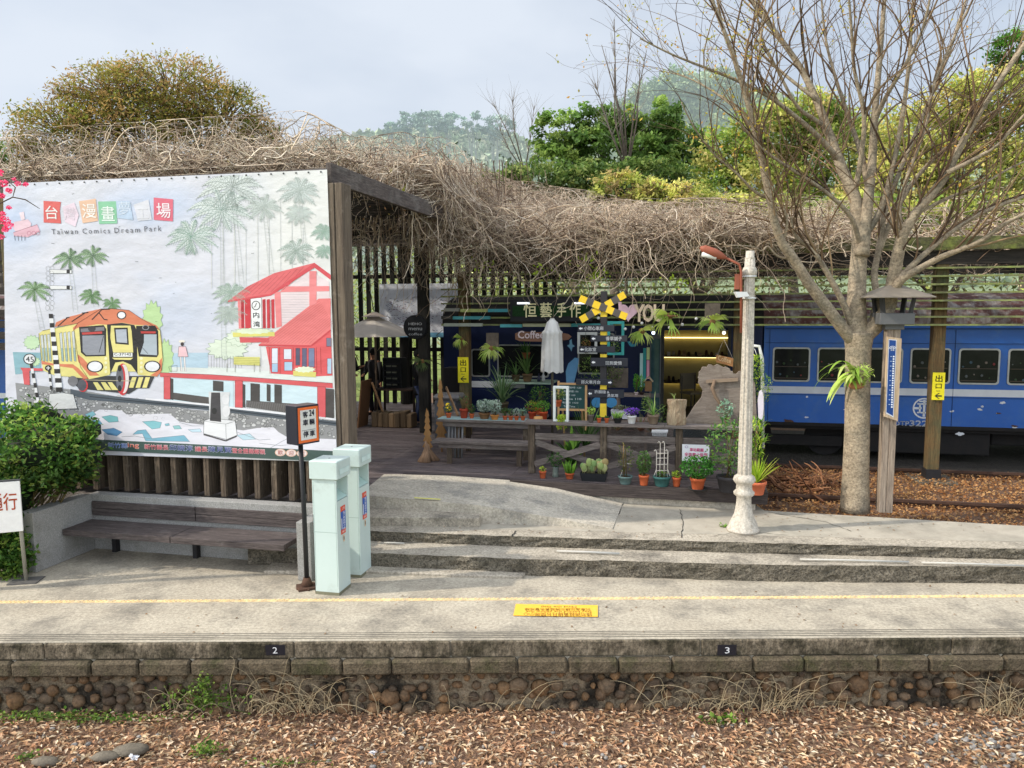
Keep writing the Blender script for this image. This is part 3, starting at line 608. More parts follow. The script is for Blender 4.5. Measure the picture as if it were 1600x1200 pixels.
# signal machine on plinth
pol(zS([(285,795),(410,798),(405,840),(400,965),(290,970)]),(215,216,216),6); pol(zS([(300,800),(352,800),(358,972),(292,965)]),(74,72,74),7); ell(*zS([(385,840)])[0],6,8,(228,228,228),7); ell(*zS([(388,910)])[0],6,9,(228,228,228),7); ell(*zS([(318,908)])[0],4,5,(50,50,50),8)
pol(zS([(258,965),(300,950),(440,965),(452,1050),(390,1075),(255,1040)]),(236,236,236),6); out(zS([(258,965),(300,950),(440,965),(452,1050),(390,1075),(255,1040)]),.5,ink,7); stk(zS([(258,968),(385,985),(440,968)]),.4,ink,8); stk(zS([(385,985),(388,1075)]),.4,ink,8); stk(zS([(255,1045),(385,1083),(450,1055)]),2.2,(90,88,88),7)
# railcar
Y=(232,220,140); O=(218,130,96); K=(44,42,44)
pol(zT([(600,900),(1380,900),(1330,1010),(1230,1010),(1150,1060),(870,1030),(700,1010)]),(60,60,64),5)
pol(zT([(345,520),(380,495),(440,480),(690,430),(660,490),(690,700),(720,820),(790,925),(600,905),(500,900),(385,850),(370,760)]),Y,6)
pol(zT([(490,460),(500,420),(620,370),(700,350),(780,325),(900,300),(1000,298),(1150,312),(1250,380),(1400,450),(1430,495),(1330,450),(1200,445),(1090,425),(960,445),(870,440),(700,472),(655,495),(650,470),(690,432)]),O,7)
pol(zT([(660,490),(700,468),(870,438),(960,443),(1090,423),(1200,443),(1330,448),(1430,492),(1445,600),(1455,760),(1440,850),(1400,905),(1230,890),(1225,860),(985,860),(980,890),(790,930),(720,820),(690,700)]),Y,7)
pol(zT([(370,765),(480,790),(650,795),(700,830),(790,925),(745,925),(650,830),(480,806),(372,795)]),O,8)
pol(zT([(690,703),(745,745),(800,810),(870,880),(890,895),(800,898),(740,825),(697,770)]),O,8); pol(zT([(1447,735),(1420,770),(1430,840),(1340,895),(1400,905),(1445,850)]),O,8)
pol(zT([(955,440),(1090,425),(1200,445),(1222,500),(1228,880),(1170,800),(1100,770),(1030,780),(985,880),(965,600)]),K,8)
pol(zT([(705,462),(925,445),(948,480),(946,722),(765,726),(722,690)]),K,9); pol(zT([(735,540),(930,535),(934,710),(770,714),(738,680)]),(150,152,160),10); pol(zT([(720,478),(930,460),(932,495),(722,508)]),(125,122,128),10); ell(*zT([(820,478)])[0],6,4.5,(60,58,62),11)
pol(zT([(1215,452),(1385,450),(1412,500),(1416,705),(1400,732),(1240,726),(1218,600)]),K,9); pol(zT([(1285,528),(1398,528),(1402,715),(1252,705),(1285,600)]),(178,188,196),10); ell(*zT([(1300,467)])[0],5.5,4,(150,150,155),11); ell(*zT([(1300,467)])[0],4,3,K,12)
pol(zT([(730,512),(912,502),(912,522),(735,532)]),(196,70,66),11); pol(zT([(1255,500),(1390,502),(1390,520),(1260,520)]),(196,70,66),11)
for P in ([(885,690),(925,540)],[(1180,550),(1320,700)]): stk(zT(P),.7,(30,30,30),12)
pol(zT([(990,450),(1165,450),(1175,500),(1190,690),(1010,690),(985,560)]),Y,9); pol(zT([(1018,470),(1140,468),(1150,622),(1030,612)]),K,10); pol(zT([(1032,485),(1128,483),(1136,606),(1042,598)]),(184,190,200),11)
pol(zT([(1012,693),(1182,693),(1182,728),(1012,728)]),(240,240,236),10); btx('C-37142',(178.5,555.5),(205,555.5),4.2,(40,40,40),.02,12)
pol(zT([(1000,737),(1190,737),(1165,757),(1020,753)]),Y,10)
for x in (848,1360): ell(*zT([(x,815)])[0],13,9.2,K,9); ell(*zT([(x,815)])[0],10.8,7.6,(238,238,240),10)
for x in (945,1262):
    for y in (743,783,823,860): ell(*zT([(x,y)])[0],2.3,2.3,(240,236,190),9); 
ell(*zT([(1085,357)])[0],7.4,6.4,K,9); ell(*zT([(1085,357)])[0],5.8,5,(238,238,240),10)
for P in ([(515,458),(600,380)],[(640,415),(760,335)],[(820,398),(910,305),(980,302)],[(880,330),(930,395),(960,398)],[(590,380),(620,377)],[(730,338),(790,332)]): stk(zT(P),1.6,K,9)
for x in (360,388,420,530,566,602,640): 
    d=(x-360)*.02; pol(zT([(x,540-d*6),(x+22,530-d*6),(x+40,770),(x+22,765)]),(205,210,208),8); pol(zT([(x+12,650),(x+30,648),(x+40,768),(x+24,764)]),(160,182,180),9); out(zT([(x,540-d*6),(x+22,530-d*6),(x+40,770),(x+22,765)]),.35,ink,9)
for x in (830,900,960,1180,1240,1300): pol(zT([(x,955 if x<1000 else 910),(x+40,955 if x<1000 else 910),(x+95 if x<1000 else x+10,1025 if x<1000 else 1005),(x+40 if x<1000 else x-30,1025 if x<1000 else 1005)]),Y,8)
ell(*zT([(1095,930)])[0],10,25,(214,66,70),9); ell(*zT([(1105,925)])[0],8,22.5,(236,226,222),10); ell(*zT([(1080,930)])[0],7,23,(214,66,70),11); ell(*zT([(1070,925)])[0],6,20,(110,110,118),12); 
for y in (830,925,1010): ell(*zT([(1068,y)])[0],3,5,K,13)
ell(*zT([(740,985)])[0],8,10,(214,66,70),9); ell(*zT([(732,982)])[0],7,9,(90,90,98),10); ell(*zT([(650,945)])[0],8,8,(120,118,122),8)
stk(zT([(760,935),(1200,945)]),1,(190,180,150),13)
for P in ([(660,490),(690,700),(720,820),(790,928)],[(1430,492),(1455,760),(1440,850)],[(345,520),(370,760)],[(690,432),(660,490)],[(1000,298),(1150,312),(1250,380),(1430,492)],[(380,495),(690,430),(900,300),(1000,298)]): stk(zT(P),.5,(50,40,40),12)
# banded signal post, 45 sign
for k in range(17):
    y0=345+k*41; x=435+k*4.0; w=36+k*1.3
    pol(zT([(x,y0),(x+w,y0),(x+w+2,y0+41),(x+2,y0+41)]),K if k%2==0 else (235,235,235),13+.1)
for k in range(9):
    for s in (-1,1): 
        x,y=zT([(445+s*18+random.uniform(-4,4),-60+k*44)])[0]; out([(x+3.2*math.cos(a),y+4*math.sin(a)) for a in [2*pi*i/9 for i in range(9)]],.35,(140,142,140),6)
pol(zT([(440,1060),(560,1050),(655,1065),(690,1190),(430,1200)]),(222,222,218),14); out(zT([(440,1060),(560,1050),(655,1065),(690,1190),(430,1200)]),.5,ink,15)
for y in (110,360-495): pass
for y in (518,589):
    yy=(y-250*0); 
for yc_ in (424,449): pol([(78,yc_-3),(112,yc_-2),(112,yc_+3),(78,yc_+3)],(232,232,230),6); out([(78,yc_-3),(112,yc_-2),(112,yc_+3),(78,yc_+3)],.4,ink,7); pol([(104,yc_-3),(109,yc_-3),(109,yc_+3),(104,yc_+3)],K,8)
for k in range(9): 
    x=265+k*8; y0=790+k*43; pol(zT([(x,y0),(x+26,y0),(x+30,y0+43),(x+6,y0+43)]),K if k%2==0 else (228,228,228),12)
ell(*zT([(262,748)])[0],9.5,8.5,K,13); ell(*zT([(264,748)])[0],8.2,7.2,(236,236,236),14); btx('45',(40.5,565.5),(53,565.5),9,(45,45,45),.02,16)
ell(*zT([(430,828)])[0],5.2,4.6,K,14); stk(zT([(412,828),(448,828)]),1.2,(235,235,235),16); stk(zT([(430,810),(430,846)]),1.2,(235,235,235),16)
for k in range(5): pol(zT([(428+k*4,850+k*34),(448+k*4,850+k*34),(452+k*4,884+k*34),(432+k*4,884+k*34)]),K if k%2==0 else (228,228,228),12)
pol(zT([(180,825),(380,832),(380,856),(262,854),(265,980),(215,975),(200,856)]),red,11)
# title squares
for P,c in (([(375,297),(524,305),(515,380),(526,492),(376,483)],(222,104,98)),([(540,350),(640,310),(680,420),(650,520),(560,480)],(232,212,222)),([(680,300),(825,278),(845,470),(712,490)],(230,190,160)),([(845,303),(1000,300),(1010,492),(855,496)],(140,200,160)),([(1000,300),(1120,300),(1148,462),(1010,445)],(190,208,228)),([(1150,330),(1280,285),(1310,460),(1190,470)],(218,218,224)),([(1325,268),(1492,283),(1490,474),(1325,460)],(222,110,128))): pol(zL(P),c,4)
for s,x0,x1,yb,h,c in (('台',395,500,455,120,(240,236,232)),('灣',555,650,460,110,(236,222,230)),('漫',712,830,445,125,(246,238,228)),('畫',878,990,470,130,(240,246,240)),('夢',1020,1130,420,120,(216,226,238)),('工',1180,1280,450,90,(226,226,230)),('場',1352,1472,445,130,(246,236,238))):
    q=zL([(x0,yb),(x1,yb)]); btx(s,q[0],q[1],h/5.517,c,.0 if s in '灣夢工' else .012,9)
q=zL([(445,585),(672,582),(712,580),(948,576),(988,575),(1208,568),(1246,562),(1392,557)])
for s,i in (('Taiwan',0),('Comics',2),('Dream',4),('Park',6)): btx(s,q[i],q[i+1],8.6,(96,98,106),.0,9)
# small pink toy engine outline
pk=(226,180,192)
pol(zL([(120,480),(240,455),(270,490),(260,540),(130,560),(110,520)]),(232,200,208),4); pol(zL([(115,570),(320,500),(345,560),(240,610),(120,600)]),pk,5); pol(zL([(165,400),(205,390),(215,455),(185,465)]),(235,215,220),4)
for k in range(4): stk(zL([(125+k*30,595),(130+k*28,640)]),.7,(60,60,80),6)
for x in (250,290,325): out([(zL([(x,575)])[0][0]+3*math.cos(a),zL([(x,575)])[0][1]+3*math.sin(a)) for a in [2*pi*i/9 for i in range(9)]],.6,(190,110,130),6)
stk(zL([(115,570),(320,500)]),.5,(150,90,100),7)
# bottom green strip
pol([(20,683),(140,686),(526,705),(527,722),(140,703),(20,699)],(72,92,86),9)
def strip(s,x0,x1,h,c,oc):
    y=lambda x:699.0+(x-168)*.0445
    btx(s,(x0-.3,y(x0)+.4),(x1+.3,y(x1)+.4),h+.8,oc,.05,11); btx(s,(x0,y(x0)),(x1,y(x1)),h,c,.02,13)
strip('新竹縣',169,199,8,(110,140,205),(225,225,235)); strip('ing',200,217,9,(226,120,100),(235,225,220)); strip('新竹縣長',226,263,8,(205,90,100),(235,215,215)); strip('邱鏡淳',265,301,9,(70,80,140),(215,218,232)); strip('議長',305,324,8,(205,90,100),(235,215,215)); strip('陳見賢',326,362,9,(70,80,140),(215,218,232)); strip('暨全體縣鄉親',363,414,8,(205,90,100),(235,215,215))
for x,s in ((438,'歡'),(455,'迎'),(472,'您')):
    y=707+(x-438)*.045; ell(x,y,8.5,5.8,(232,190,165),10); ell(x,y,7.2,4.8,(238,222,214),11); btx(s,(x-4,y+3.6),(x+4,y+3.6),7.4,(200,130,120),.02,13)
random.seed(11)
for k in range(26):
    x=random.uniform(40,500); y=random.uniform(300,540); stk([(x,y),(x+random.uniform(1,5),y+random.uniform(-2,2))],.5,(90,90,90),4)
for k in range(9): 
    x=330+k*18; stk([(x,random.uniform(300,360)),(x+random.uniform(-1,1),random.uniform(430,540))],random.uniform(.8,2),(214,214,210),1)
A.build('print_with_eyelets',bnm,bn_)
# ================================================================ PAVILION behind banner
pv=thing('slatted_pavilion','dark timber pavilion with slatted roof and back wall behind the banner','pavilion',W(-7,14,.62),-AN)
mb=MB(FR); ux=UV(513,400,8.66)[0]; uy=UV(546,690,8.66)[0]; um=(ux+uy)/2; mb.bx((ux,8.64,.6),(um-.003,8.9,4.66)); mb.bx((um+.003,8.65,.6),(uy,8.9,4.66)); mb.build('corner_post',M('grey_brown_post',(.20,.155,.11),(.07,.052,.04),rough=.9,scale=2.6,stretch=(14,14,.8),bump=.6,dirt=(.27,.22,.17),dscale=5,dlim=(.55,.75)),pv,bevel=.006)
mb=MB(FR); mb.bx((-9.05,8.66,.6),(-8.93,8.8,4.7)); mb.build('corner_post',brownz,pv,bevel=.006)
mb=MB(FR)
for k in range(14):
    u=-4.62-k*.243; mb=MB(FR); mb.bx((u-.045,8.66,.745),(u-.004,8.92,1.4)); mb.bx((u,8.655,.745),(u+.036,8.92,1.4)); mb.build('wall_plank',woodz if k%3 else palez if False else woodz,pv,bevel=.004)
mb=MB(FR)
for k in range(8):
    u=-8.05-k*.243
    if u>-9.5: mb.bx((u-.04,8.66,.745),(u+.036,8.92,1.4))
mb.build('wall_plank',woodz,pv)
mb=MB(FR); mb.bx((-4.6,8.98,.75),(-9.4,9.0,1.5)); mb.build('dark_backing',darkx,pv)
mb=MB(FR); mb.bx((ux,8.66,4.665),(-4.20,19.2,4.90)); mb.bx((-9.65,8.93,4.745),(-9.5,19.2,4.97)); mb.bx((-9.5,8.95,4.75),(-4.37,9.1,4.89)); mb.bx((-9.5,19.0,4.75),(-4.37,19.15,4.95)); mb.build('roof_beam',woody,pv,bevel=.005)
for k in range(32):
    v=9.3+k*.3; mb=MB(FR); mb.bx((-9.49,v,4.79),(-4.375,v+.09,4.9)); mb.build('roof_joist',darkx,pv)
mb=MB(FR)
for k in range(60): mb.bx((-9.44,9.2+k*.163,.6),(-9.40,9.2+k*.163+.09,4.7))
mb.build('sun_block_boarding',darkz,pv)  # unseen left-side slats added to keep sun off the deck
us=[-8.52+i*.225 for i in range(24)]
for u in us:
    mb=MB(FR); mb.bx((u,18.95,.6),(u+.115,18.99,4.74)); mb.build('back_slat',darkz,pv)
mb=MB(FR); mb.bx((-9.3,19,2.0),(-3.1,19.05,2.1)); mb.bx((-9.3,19,3.9),(-3.1,19.05,4.0)); mb.build('back_rail',darkx,pv)
u=UV(664,600,14.7)[0]
for uu_,vv_ in ((u,14.7),(-9.3,14.7),(-7.2,18.9)): mb=MB(FR); mb.bx((uu_-.1,vv_-.1,.62),(uu_+.1,vv_+.1,4.78)); mb.build('post',darkz,pv,bevel=.008)
mb=MB(FR); mb.bx((-9.4,14.6,4.6),(-4.3,14.8,4.78)); mb.build('cross_beam',darkx,pv)
# ================================================================ PERGOLA over coaches
pg=thing('pergola','long mossy timber pergola with horizontal slats over the blue coaches','pergola',W(4,14.5,.1),-AN)
mb=MB(FR); mb.bx((-4.2,14.36,4.07),(26,14.44,4.29)); mb.build('fascia_board',M('mossy_fascia',(.13,.125,.06),(.05,.045,.03),rough=.95,scale=2.5,stretch=(1,5,5),bump=.5,dirt=(.17,.2,.04),dscale=2.2,dlim=(.45,.7),grain=.4,gs=12),pg,bevel=.005)
mb=MB(FR); mb.bx((-4.2,14.46,3.84),(26,14.6,4.06)); mb.bx((-4.2,19.6,3.84),(26,19.75,4.06)); mb.build('beam',darkx,pg)
for i in range(8):
    z=2.80+i*.137; mb=MB(FR); mb.bx((-4.72 if i<6 else -4.2,14.34,z),(26,14.46,z+.03)); mb.build('slat',mossx,pg)
mb=MB(FR)
for i in range(22): mb.bx((-4+i*1.35,14.6,4.07),(-3.92+i*1.35,19.6,4.22))
mb.build('rafters',darkx,pg)
mb=MB(FR)
for i in range(13): mb.bx((-4.1,14.7+i*.38,4.225),(26,14.78+i*.38,4.27))
mb.build('battens',darkx,pg)
for px in (727,1153,1462):
    u=UV(px,600,14.55)[0]; mb=MB(FR); mb.bx((u-.10,14.47,.1),(u+.10,14.67,3.84)); mb.build('post',brownz,pg,bevel=.008)
for u in (8.2,12.3): mb=MB(FR); mb.bx((u-.10,14.47,.1),(u+.10,14.67,3.84)); mb.build('post',brownz,pg,bevel=.008)
u=UV(1462,600,14.55)[0]; mb=MB(FR); mb.bx((u-.12,14.42,.1),(u+.12,14.7,.3)); mb.build('post_shoe',blackm,pg); mb=MB(FR); mb.bx((u-.35,14.1,.06),(u+.35,14.95,.135)); mb.build('footing',riser,pg,bevel=.01)
# coloured slats + white cut slats at left end
cs=thing('louvre_screen','row of short slats painted white, yellow-green and turquoise above the cafe','slats',W(-4.5,14.3,2.8),-AN)
def slatc(x0,x1,y,c):
    u0=UV(x0,y,14.3)[0]; u1,z=UV(x1,y,14.3); mb=MB(FR); mb.bx((u0,14.27,z-.03),(u1,14.33,z+.03),rgb(*c)); mb.build('slat',paint,cs)
slatc(694,718,484,(140,140,130)); slatc(720,762,485,(170,180,110)); slatc(763,794,485,(70,150,160)); slatc(708,766,496.5,(70,140,145)); slatc(694,754,507.5,(160,165,150)); slatc(782,816,509,(90,170,175)); slatc(817,892,508,(185,185,150)); slatc(893,958,508,(70,150,150)); slatc(690,706,496,(60,60,55))
# ================================================================ COACHES
def rrect(u0,u1,z0,z1,r,n=4):
    P=[]
    for cx,cz,a0 in ((u1-r,z1-r,0),(u0+r,z1-r,pi/2),(u0+r,z0+r,pi),(u1-r,z0+r,1.5*pi)):
        for k in range(n+1): a=a0+pi/2*k/n; P.append((cx+r*math.cos(a),cz+r*math.sin(a)))
    return P
def window(parent,u0,u1,z0,z1,v=15.9,fm=steel,gm_=None):
    o=rrect(u0,u1,z0,z1,.06); i_=rrect(u0+.03,u1-.03,z0+.03,z1-.03,.045); n=len(o)
    mb=MB(FR); mb.add([(a,v-.018,b) for a,b in o]+[(a,v-.018,b) for a,b in i_]+[(a,v+.001,b) for a,b in o]+[(a,v+.001,b) for a,b in i_],
        [(k,(k+1)%n,n+(k+1)%n,n+k) for k in range(n)]+[(2*n+k,2*n+(k+1)%n,(k+1)%n,k) for k in range(n)]+[(n+k,n+(k+1)%n,3*n+(k+1)%n,3*n+k) for k in range(n)])
    w=mb.build('window',fm,parent)
    mb=MB(FR); mb.add([(a,v-.006,b) for a,b in i_],[tuple(range(n))]); p=mb.build('pane',gm_ or glassd,w)
    return w
def roofarc(mb,u0,u1,z0=2.78,v0=15.9,v1=18.7,h=.62):
    n=14; P=[]
    for k in range(n+1):
        a=pi*k/n; P.append(((v0+v1)/2-(v1-v0)/2*math.cos(a),z0+h*math.sin(a)**.75 if 0<k<n else z0))
    vs=[(u0,v,z) for v,z in P]+[(u1,v,z) for v,z in P]; m=n+1
    mb.add(vs,[(k,k+1,m+k+1,m+k) for k in range(n)]+[tuple(range(m))[::-1],tuple(range(m,2*m))])
UC=UV(1192,600,15.9)[0]
def coach(name,label,u0,u1,bodym,roofm,segs):
    t=thing(name,label,'railway coach',W((u0+u1)/2,17.3,.12),-AN)
    mb=MB(FR)
    for a,b,z0,z1 in segs: mb.bx((a,15.9,z0),(b,15.96,z1))
    mb.bx((u0,15.96,.85),(u0+.06,18.7,2.78)); mb.bx((u1-.06,15.96,.85),(u1,18.7,2.78)); mb.bx((u0,18.64,.85),(u1,18.7,2.78)); mb.build('body',bodym,t)
    mb=MB(FR); mb.bx((u0+.06,15.97,.72),(u1-.06,18.6,.849)); mb.build('floor',under,t)
    mb=MB(FR); roofarc(mb,u0-.02,u1+.02); mb.build('roof',roofm,t)
    return t
tin=M('mottled_tin',(.30,.29,.27),(.10,.05,.04),rough=.7,scale=4,stretch=(3,1,.4),bump=.4,dirt=(.09,.035,.03),dscale=3,dlim=(.45,.55))
cb=coach('passenger_coach','bright blue railway coach with white waist stripe at right','',blue,tin,[]) if False else None
cb=coach('passenger_coach','bright blue railway coach with white waist stripe, standing right of the cafe',UC,24,blue,tin,[(UC,24,.84,2.78)])
mb=MB(FR); mb.bx((UC+.02,15.893,1.43),(24,15.903,1.565)); mb.build('waist_stripe',whitep,cb)
mb=MB(FR); mb.bx((UC+.02,15.885,.79),(24,15.92,.855)); mb.build('sill',under,cb)
ua=UV(1207,570,15.9)[0]; pt=(UV(1497,570,15.9)[0]-ua)/4
for k in range(18): window(cb,ua+k*pt,ua+k*pt+.70,1.66,2.335)
random.seed(5)
# things glimpsed behind the panes (shelf goods) as low relief inside the glass line
for w0 in (0,1,3,4,5):
    mb=MB(FR)
    for k in range(9):
        x=ua+w0*pt+.08+k*.065; z=1.75 if k%2 else 1.98
        mb.ball((x,15.888,z+random.uniform(0,.1)),random.uniform(.012,.03),random.choice((rgb(120,110,100),rgb(60,80,90),rgb(120,50,50),rgb(50,70,44),rgb(84,90,90))),7,5,(1,.15,1))
    mb.bx((ua+w0*pt+.05,15.886,1.72),(ua+w0*pt+.65,15.8925,1.738),rgb(70,60,50)); mb.bx((ua+w0*pt+.05,15.886,1.95),(ua+w0*pt+.65,15.8925,1.965),rgb(70,60,50)); mb.build('shelf_goods',paint,cb)
# peeled paint + rust patches, low relief
for nm,lst,mt_ in (('paint_chips',((1260,652,.05),(1261,620,.04),(1489,642,.035),(1535,635,.05),(1531,640,.06),(1566,629,.07),(1559,646,.04),(1487,643,.05),(1320,640,.03),(1500,678,.09),(1585,668,.05)),whitep),('rust_patches',((1232,658,.12),(1560,646,.05),(1585,666,.07)),rust)):
    mb=MB(FR)
    for x,y,r in lst:
        u,z=UV(x,y,15.894 if nm=='paint_chips' else 15.891); n=13; mb.add([(u+r*random.uniform(.4,1.1)*math.cos(2*pi*k/n),15.896 if nm=='paint_chips' else 15.892,z+r*.45*random.uniform(.4,1.1)*math.sin(2*pi*k/n)) for k in range(n)],[tuple(range(n))])
    mb.build(nm,mt_,cb)
mb=MB(FR)
for k in range(0,18,2): u=ua+k*pt-(pt-.70)/2-.003; mb.bx((u,15.889,.86),(u+.006,15.902,2.7),(.004,.03,.11))
mb.bx((UC+.02,15.86,2.69),(24,15.905,2.72),(.01,.05,.17)); mb.bx((UC+.02,15.889,1.40),(24,15.901,1.408),(.004,.03,.11)); mb.bx((UC+.02,15.889,2.42),(24,15.901,2.428),(.004,.03,.11)); mb.build('panel_seams',paint,cb)
# emblem ring and number
mb=MB(FR); u,z=UV(1444,638,15.89); R=.20
def ring(mb,u,z,R,r,v,a0=0,a1=2*pi,n=28):
    for k in range(n):
        a=a0+(a1-a0)*k/n; b=a0+(a1-a0)*(k+1)/n
        mb.add([(u+R*math.cos(a),v,z+R*math.sin(a)),(u+R*math.cos(b),v,z+R*math.sin(b)),(u+r*math.cos(b),v,z+r*math.sin(b)),(u+r*math.cos(a),v,z+r*math.sin(a))],[(0,1,2,3)])
mb.cur=(.68,.7,.72); ring(mb,u,z,R,R-.028,15.893); 
for a,b,c_,d in ((-.19,-.045,-.02,.02),(.045,.19,-.02,.02),(-.12,.12,.07,.098),(-.12,.12,-.098,-.07),(-.02,.02,-.16,.16),(-.09,.09,.12,.145),(-.09,-.06,-.098,.098),(.06,.09,-.098,.098)): mb.bx((u+a,15.889,z+c_),(u+b,15.894,z+d))
a=PV(1400,665,15.885); b=PV(1440,666,15.885); mb2=MB(); text(mb2,'DTP',a-Vector((.03,0,0)),PV(1420,665.5,15.885),.085,(0,0,1),(.68,.7,.72),bold=.05); text(mb2,'32205',PV(1421,666,15.885),PV(1468,667,15.885),.11,(0,0,1),(.68,.7,.72),bold=.05)
mb.build('emblem',paint,cb); mb2.build('coach_number',paint,cb)
# bogies/boxes
mb=MB(FR)
for a,b in ((3.2,5.6),(7.5,10)): mb.bx((a,16.05,.28),(b,18.4,.72))
mb.bx((5.7,16.3,.45),(7.4,18.4,.7)); mb.build('underframe_box',under,cb,bevel=.02)
for u in (2.0,12.5):
    bg=MB(FR); bg.bx((u-1,16.2,.35),(u+1,16.3,.55)); bo=bg.build('bogie',under,cb)
    for d in (-.7,.7):
        mb=MB(FR); P=[(u+d+.38*math.cos(2*pi*k/20),16.33,.52+.38*math.sin(2*pi*k/20)) for k in range(20)]; mb.poly(P,(0,.12,0)); mb.build('wheel',under,bo)
# cafe coach: real doorway
ud0,_=UV(1037,600,15.9); ud1,_=UV(1136,600,15.9); zd1=UV(1085,516,15.9)[1]; U0=UV(694,600,15.9)[0]
wins=[(736,766,545,589),(777,858,538,590),(903,960,520,585)]
ca_=coach('cafe_coach','shade-darkened blue coach turned into a cafe, with lit open doorway','x' and U0,UC-.03,shadeblue,under,[(U0,ud0,.84,2.78),(ud1,UC-.03,.84,2.78),(ud0,ud1,zd1,2.78)])
mb=MB(FR); 
for a,b in ((736,820),(1014,1018)): mb.bx((UV(a,600,15.9)[0],15.893,1.43),(UV(b,600,15.9)[0],15.903,1.565))
mb.build('waist_stripe',whitep,ca_)
for x0,x1,y0,y1 in wins:
    u0,z1=UV(x0,y0,15.9); u1,z0=UV(x1,y1,15.9); window(ca_,u0,u1,z0,z1,fm=steel)
mb=MB(FR); mb.bx((ud0-.06,15.86,.62),(ud0,15.95,zd1+.05)); mb.bx((ud1,15.86,.62),(ud1+.06,15.95,zd1+.05)); mb.bx((ud0-.25,15.8,zd1+.05),(ud1+.25,15.95,zd1+.13)); mb.build('door_frame',M('dark_frame',(.035,.033,.03),(.02,.02,.02),rough=.6),ca_)
df=MB(FR); a=math.radians(55); 
hx,hy=ud0-.06,15.86; L=.42
def dl(t): return (hx-L*t*math.cos(a)*.9,hy-L*t*math.sin(a)*.35)
p0_,p1_=dl(0),dl(1)
for t0,t1,z0,z1 in ((0,.1,.66,2.6),(.9,1,.66,2.6),(0,1,2.5,2.6),(0,1,.66,.76),(0,1,1.3,1.38),(.45,.52,.76,1.3)):
    q0,q1=dl(t0),dl(t1); df.poly([(q0[0],q0[1],z0),(q1[0],q1[1],z0),(q1[0],q1[1],z1),(q0[0],q0[1],z1)],(0,.04,0),rgb(92,96,98))
d_=df.build('door',paint,ca_); gl=MB(FR); q0,q1=dl(.1),dl(.9); gl.poly([(q0[0],q0[1]+.02,.76),(q1[0],q1[1]+.02,.76),(q1[0],q1[1]+.02,2.5),(q0[0],q0[1]+.02,2.5)]); gl.build('pane',M('teal_glass',(.03,.07,.08),(.05,.1,.11),rough=.05,bump=0),d_)
# interior
yel=M('yellow_wall',(.40,.34,.15),(.33,.27,.11),rough=.8,scale=2)
mb=MB(FR); mb.bx((ud0-1,18.0,.75),(ud1+.5,18.05,2.8)); mb.bx((ud0-1,15.97,2.72),(ud1+.5,18,2.76)); mb.build('interior_wall',yel,ca_)
mb=MB(FR); mb.bx((ud0-.6,15.97,.85),(ud0-.56,18,2.7)); mb.bx((ud1+.35,15.97,.85),(ud1+.4,18,2.7)); mb.build('interior_partition',M('dark_inside',(.05,.04,.03),bump=0),ca_)
led=M('warm_led',(1,.8,.3),(1,.8,.3),bump=0,emit=(1,.80,.34),estr=3.2)
sh=thing('display_shelves','dark shelves with yellow strip lights seen through the cafe doorway','shelves',W(0,17.8,.85),-AN)
zs=[UV(1085,y,17.75)[1] for y in (529,560,599)]
zsh=[UV(1085,y,17.6)[1] for y in (556,597)]
for z in zsh: mb=MB(FR); mb.bx((ud0-.5,17.55,z-.03),(ud1+.3,17.99,z)); mb.build('shelf',darkx,sh)
for z in zs: mb=MB(FR); mb.bx((ud0-.3,17.93,z-.0),(ud1+.1,17.97,z+.022)); mb.build('light_strip',led,sh)
random.seed(9)
for zi,z in enumerate(zsh):
    for k in range(11):
        u=ud0+.05+k*.115+random.uniform(-.02,.02); mb=MB(FR); h=random.uniform(.06,.13)
        if (k+zi)%3==0: mb.bx((u-.035,17.6,z+.002),(u+.035,17.62,z+h),rgb(*random.choice(((200,190,170),(60,40,30),(150,120,90)))))
        else: mb.lathe([(.03,0),(.038,h*.4),(.03,h*.8),(.018,h)],(u,17.65,z+.002),10,rgb(*random.choice(((90,60,40),(40,34,30),(150,140,120),(70,50,38)))))
        o=mb.build('shelf_jar' if (k+zi)%3 else 'picture_frame',potm); tag(o,('small dark jar on the %s cafe shelf' if (k+zi)%3 else 'small pale framed card on the %s cafe shelf')%('upper','lower')[zi],'jar' if (k+zi)%3 else 'frame','small goods on the cafe shelves')
def chair(u,v,rz,label):
    t=thing('cafe_chair',label,'chair',W(u,v,.85),rz); c=rgb(120,110,90); m0=MB(PM[t.name]); m0.bx((-.2,-.2,.42),(.2,.2,.46),c); m0.build('seat',paint,t)
    m0=MB(PM[t.name]); m0.bx((-.2,.17,.5),(.2,.2,.85),c); m0.build('backrest',paint,t)
    for sx in (-.17,.17):
        for sy in (-.17,.17): m0=MB(PM[t.name]); m0.tube([(sx,sy,.0),(sx,sy,.42 if sy<0 else .8)],.014,6,rgb(60,55,50)); m0.build('leg',paint,t)
chair(.1,16.9,.4,'brown cafe chair just inside the lit doorway, left one'); chair(.55,17.0,-.5,'pale cafe chair just inside the lit doorway, right one')
for px,lab in ((1021,'lit spotlight at the left corner above the cafe doorway'),(1131,'lit spotlight at the right corner above the cafe doorway')):
    p=PV(px,520,15.7); t=thing('spotlight',lab,'spotlight',p,-AN); m0=MB(PM[t.name]); m0.lathe([(.03,-.05),(.05,.02),(.03,.06)],(0,0,.02),12,(.3,.3,.3)); m0.tube([(0,.12,.1),(0,0,.04)],.01,6,(.2,.2,.2)); m0.build('housing',paint,t); m0=MB(PM[t.name]); m0.ball((0,-.04,0),.035,(1,1,1)); m0.build('bulb',M('bulb%d'%(px>1100),(1,1,.9),bump=0,emit=(1,.9,.6) if px>1100 else (.7,.85,1),estr=3),t)
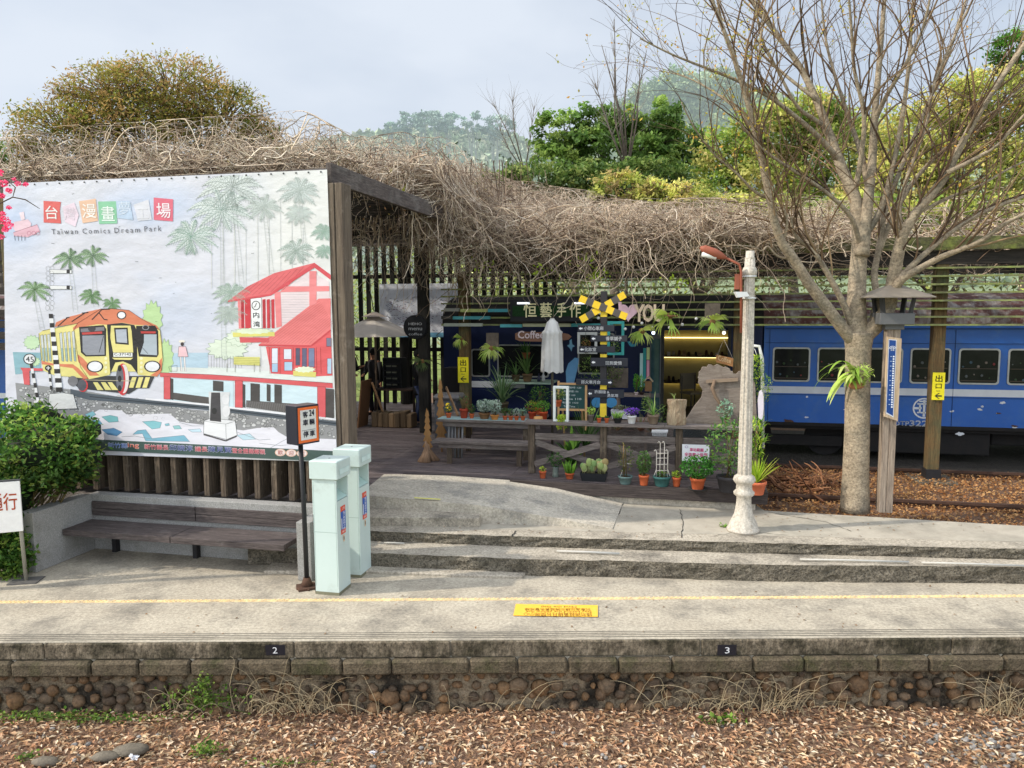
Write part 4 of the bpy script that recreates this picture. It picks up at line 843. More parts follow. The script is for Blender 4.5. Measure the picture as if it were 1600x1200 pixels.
# left coach glimpsed at image edge
lc=thing('passenger_coach','blue railway coach partly hidden behind the left edge of the banner','railway coach',W(-13,12,.1),-AN)
vL=10.6; mb=MB(FR); mb.bx((-20,vL,.6),(-9.75,vL+2.8,3.0)); mb.build('body',blue,lc)
P0=UV(10,612,vL)[1]; P1=UV(10,566,vL)[1]
mb=MB(FR); z=UV(10,617,vL)[1]; mb.bx((-20,vL-.006,z-.06),(-9.76,vL+.01,z+.03)); mb.build('waist_stripe',whitep,lc)
for k in range(6): window(lc,-10.9-k*1.5,-9.95-k*1.5,P0,P1+.1,v=vL)
mb=MB(FR); roofarc(mb,-20,-9.74,3.0,vL,vL+2.8,.5); mb.build('roof',tin,lc)
mb=MB(FR); mb.bx((-19,vL+.3,.1),(-10,vL+2.5,.6)); mb.build('underframe_box',under,lc)
lp_=thing('slat_screen','brown horizontal timber slats left of the banner above the blue coach','screen',W(-10.5,9.8,.6),-AN)
for k in range(14): mb=MB(FR); z=2.55+k*.17; mb.bx((-14,9.75,z),(-9.7,9.8,z+.11)); mb.build('slat',darkx,lp_)
mb=MB(FR); mb.bx((-14.1,9.81,0),(-13.9,9.95,5)); mb.bx((-10.0,9.81,0),(-9.8,9.95,5)); mb.build('post',darkz,lp_)
# ================================================================ STREET FURNITURE
# lamp post
lb=G(1161,829,.333); lt=thing('lamp_post','old cream fluted lamp post with a brown street light arm','lamp post',lb)
K_=lb.y/1200; mb=MB(); 
prof=[(.20,0),(.205,.03),(.185,.05),(.17,.10),(.145,.15),(.115,.22),(.095,.34),(.09,.44),(.125,.47),(.13,.50),(.10,.53),(.097,.60),(.125,.63),(.14,.66),(.125,.70),(.085,.73)]
mb.lathe(prof,lb,20); m0=mb.build('pedestal',lampw,lt)
mb=MB(); n=20; N=12; vs=[]
H0,H1=.73,3.42
for i in range(N+1):
    z=H0+(H1-H0)*i/N; r=.086-.024*i/N
    for k in range(n*2): a=2*pi*k/(n*2); rr=r*(1 if k%4<2 else .86); vs.append(lb+Vector((rr*math.cos(a),rr*math.sin(a),z)))
m=n*2; mb.add(vs,[(i*m+k,i*m+(k+1)%m,(i+1)*m+(k+1)%m,(i+1)*m+k) for i in range(N) for k in range(m)]); mb.build('fluted_shaft',lampw,lt)
tz=PY(1165,392,lb.y).z-.33
mb=MB(); mb.lathe([(.07,3.40-.333+.33),(.07,3.405)],lb,16)if False else None
zt=PY(1165,425,lb.y).z-lb.z; ztt=PY(1165,392,lb.y).z-lb.z
mb=MB(); mb.lathe([(.062,H1-.02),(.066,zt-.06),(.088,zt-.03),(.09,zt+.01),(.078,zt+.05),(.055,zt+.07),(.05,ztt)],lb,18); mb.build('capital',lampw,lt)
brn=rgb(150,84,62)
def L(px,py): return PY(px,py,lb.y-.08)
mb=MB(); mb.tube([L(1158,520),L(1158,425),L(1155,413),L(1132,402)],.016,8,brn); A_=L(1132,402); B_=L(1100,389)
d=(B_-A_).normalized(); upv=Vector((0,0,1)); pts=[]
mb.tube([A_-d*.02,A_+d*.05,A_+d*.13,B_,B_+d*.05],[.02,.045,.06,.05,.015],10,brn); mb.bx(tuple(L(1149,452)),tuple(L(1156,428)+Vector((0,.05,0))),brn); mb.build('light_arm',paint,lt)
mb=MB(); q=L(1106,401); mb.tube([q+Vector((.1,0,-.005)),q+Vector((-.07,0,.035))],.035,8,(.8,.8,.76)); mb.build('lamp_tube',gloss,lt)
mb=MB(); a=L(1147,462); mb.poly([L(1146,456),L(1164,456),L(1168,463),L(1150,465)],(0,-.08,0),(.7,.7,.68)); 
mb.build('floodlight',paint,lt)
for zz in (PY(1165,432,lb.y).z,PY(1165,466,lb.y).z): mb=MB(); mb.lathe([(.085,-.01),(.085,.01)],Vector((lb.x,lb.y,zz)),16,(.6,.6,.58)); mb.build('clamp_band',paint,lt)
# thermometer / lantern post
tb0=G(1381,799,.33); tp=thing('lantern_post','wooden post with a dark lantern cap and blue thermometer board','lantern post',tb0,-.18)
def TT(px,py): return PY(px,py,tb0.y)
zc=PY(1390,512,tb0.y).z; m0=MB(PM[tp.name]); hz=zc-tb0.z
for sx,c in ((-.085,0),(.005,1)): m0.bx((sx,-.085,0),(sx+.082,.085,hz))
m0.bx((-.0048,-.08,0),(.0048,.08,hz)); m0.build('timber_post',palez,tp,bevel=.005)
gry=rgb(98,98,98); ztop=PY(1400,447,tb0.y).z-tb0.z; zev=PY(1400,464,tb0.y).z-tb0.z; zb1=PY(1400,489,tb0.y).z-tb0.z; zb0=PY(1400,510,tb0.y).z-tb0.z
zn=PM[tp.name]
m0=MB(zn); s=.12; m0.bx((-s,-s,zb0-.04),(s,s,zb0+.04),gry) ; m0.bx((-.215,-.215,zb0+.03),(.215,.215,zb1),gry); m0.build('lantern_base',paint,tp,bevel=.006)
for sx in (-1,1):
    for sy in (-1,1): m0=MB(zn); m0.beam((sx*.17,sy*.17,zb1),(sx*.20,sy*.20,zev),.06,.03,rgb(60,60,60)); m0.build('lantern_strut',paint,tp)
m0=MB(zn); s=.40; ztop+=.05; m0.add([(-s,-s,zev),(s,-s,zev),(s,s,zev),(-s,s,zev),(0,0,ztop),(-s,-s,zev-.012),(s,-s,zev-.012),(s,s,zev-.012),(-s,s,zev-.012)],[(0,1,4),(1,2,4),(2,3,4),(3,0,4),(5,6,7,8)[::-1],(0,5,6,1),(1,6,7,2),(2,7,8,3),(3,8,5,0)],rgb(128,118,104)); m0.build('lantern_roof',paint,tp)
Yb=tb0.y-.14
def TB(px,py,o=0): return PY(px,py,Yb-o)
m0=MB(); m0.poly([TB(1387,526),TB(1409,529),TB(1403,658),TB(1382,651)],(0,.03,0),rgb(205,180,150)); m0.build('board',M('board_wood',(1,1,1),(.7,.66,.6),scale=4,stretch=(12,12,1),attr=True),tp)
m0=MB(); m0.poly([TB(1388.5,530,.003),TB(1401,531,.003),TB(1396,652,.003),TB(1384,646,.003)],None,(.75,.76,.78)); m0.poly([TB(1389.5,531,.006),TB(1400,532,.006),TB(1395.2,650,.006),TB(1385,644,.006)],None,rgb(30,70,135))
for k in range(22):
    y=556+k*3.75; x=1395.2-(k*.145)
    m0.poly([TB(x,y,.009),TB(x+2.6,y+.15,.009),TB(x+2.5,y+2.4,.009),TB(x-.1,y+2.3,.009)],None,(.8,.82,.85)); 
    if k%2==0: m0.poly([TB(x-4,y+.4,.009),TB(x-1.4,y+.5,.009),TB(x-1.4,y+1.6,.009),TB(x-4,y+1.5,.009)],None,(.4,.5,.65))
c_=TB(1394.5,545,.009)
for k in range(12): 
    a0=pi*k/12;a1=pi*(k+1)/12; 
    for R,r in ((.048,.041),(.030,.023)): m0.add([c_+Vector((math.cos(a)*q,0,math.sin(a)*q*.8)) for a,q in ((a0,R),(a1,R),(a1,r),(a0,r))],[(0,1,2,3)],(.8,.82,.85))
text(m0,'台鐵',TB(1391.5,548,.01),TB(1397.5,548.5,.01),.045,(0,0,1),(.8,.82,.85)); m0.build('thermometer_face',paint,tp)
# black pole sign
pb=G(480,918,0); ps=thing('pole_sign','black post sign with orange-bordered stopping notice beside the mint boxes','sign',pb,math.radians(24))
lean=Vector((-.02,0,0)); zq=PM[ps.name]; hb=PY(468,692,pb.y).z; ht=PY(468,632,pb.y).z
m0=MB(zq); m0.tube([(0,0,0),(-.005,0,hb/2),(-.02,0,hb+.05)],.028,10); m0.build('pole',blackm,ps)
m0=MB(zq); m0.bx((-.11,-.11,0),(.09,.09,.025)); m0.lathe([(.07,.02),(.04,.12)],(0,0,0),8); 
for k in range(22): a=random.uniform(0,6.28); m0.ball((.11*math.cos(a),.11*math.sin(a),.01),.02,None,6,4,(1,1,.7),.3)
m0.build('base_plate',rust,ps)
# box: faces camera-left and right(sign)
ps2=Matrix.Translation(pb+Vector((-.02,0,0)))@Matrix.Rotation(math.radians(52),4,'Z')
m0=MB(ps2); m0.bx((-.13,-.125,hb),(.17,.075,ht),rgb(28,30,44)); m0.build('sign_box',M('navy_gloss',(1,1,1),(.8,.8,.85),rough=.35,scale=6,bump=.05,attr=True,spec=.5),ps,bevel=.004)
m0=MB(ps2); 
def face(m,a0,a1,b0,b1,o,c): m.add([(a0,-.125-o,b0),(a1,-.125-o,b0),(a1,-.125-o,b1),(a0,-.125-o,b1)],[(0,1,2,3)],c)
face(m0,-.115,.155,hb+.02,ht-.02,.002,rgb(232,112,52)); face(m0,-.085,.125,hb+.05,ht-.05,.004,rgb(216,214,206)); face(m0,-.07,.11,hb+.155,hb+.160,.006,(.1,.1,.1))
m0.build('notice',paint,ps); m0=MB()
def fp(a,z): return ps2@Vector((a,-.133,z))
for s,a0,a1,z in (('客',-.055,.012,.30),('24',.032,.098,.31),('車',-.055,.012,.21),('輛',.032,.098,.21),('停',-.055,.012,.08),('車',.032,.098,.08)): text(m0,s,fp(a0,hb+z),fp(a1,hb+z),.065,(0,0,1),(.03,.03,.05),bold=.05)
m0.build('lettering',paint,ps)
# mint ticket machines
def machine(px,py,yt,lab,z0=0):
    b=G(px,py,z0); t=thing('ticket_machine',lab,'ticket machine',b,math.radians(-13)); Mx=PM[t.name]; h=PY(px,yt,b.y).z-z0
    w,d=.285,.30
    m=MB(Mx); m.bx((-w/2,-d/2,0),(w/2,d/2,h*.70)); m.bx((-w/2,-d/2,h*.70),(w/2-.12,d/2,h*.865)); m.bx((w/2-.12,d/2-.02,h*.70),(w/2,d/2,h*.865)); m.bx((w/2-.12,-d/2,h*.70),(w/2,-d/2+.02,h*.865))
    m.build('cabinet',boxmint,t)
    m=MB(Mx); m.bx((-w/2-.02,-d/2-.025,h*.865),(w/2+.03,d/2+.02,h)); m.build('hood',boxmint,t,bevel=.008)
    m=MB(Mx); m.add([(w/2-.118,-d/2+.022,h*.76),(w/2-.002,-d/2+.022,h*.705),(w/2-.002,d/2-.022,h*.705),(w/2-.118,d/2-.022,h*.76)],[(0,1,2,3)],rgb(170,195,186)); m.build('reader_ledge',paint,t)
    m=MB(Mx); x=w/2+.002
    def rf(y0,y1,z0_,z1_,c,o=0): m.add([(x+o,y0,z0_),(x+o,y1,z0_),(x+o,y1,z1_),(x+o,y0,z1_)],[(0,1,2,3)],c)
    rf(-.06,.06,h*.44,h*.65,rgb(214,84,56)); rf(-.06,.06,h*.475,h*.61,rgb(58,96,170),.002); rf(-.05,-.035,h*.48,h*.56,rgb(230,230,230),.004); m.build('sticker',paint,t); m=MB(Mx)
    rf(-.012,.02,h*.38,h*.43,rgb(225,190,150),.002); rf(-.004,.012,h*.393,h*.418,rgb(60,50,50),.004); m.build('small_sticker',paint,t); m=MB(Mx)
    rf(-.12,.12,h*.895,h*.94,rgb(190,212,205),.0305); rf(-.115,.115,h*.90,h*.935,rgb(205,224,218),.032)
    m.build('name_plate',paint,t); m=MB()
    def q(y,z): return Mx@Vector((x+.0055,y,z))
    for i,s in enumerate(('電','子','票','證','刷','卡','機')): text(m,s,q(-.012,h*(.59-i*.0195)),q(.035,h*(.59-i*.0195)),.026,(0,0,1),(.8,.8,.85))
    text(m,'上車',q(-.03,h*.622),q(.03,h*.622),.03,(0,0,1),(.9,.8,.75)); text(m,'請刷卡',q(-.04,h*.45),q(.04,h*.45),.028,(0,0,1),(.9,.8,.75)); m.build('lettering',paint,t)
    m=MB(Mx); m.bx((-w/2-.002,-d/2-.001,.02),(-w/2+.004,-d/2+.004,h*.6),(.05,.04,.03)); m.build('chipped_edge',paint,t); m=MB(Mx); m.bx((-w/2+.012,-d/2-.0012,.10),(-w/2+.015,-d/2+.002,h*.84),rgb(150,170,160)); m.bx((w/2-.015,-d/2-.0012,.10),(w/2-.012,-d/2+.002,h*.84),rgb(150,170,160)); m.bx((-w/2,-d/2-.0014,h*.47),(w/2,-d/2+.002,h*.473),rgb(150,170,160)); m.bx((-w/2-.0012,-d/2-.001,0),(w/2+.0012,d/2,.035),rgb(120,118,96)); m.lathe([(.012,0),(.012,.004)],(0,0,h+.0),8,(.3,.3,.3)); m.build('seam',paint,t)
    return t
machine(521,922,716,'front mint green ticket reader cabinet beside the black post sign')
machine(555,895,698,'rear mint green ticket reader cabinet behind the front one, nearest the steps')
# "no entry" sign bottom-left
sb=G(41,908,0); ne=thing('entry_sign','white sign panel with orange Chinese writing on a steel leg at far left','sign',sb,math.radians(8)); Mx=PM[ne.name]
m=MB(Mx); m.bx((-.16,-.12,0),(.16,.12,.012),rgb(95,92,88)); m.build('base_plate',paint,ne); 
zl,zh=PY(20,828,sb.y).z,PY(20,750,sb.y).z; xr=.06; 
for dx in (0.0,-.9): m=MB(Mx); m.tube([(dx,0,.01),(dx-.03,0,zh-.05)],.022,10,rgb(150,145,130)); m.build('leg',paint,ne)
Mp=Matrix.Translation(sb)@Matrix.Rotation(math.radians(20),4,'Z')
m=MB(Mp); m.bx((-1.0,-.06,zl),(.02,-.03,zh),(.9,.86,.80)); m.bx((-1.01,-.062,zh),(.03,-.028,zh+.02),rgb(70,70,70)); m.build('panel',paint,ne,bevel=.004)
m=MB(); o_=rgb(222,110,70)
for s,a0,a1 in (('行',-.155,-.02),('通',-.30,-.165),('止',-.445,-.31),('禁',-.59,-.455)): text(m,s,Mp@Vector((a0,-.064,zl+.26)),Mp@Vector((a1,-.064,zl+.26)),.20,(0,0,1),o_,bold=.015)
text(m,'No Entry',Mp@Vector((-.78,-.064,zl+.08)),Mp@Vector((-.24,-.064,zl+.08)),.1,(0,0,1),o_); m.build('lettering',paint,ne)
# exit signs
for px,y0,y1,lab in ((724,558,597,'narrow yellow exit sign on the post left of the cafe windows'),(1466,582,624,'narrow yellow exit sign on the brown post in front of the blue coach')):
    v=14.455; u0,z1=UV(px-8.5,y0,v); u1,z0=UV(px+8.5,y1+1,v); z0-=.0; t=thing('exit_sign',lab,'sign',W((u0+u1)/2,v,z0),-AN)
    if px<1000: z1=UV(px,558,v)[1]
    m=MB(FR); m.bx((u0,v-.015,z0),(u1,v,z1),rgb(238,222,40)); m.build('panel',paint,t); m=MB(); h=z1-z0; w=u1-u0
    def e(a,b): return W(u0+w*a,v-.0175,z0+h*b)
    text(m,'出',e(.22,.66),e(.78,.66),h*.24,(0,0,1),(.03,.03,.02),bold=.03); text(m,'口',e(.26,.42),e(.74,.42),h*.17,(0,0,1),(.03,.03,.02),bold=.03); text(m,'Exit',e(.35,.31),e(.65,.31),h*.05,(0,0,1),(.1,.1,.05))
    m2=MB(FR); zz=z0+h*.15; yy=v-.017; 
    m2.bx((u0+w*.3,yy-.001,zz-.012),(u0+w*.8,yy,zz+.012),(.03,.03,.02))
    for s in (-1,1): m2.add([(u0+w*.22,yy,zz),(u0+w*.5,yy,zz+s*h*.1),(u0+w*.5+.03,yy,zz+s*h*.1),(u0+w*.30,yy,zz)],[(0,1,2,3)],(.03,.03,.02))
    m.build('lettering',paint,t); m2.build('arrow',paint,t)
# direction signpost with crossbuck
vS=12.35
def US(px,py,o=0): 
    u,z=UV(px,py,vS-o); return u,z
u0,zb=US(943,700); ub,_=US(943,600); _,ztp=US(943,455)
sp=thing('direction_signpost','black and yellow banded signpost with crossbuck and six black direction boards','signpost',W(ub,vS,DZ),-AN)
m=MB(FR); bands=[(455,485,0),(485,495,1),(495,518,0),(518,538,1),(538,553,0),(553,558,1),(558,601,0),(601,610,1),(610,630,0),(630,651,1),(651,700,0)]
for y0,y1,c in bands: z1=US(943,y0)[1]; z0=US(943,y1)[1]; m.bx((ub-.05,vS-.05,z0),(ub+.05,vS+.05,z1),rgb(238,205,60) if c else rgb(48,46,48))
m.bx((ub-.05,vS-.05,DZ),(ub+.05,vS+.05,US(943,700)[1]),rgb(48,46,48)); m.build('post',paint,sp)
m=MB()
for (xa,ya),(xb,yb),o in (((907,466),(980,495),.085),((908,500),(977,460),.06)):
    N=7
    for k in range(N):
        a=W(*[ (lambda q:(q[0],vS-o,q[1]))(US(xa+(xb-xa)*t,ya+(yb-ya)*t))][0]) if False else None
        (ua_,za_),(ub_,zb_)=US(xa+(xb-xa)*k/N,ya+(yb-ya)*k/N),US(xa+(xb-xa)*(k+1)/N,ya+(yb-ya)*(k+1)/N)
        m.beam(W(ua_,vS-o,za_),W(ub_,vS-o,zb_),.022,.11,rgb(238,198,50) if k%2==0 else rgb(88,82,78),up=W(0,0,1))
m.build('crossbuck',paint,sp)
boards=[(903,508,960,518,'小甜心車廂',-1,912,942),(923,524,980,534,'香草舖子',-1,946,971),(905,541,961,551,'化妝室',-1,913,931),(923,559,981,573,'回到愛情',-1,946,971),(900,592,957,602,'搭火車月台',1,908,938),(918,608,975,622,'許願鐘 &',-1,929,952)]
for x0,y0,x1,y1,s,dr,tx0,tx1 in boards:
    (a,z1),(b,z0)=US(x0,y0,.07),US(x1,y1,.07); m=MB(FR); m.bx((a,vS-.085,z0),(b,vS-.055,z1),rgb(44,45,52)); bo=m.build('board',paint,sp,bevel=.004)
    m=MB(); hh=(z1-z0); big=y1-y0>12
    def P_(x,f): 
        u=US(x,600,.09)[0]; return W(u,vS-.0875,z0+hh*f)
    if s.startswith('許'): text(m,'許願鐘 &',P_(tx0,.52),P_(tx1,.52),hh*.38,(0,0,1),(.8,.8,.8),bold=.03); text(m,'勇氣塔',P_(949,.10),P_(966,.10),hh*.38,(0,0,1),(.8,.8,.8),bold=.03)
    else: text(m,s,P_(tx0,.2),P_(tx1,.2),hh*(.42 if big else .6),(0,0,1),(.8,.8,.8),bold=.03)
    xa=(x0+4 if dr<0 else x1-4); cu_=US(xa,600,.09)[0]; zc_=z0+hh*.48; q=.024
    m3_=MB(FR); m3_.add([(cu_+dr*q*1.3,vS-.0875,zc_),(cu_,vS-.0875,zc_+q),(cu_,vS-.0875,zc_-q)],[(0,1,2)],(.8,.8,.8)); m3_.add([(cu_-dr*q*1.2,vS-.0875,zc_-q*.45),(cu_+dr*.001,vS-.0875,zc_-q*.45),(cu_+dr*.001,vS-.0875,zc_+q*.45),(cu_-dr*q*1.2,vS-.0875,zc_+q*.45)],[(0,1,2,3)],(.8,.8,.8))
    m.build('lettering',paint,bo); m3_.build('arrow',paint,bo)
# ================================================================ FENCE
VF=11.4; fe=thing('timber_fence','weathered timber deck fence with cross braces and flat plant rail','fence',W(-.5,VF,DZ),-AN)
fu=[UV(x,700,VF)[0] for x in (831,943,1061,1178)]
zr=UV(940,661,VF)[1]; zm=UV(890,683,VF)[1]
for u in fu: m=MB(FR); m.bx((u-.05,VF-.05,DZ),(u+.05,VF+.05,zr-.035)); m.build('post',woodz,fe,bevel=.005)
m=MB(FR); 
for a,b in ((fu[0]-.1,fu[1]+.9),(fu[1]+.904,fu[3]+.12)): m.bx((a,VF-.13,zr-.035),(b,VF+.005,zr+.01)); m.bx((a,VF+.009,zr-.035),(b,VF+.14,zr+.01))
m.build('top_rail',woodx,fe,bevel=.004)
m=MB(FR)
for a,b in zip(fu[:-1],fu[1:]): m.bx((a+.051,VF-.02,zm-.05),(b-.051,VF+.04,zm+.05))
m.build('middle_rail',woodx,fe,bevel=.004)
for a,b in zip(fu[:-1],fu[1:]):
    m=MB(FR); m.beam((a+.05,VF-.035,DZ+.15),(b-.05,VF-.035,zm-.09),.028,.09); m.build('brace',woodx,fe); m=MB(FR); m.beam((a+.05,VF+.02,zm-.09),(b-.05,VF+.02,DZ+.15),.028,.09); m.build('brace',woodx,fe)
# ================================================================ PICNIC TABLE / bench left of fence
VT=12.5
def UT(x,y,v=VT): return UV(x,y,v)
ut0=UV(690,655,VT)[0]; ut1=UV(842,650,12.2)[0]; zt_=UV(760,657,12.2)[1]
pt_=thing('picnic_table','long grey weathered picnic table with bench seat crowded with potted plants','picnic table',W((ut0+ut1)/2,VT+.3,DZ),-AN)
m=MB(FR)
for k in range(5): m.bx((ut0,12.2+k*.19,zt_-.045),(ut1,12.38+k*.19,zt_))
m.bx((ut0+.1,12.25,zt_-.13),(ut1,12.29,zt_-.05)); m.build('table_top',woodx,pt_,bevel=.004)
m=MB(FR); zs_=UV(760,690,11.8)[1]; us0=UV(677,690,11.8)[0]
for k in range(2): m.bx((us0,11.72+k*.16,zs_-.045),(ut1+.05,11.87+k*.16,zs_))
m.bx((us0+.1,11.76,zs_-.12),(ut1,11.80,zs_-.05)); m.build('bench_seat',woodx,pt_,bevel=.004)
for u in (ut0+.35,ut1-.25):
    for v0,v1,z in ((12.3,12.35,zt_-.05),(12.9,12.95,zt_-.05)): m=MB(FR); m.bx((u-.04,v0,DZ),(u+.04,v1,z)); m.build('leg',woodz,pt_)
    m=MB(FR); m.bx((u-.04,11.8,DZ),(u+.04,11.85,zs_-.05)); m.build('leg',woodz,pt_)
m=MB(FR); m.bx((ut0+.02,12.21,zt_+.001),(UV(822,650,12.2)[0],12.5,zt_+.006),rgb(160,190,190)); m.build('table_runner',paint,pt_)
# ================================================================ PLANT TOOLS (local builders: world coordinates)
def blade(m,p,az,L,w,rise,droop,c,seg=6,tip=.1,fold=0):
    d=Vector((math.cos(az),math.sin(az),0)); n=Vector((-d.y,d.x,0)); P=Vector(p); vs=[]; v=d*math.cos(rise)+Vector((0,0,math.sin(rise)))
    for i in range(seg+1):
        t=i/seg; ww=w*(1-t)**.6*(1 if t>.15 else .6+t*2.6)+w*tip*.2; vs+= [P-n*ww/2,P+n*ww/2]; P=P+v*L/seg; v=(v+Vector((0,0,-droop/seg))).normalized()
    m.add(vs,[(2*i,2*i+1,2*i+3,2*i+2) for i in range(seg)],c,True)
def pick(pal,j=.2): return jit(random.choice(pal),j)
G1=[rgb(96,140,48),rgb(120,160,60),rgb(70,110,40)]; G2=[rgb(60,96,44),rgb(48,80,38),rgb(84,120,60)]; GY=[rgb(176,196,60),rgb(150,180,60),rgb(196,206,90)]
SIL=[rgb(170,186,180),rgb(140,160,150),rgb(190,200,196)]; TERRA=rgb(196,98,58)
def leafball(name,t,c,rx,ry,rz,n,size,pal,aspect=.5,flat=.1,top=True):
    d=rng.normal(size=(n,3)); d/=np.linalg.norm(d,axis=1)[:,None]; r=rng.uniform(.35,1,(n,1))**.6; q=d*r*np.array([rx,ry,rz])
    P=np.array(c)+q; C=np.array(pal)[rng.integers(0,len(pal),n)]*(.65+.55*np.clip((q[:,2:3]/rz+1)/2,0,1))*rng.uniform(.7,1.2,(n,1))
    return leafset(name,P,rng.uniform(size*.6,size*1.2,n),C,leafm,t,aspect=aspect,flat=flat)
def pot(t,p,r,h,c,rim=True,sq=None,mat=None,name='pot'):
    m=MB(); p=Vector(p)
    if sq: m.T=Matrix.Translation(p)@Matrix.Rotation(-AN,4,'Z'); a,b=sq; s=.85; m.add([(-a*s,-b*s,0),(a*s,-b*s,0),(a*s,b*s,0),(-a*s,b*s,0),(-a,-b,h),(a,-b,h),(a,b,h),(-a,b,h),(-a*.92,-b*.88,h),(a*.92,-b*.88,h),(a*.92,b*.88,h),(-a*.92,b*.88,h),(-a*.9,-b*.85,h*.85),(a*.9,-b*.85,h*.85),(a*.9,b*.85,h*.85),(-a*.9,b*.85,h*.85)],[(3,2,1,0)]+[(i,(i+1)%4,4+(i+1)%4,4+i) for i in range(4)]+[(4+i,4+(i+1)%4,8+(i+1)%4,8+i) for i in range(4)]+[(8+i,8+(i+1)%4,12+(i+1)%4,12+i) for i in range(4)]+[(12,13,14,15)],c)
    else:
        prof=[(r*.68,0),(r*.72,.01),(r*.93,h*.78)]+([(r,h*.79),(r*1.02,h),(r*.9,h),(r*.88,h*.86)] if rim else [(r,h),(r*.92,h),(r*.9,h*.88)])
        m.lathe(prof,p,16,c)
    o=m.build(name,mat or potm,t); m=MB()
    if sq: m.T=Matrix.Translation(p)@Matrix.Rotation(-AN,4,'Z'); m.bx((-sq[0]*.88,-sq[1]*.83,h*.8),(sq[0]*.88,sq[1]*.83,h*.87),rgb(52,40,30))
    else: m.lathe([(r*.86,h*.8),(r*.86,h*.88)],p,14,rgb(60,46,34))
    m.build('soil',potm,o); return o
def onz(px,py,z): return G(px,py,z)
def plant(kind,label,px,py,zp,r,h,c=TERRA,pal=G1,top=.2,wid=.1,n=120,ls=.04,sq=None,cat='potted plant',P=None,gate=None,name='potted_plant',**k):
    b=G(px,py,zp) if P is None else Vector(P); t=thing(name,label,cat,b,0,'potted plants around the cafe front' if r else None); 
    if r: pot(t,b,r,h,c,sq=sq)
    s=b+Vector((0,0,h*.85)); 
    def stems(k2,rad,hh,cc=rgb(96,84,52),rr=.004):
        m=MB()
        for i in range(k2):
            a=random.uniform(0,6.28); e=s+Vector((math.cos(a)*rad*random.random(),math.sin(a)*rad*random.random()*.7,hh*random.uniform(.7,1))); m.tube([s+Vector((random.uniform(-.3,.3)*(r or .05),0,0)),s.lerp(e,.5)+Vector((random.uniform(-.02,.02),0,.01)),e],rr,5,cc)
        m.build('stems',vinem,t)
    if kind=='bush': stems(6,wid*.7,top*.8); leafball('foliage',t,s+Vector((0,0,top*.55)),wid,wid*.85,top*.5,n,ls,pal)
    elif kind=='tall':
        stems(5,wid*.7,top*.95,rr=.006)
        for q in range(3): pass
        leafball('foliage',t,s+Vector((0,0,top*.55)),wid,wid*.8,top*.5,n,ls,pal,.45)
    elif kind=='spike':
        m=MB()
        for i in range(n): blade(m,s,random.uniform(0,6.28),top*random.uniform(.7,1.15),ls,random.uniform(.7,1.45),random.uniform(.2,1.3)*k.get('droop',1),pick(pal))
        m.build('leaves',leafm,t)
    elif kind=='stick':
        m=MB()
        for i in range(n):
            a=random.uniform(0,6.28); q=s+Vector((math.cos(a),math.sin(a),0))*random.random()*wid*.5; e=q+Vector((math.cos(a)*wid*.5,math.sin(a)*wid*.4,top*random.uniform(.6,1))); m.tube([q,q.lerp(e,.5)+Vector((0,0,.01)),e],[ls*.5,ls*.55,ls*.25],5,pick(pal))
        m.build('leaves',leafm,t)
    elif kind=='paddle':
        m=MB(); ax=k.get('span',wid)
        for i in range(n):
            a=random.uniform(0,6.28); q=s+W(random.uniform(-ax,ax),random.uniform(-.04,.04),0)-W(0,0,0); rr_=ls*random.uniform(.7,1.1); hh=top*random.uniform(.35,.95); m.tube([q,q+Vector((0,0,hh))],.006,5,rgb(150,150,110)); m.ball(q+Vector((0,0,hh+rr_*.5)),rr_,pick(pal),10,6,(random.uniform(.6,1),.25,1.05))
        m.build('leaves',leafm,t)
    elif kind=='trail':
        m=MB()
        for i in range(n):
            a=random.uniform(0,6.28); e=s.copy(); pts=[e.copy()]
            for j in range(7): e=e+Vector((math.cos(a)*wid/5*(1 if j<3 else .1),math.sin(a)*wid/6*(1 if j<3 else .1),(.02 if j<2 else -top/5*random.random()))); pts.append(e.copy())
            m.tube(pts,.003,4,pick(pal))
            for q in pts: m.add([q+Vector((random.uniform(-1,1)*ls,random.uniform(-1,1)*ls,random.uniform(-1,1)*ls)) for _ in range(4)],[(0,1,2,3)],pick(pal))
        m.build('foliage',leafm,t)
    if 'flower' in k:
        leafball('flowers',t,s+Vector((0,-wid*.15,top*.65)),wid*1.0,wid*.8,top*.45,k.get('fn',40),k.get('fs',.022),[k['flower']],.9)
    if k.get('saucer'): m=MB(); m.lathe([(r*1.05,0),(r*1.3,.02),(r*1.3,.03),(r,.012)],b-Vector((0,0,.001)),16,(.03,.03,.03)); m.build('saucer',potm,t)
    return t
# along deck edge
plant('bush','tiny pale green succulent in small terracotta pot at the left end of deck edge',848,747,DZ,.055,.11,top=.09,wid=.055,n=45,ls=.035,pal=GY)
t=plant('bush','dark leafy cutting in a clear glass jar on deck edge',868,745,DZ,.0,.0,pal=G2,top=.0,wid=.001,n=1,ls=.001,name='jar_plant')
b=G(868,745,DZ); m=MB(); m.lathe([(.05,0),(.055,.01),(.045,.05),(.05,.14),(.058,.15),(.052,.15)],b,14,rgb(110,120,112)); m.build('jar',M('jar_glass',(.16,.19,.17),(.1,.12,.1),rough=.1,bump=0,spec=.6),t); leafball('leaves',t,b+Vector((0,0,.27)),.14,.11,.12,130,.06,G2,.3)
plant('stick','green finger-leaved succulent in a shallow clay bowl on deck edge',890,748,DZ,.07,.09,top=.19,wid=.12,n=38,ls=.018,pal=G1)
plant('paddle','broad paddle-leaved succulents in a long black trough on deck edge',928,751,DZ,.2,.12,c=(.015,.016,.018),sq=(.20,.075),top=.16,wid=.17,n=22,ls=.062,pal=[rgb(150,165,110),rgb(170,150,110),rgb(120,145,95),rgb(180,180,135)])
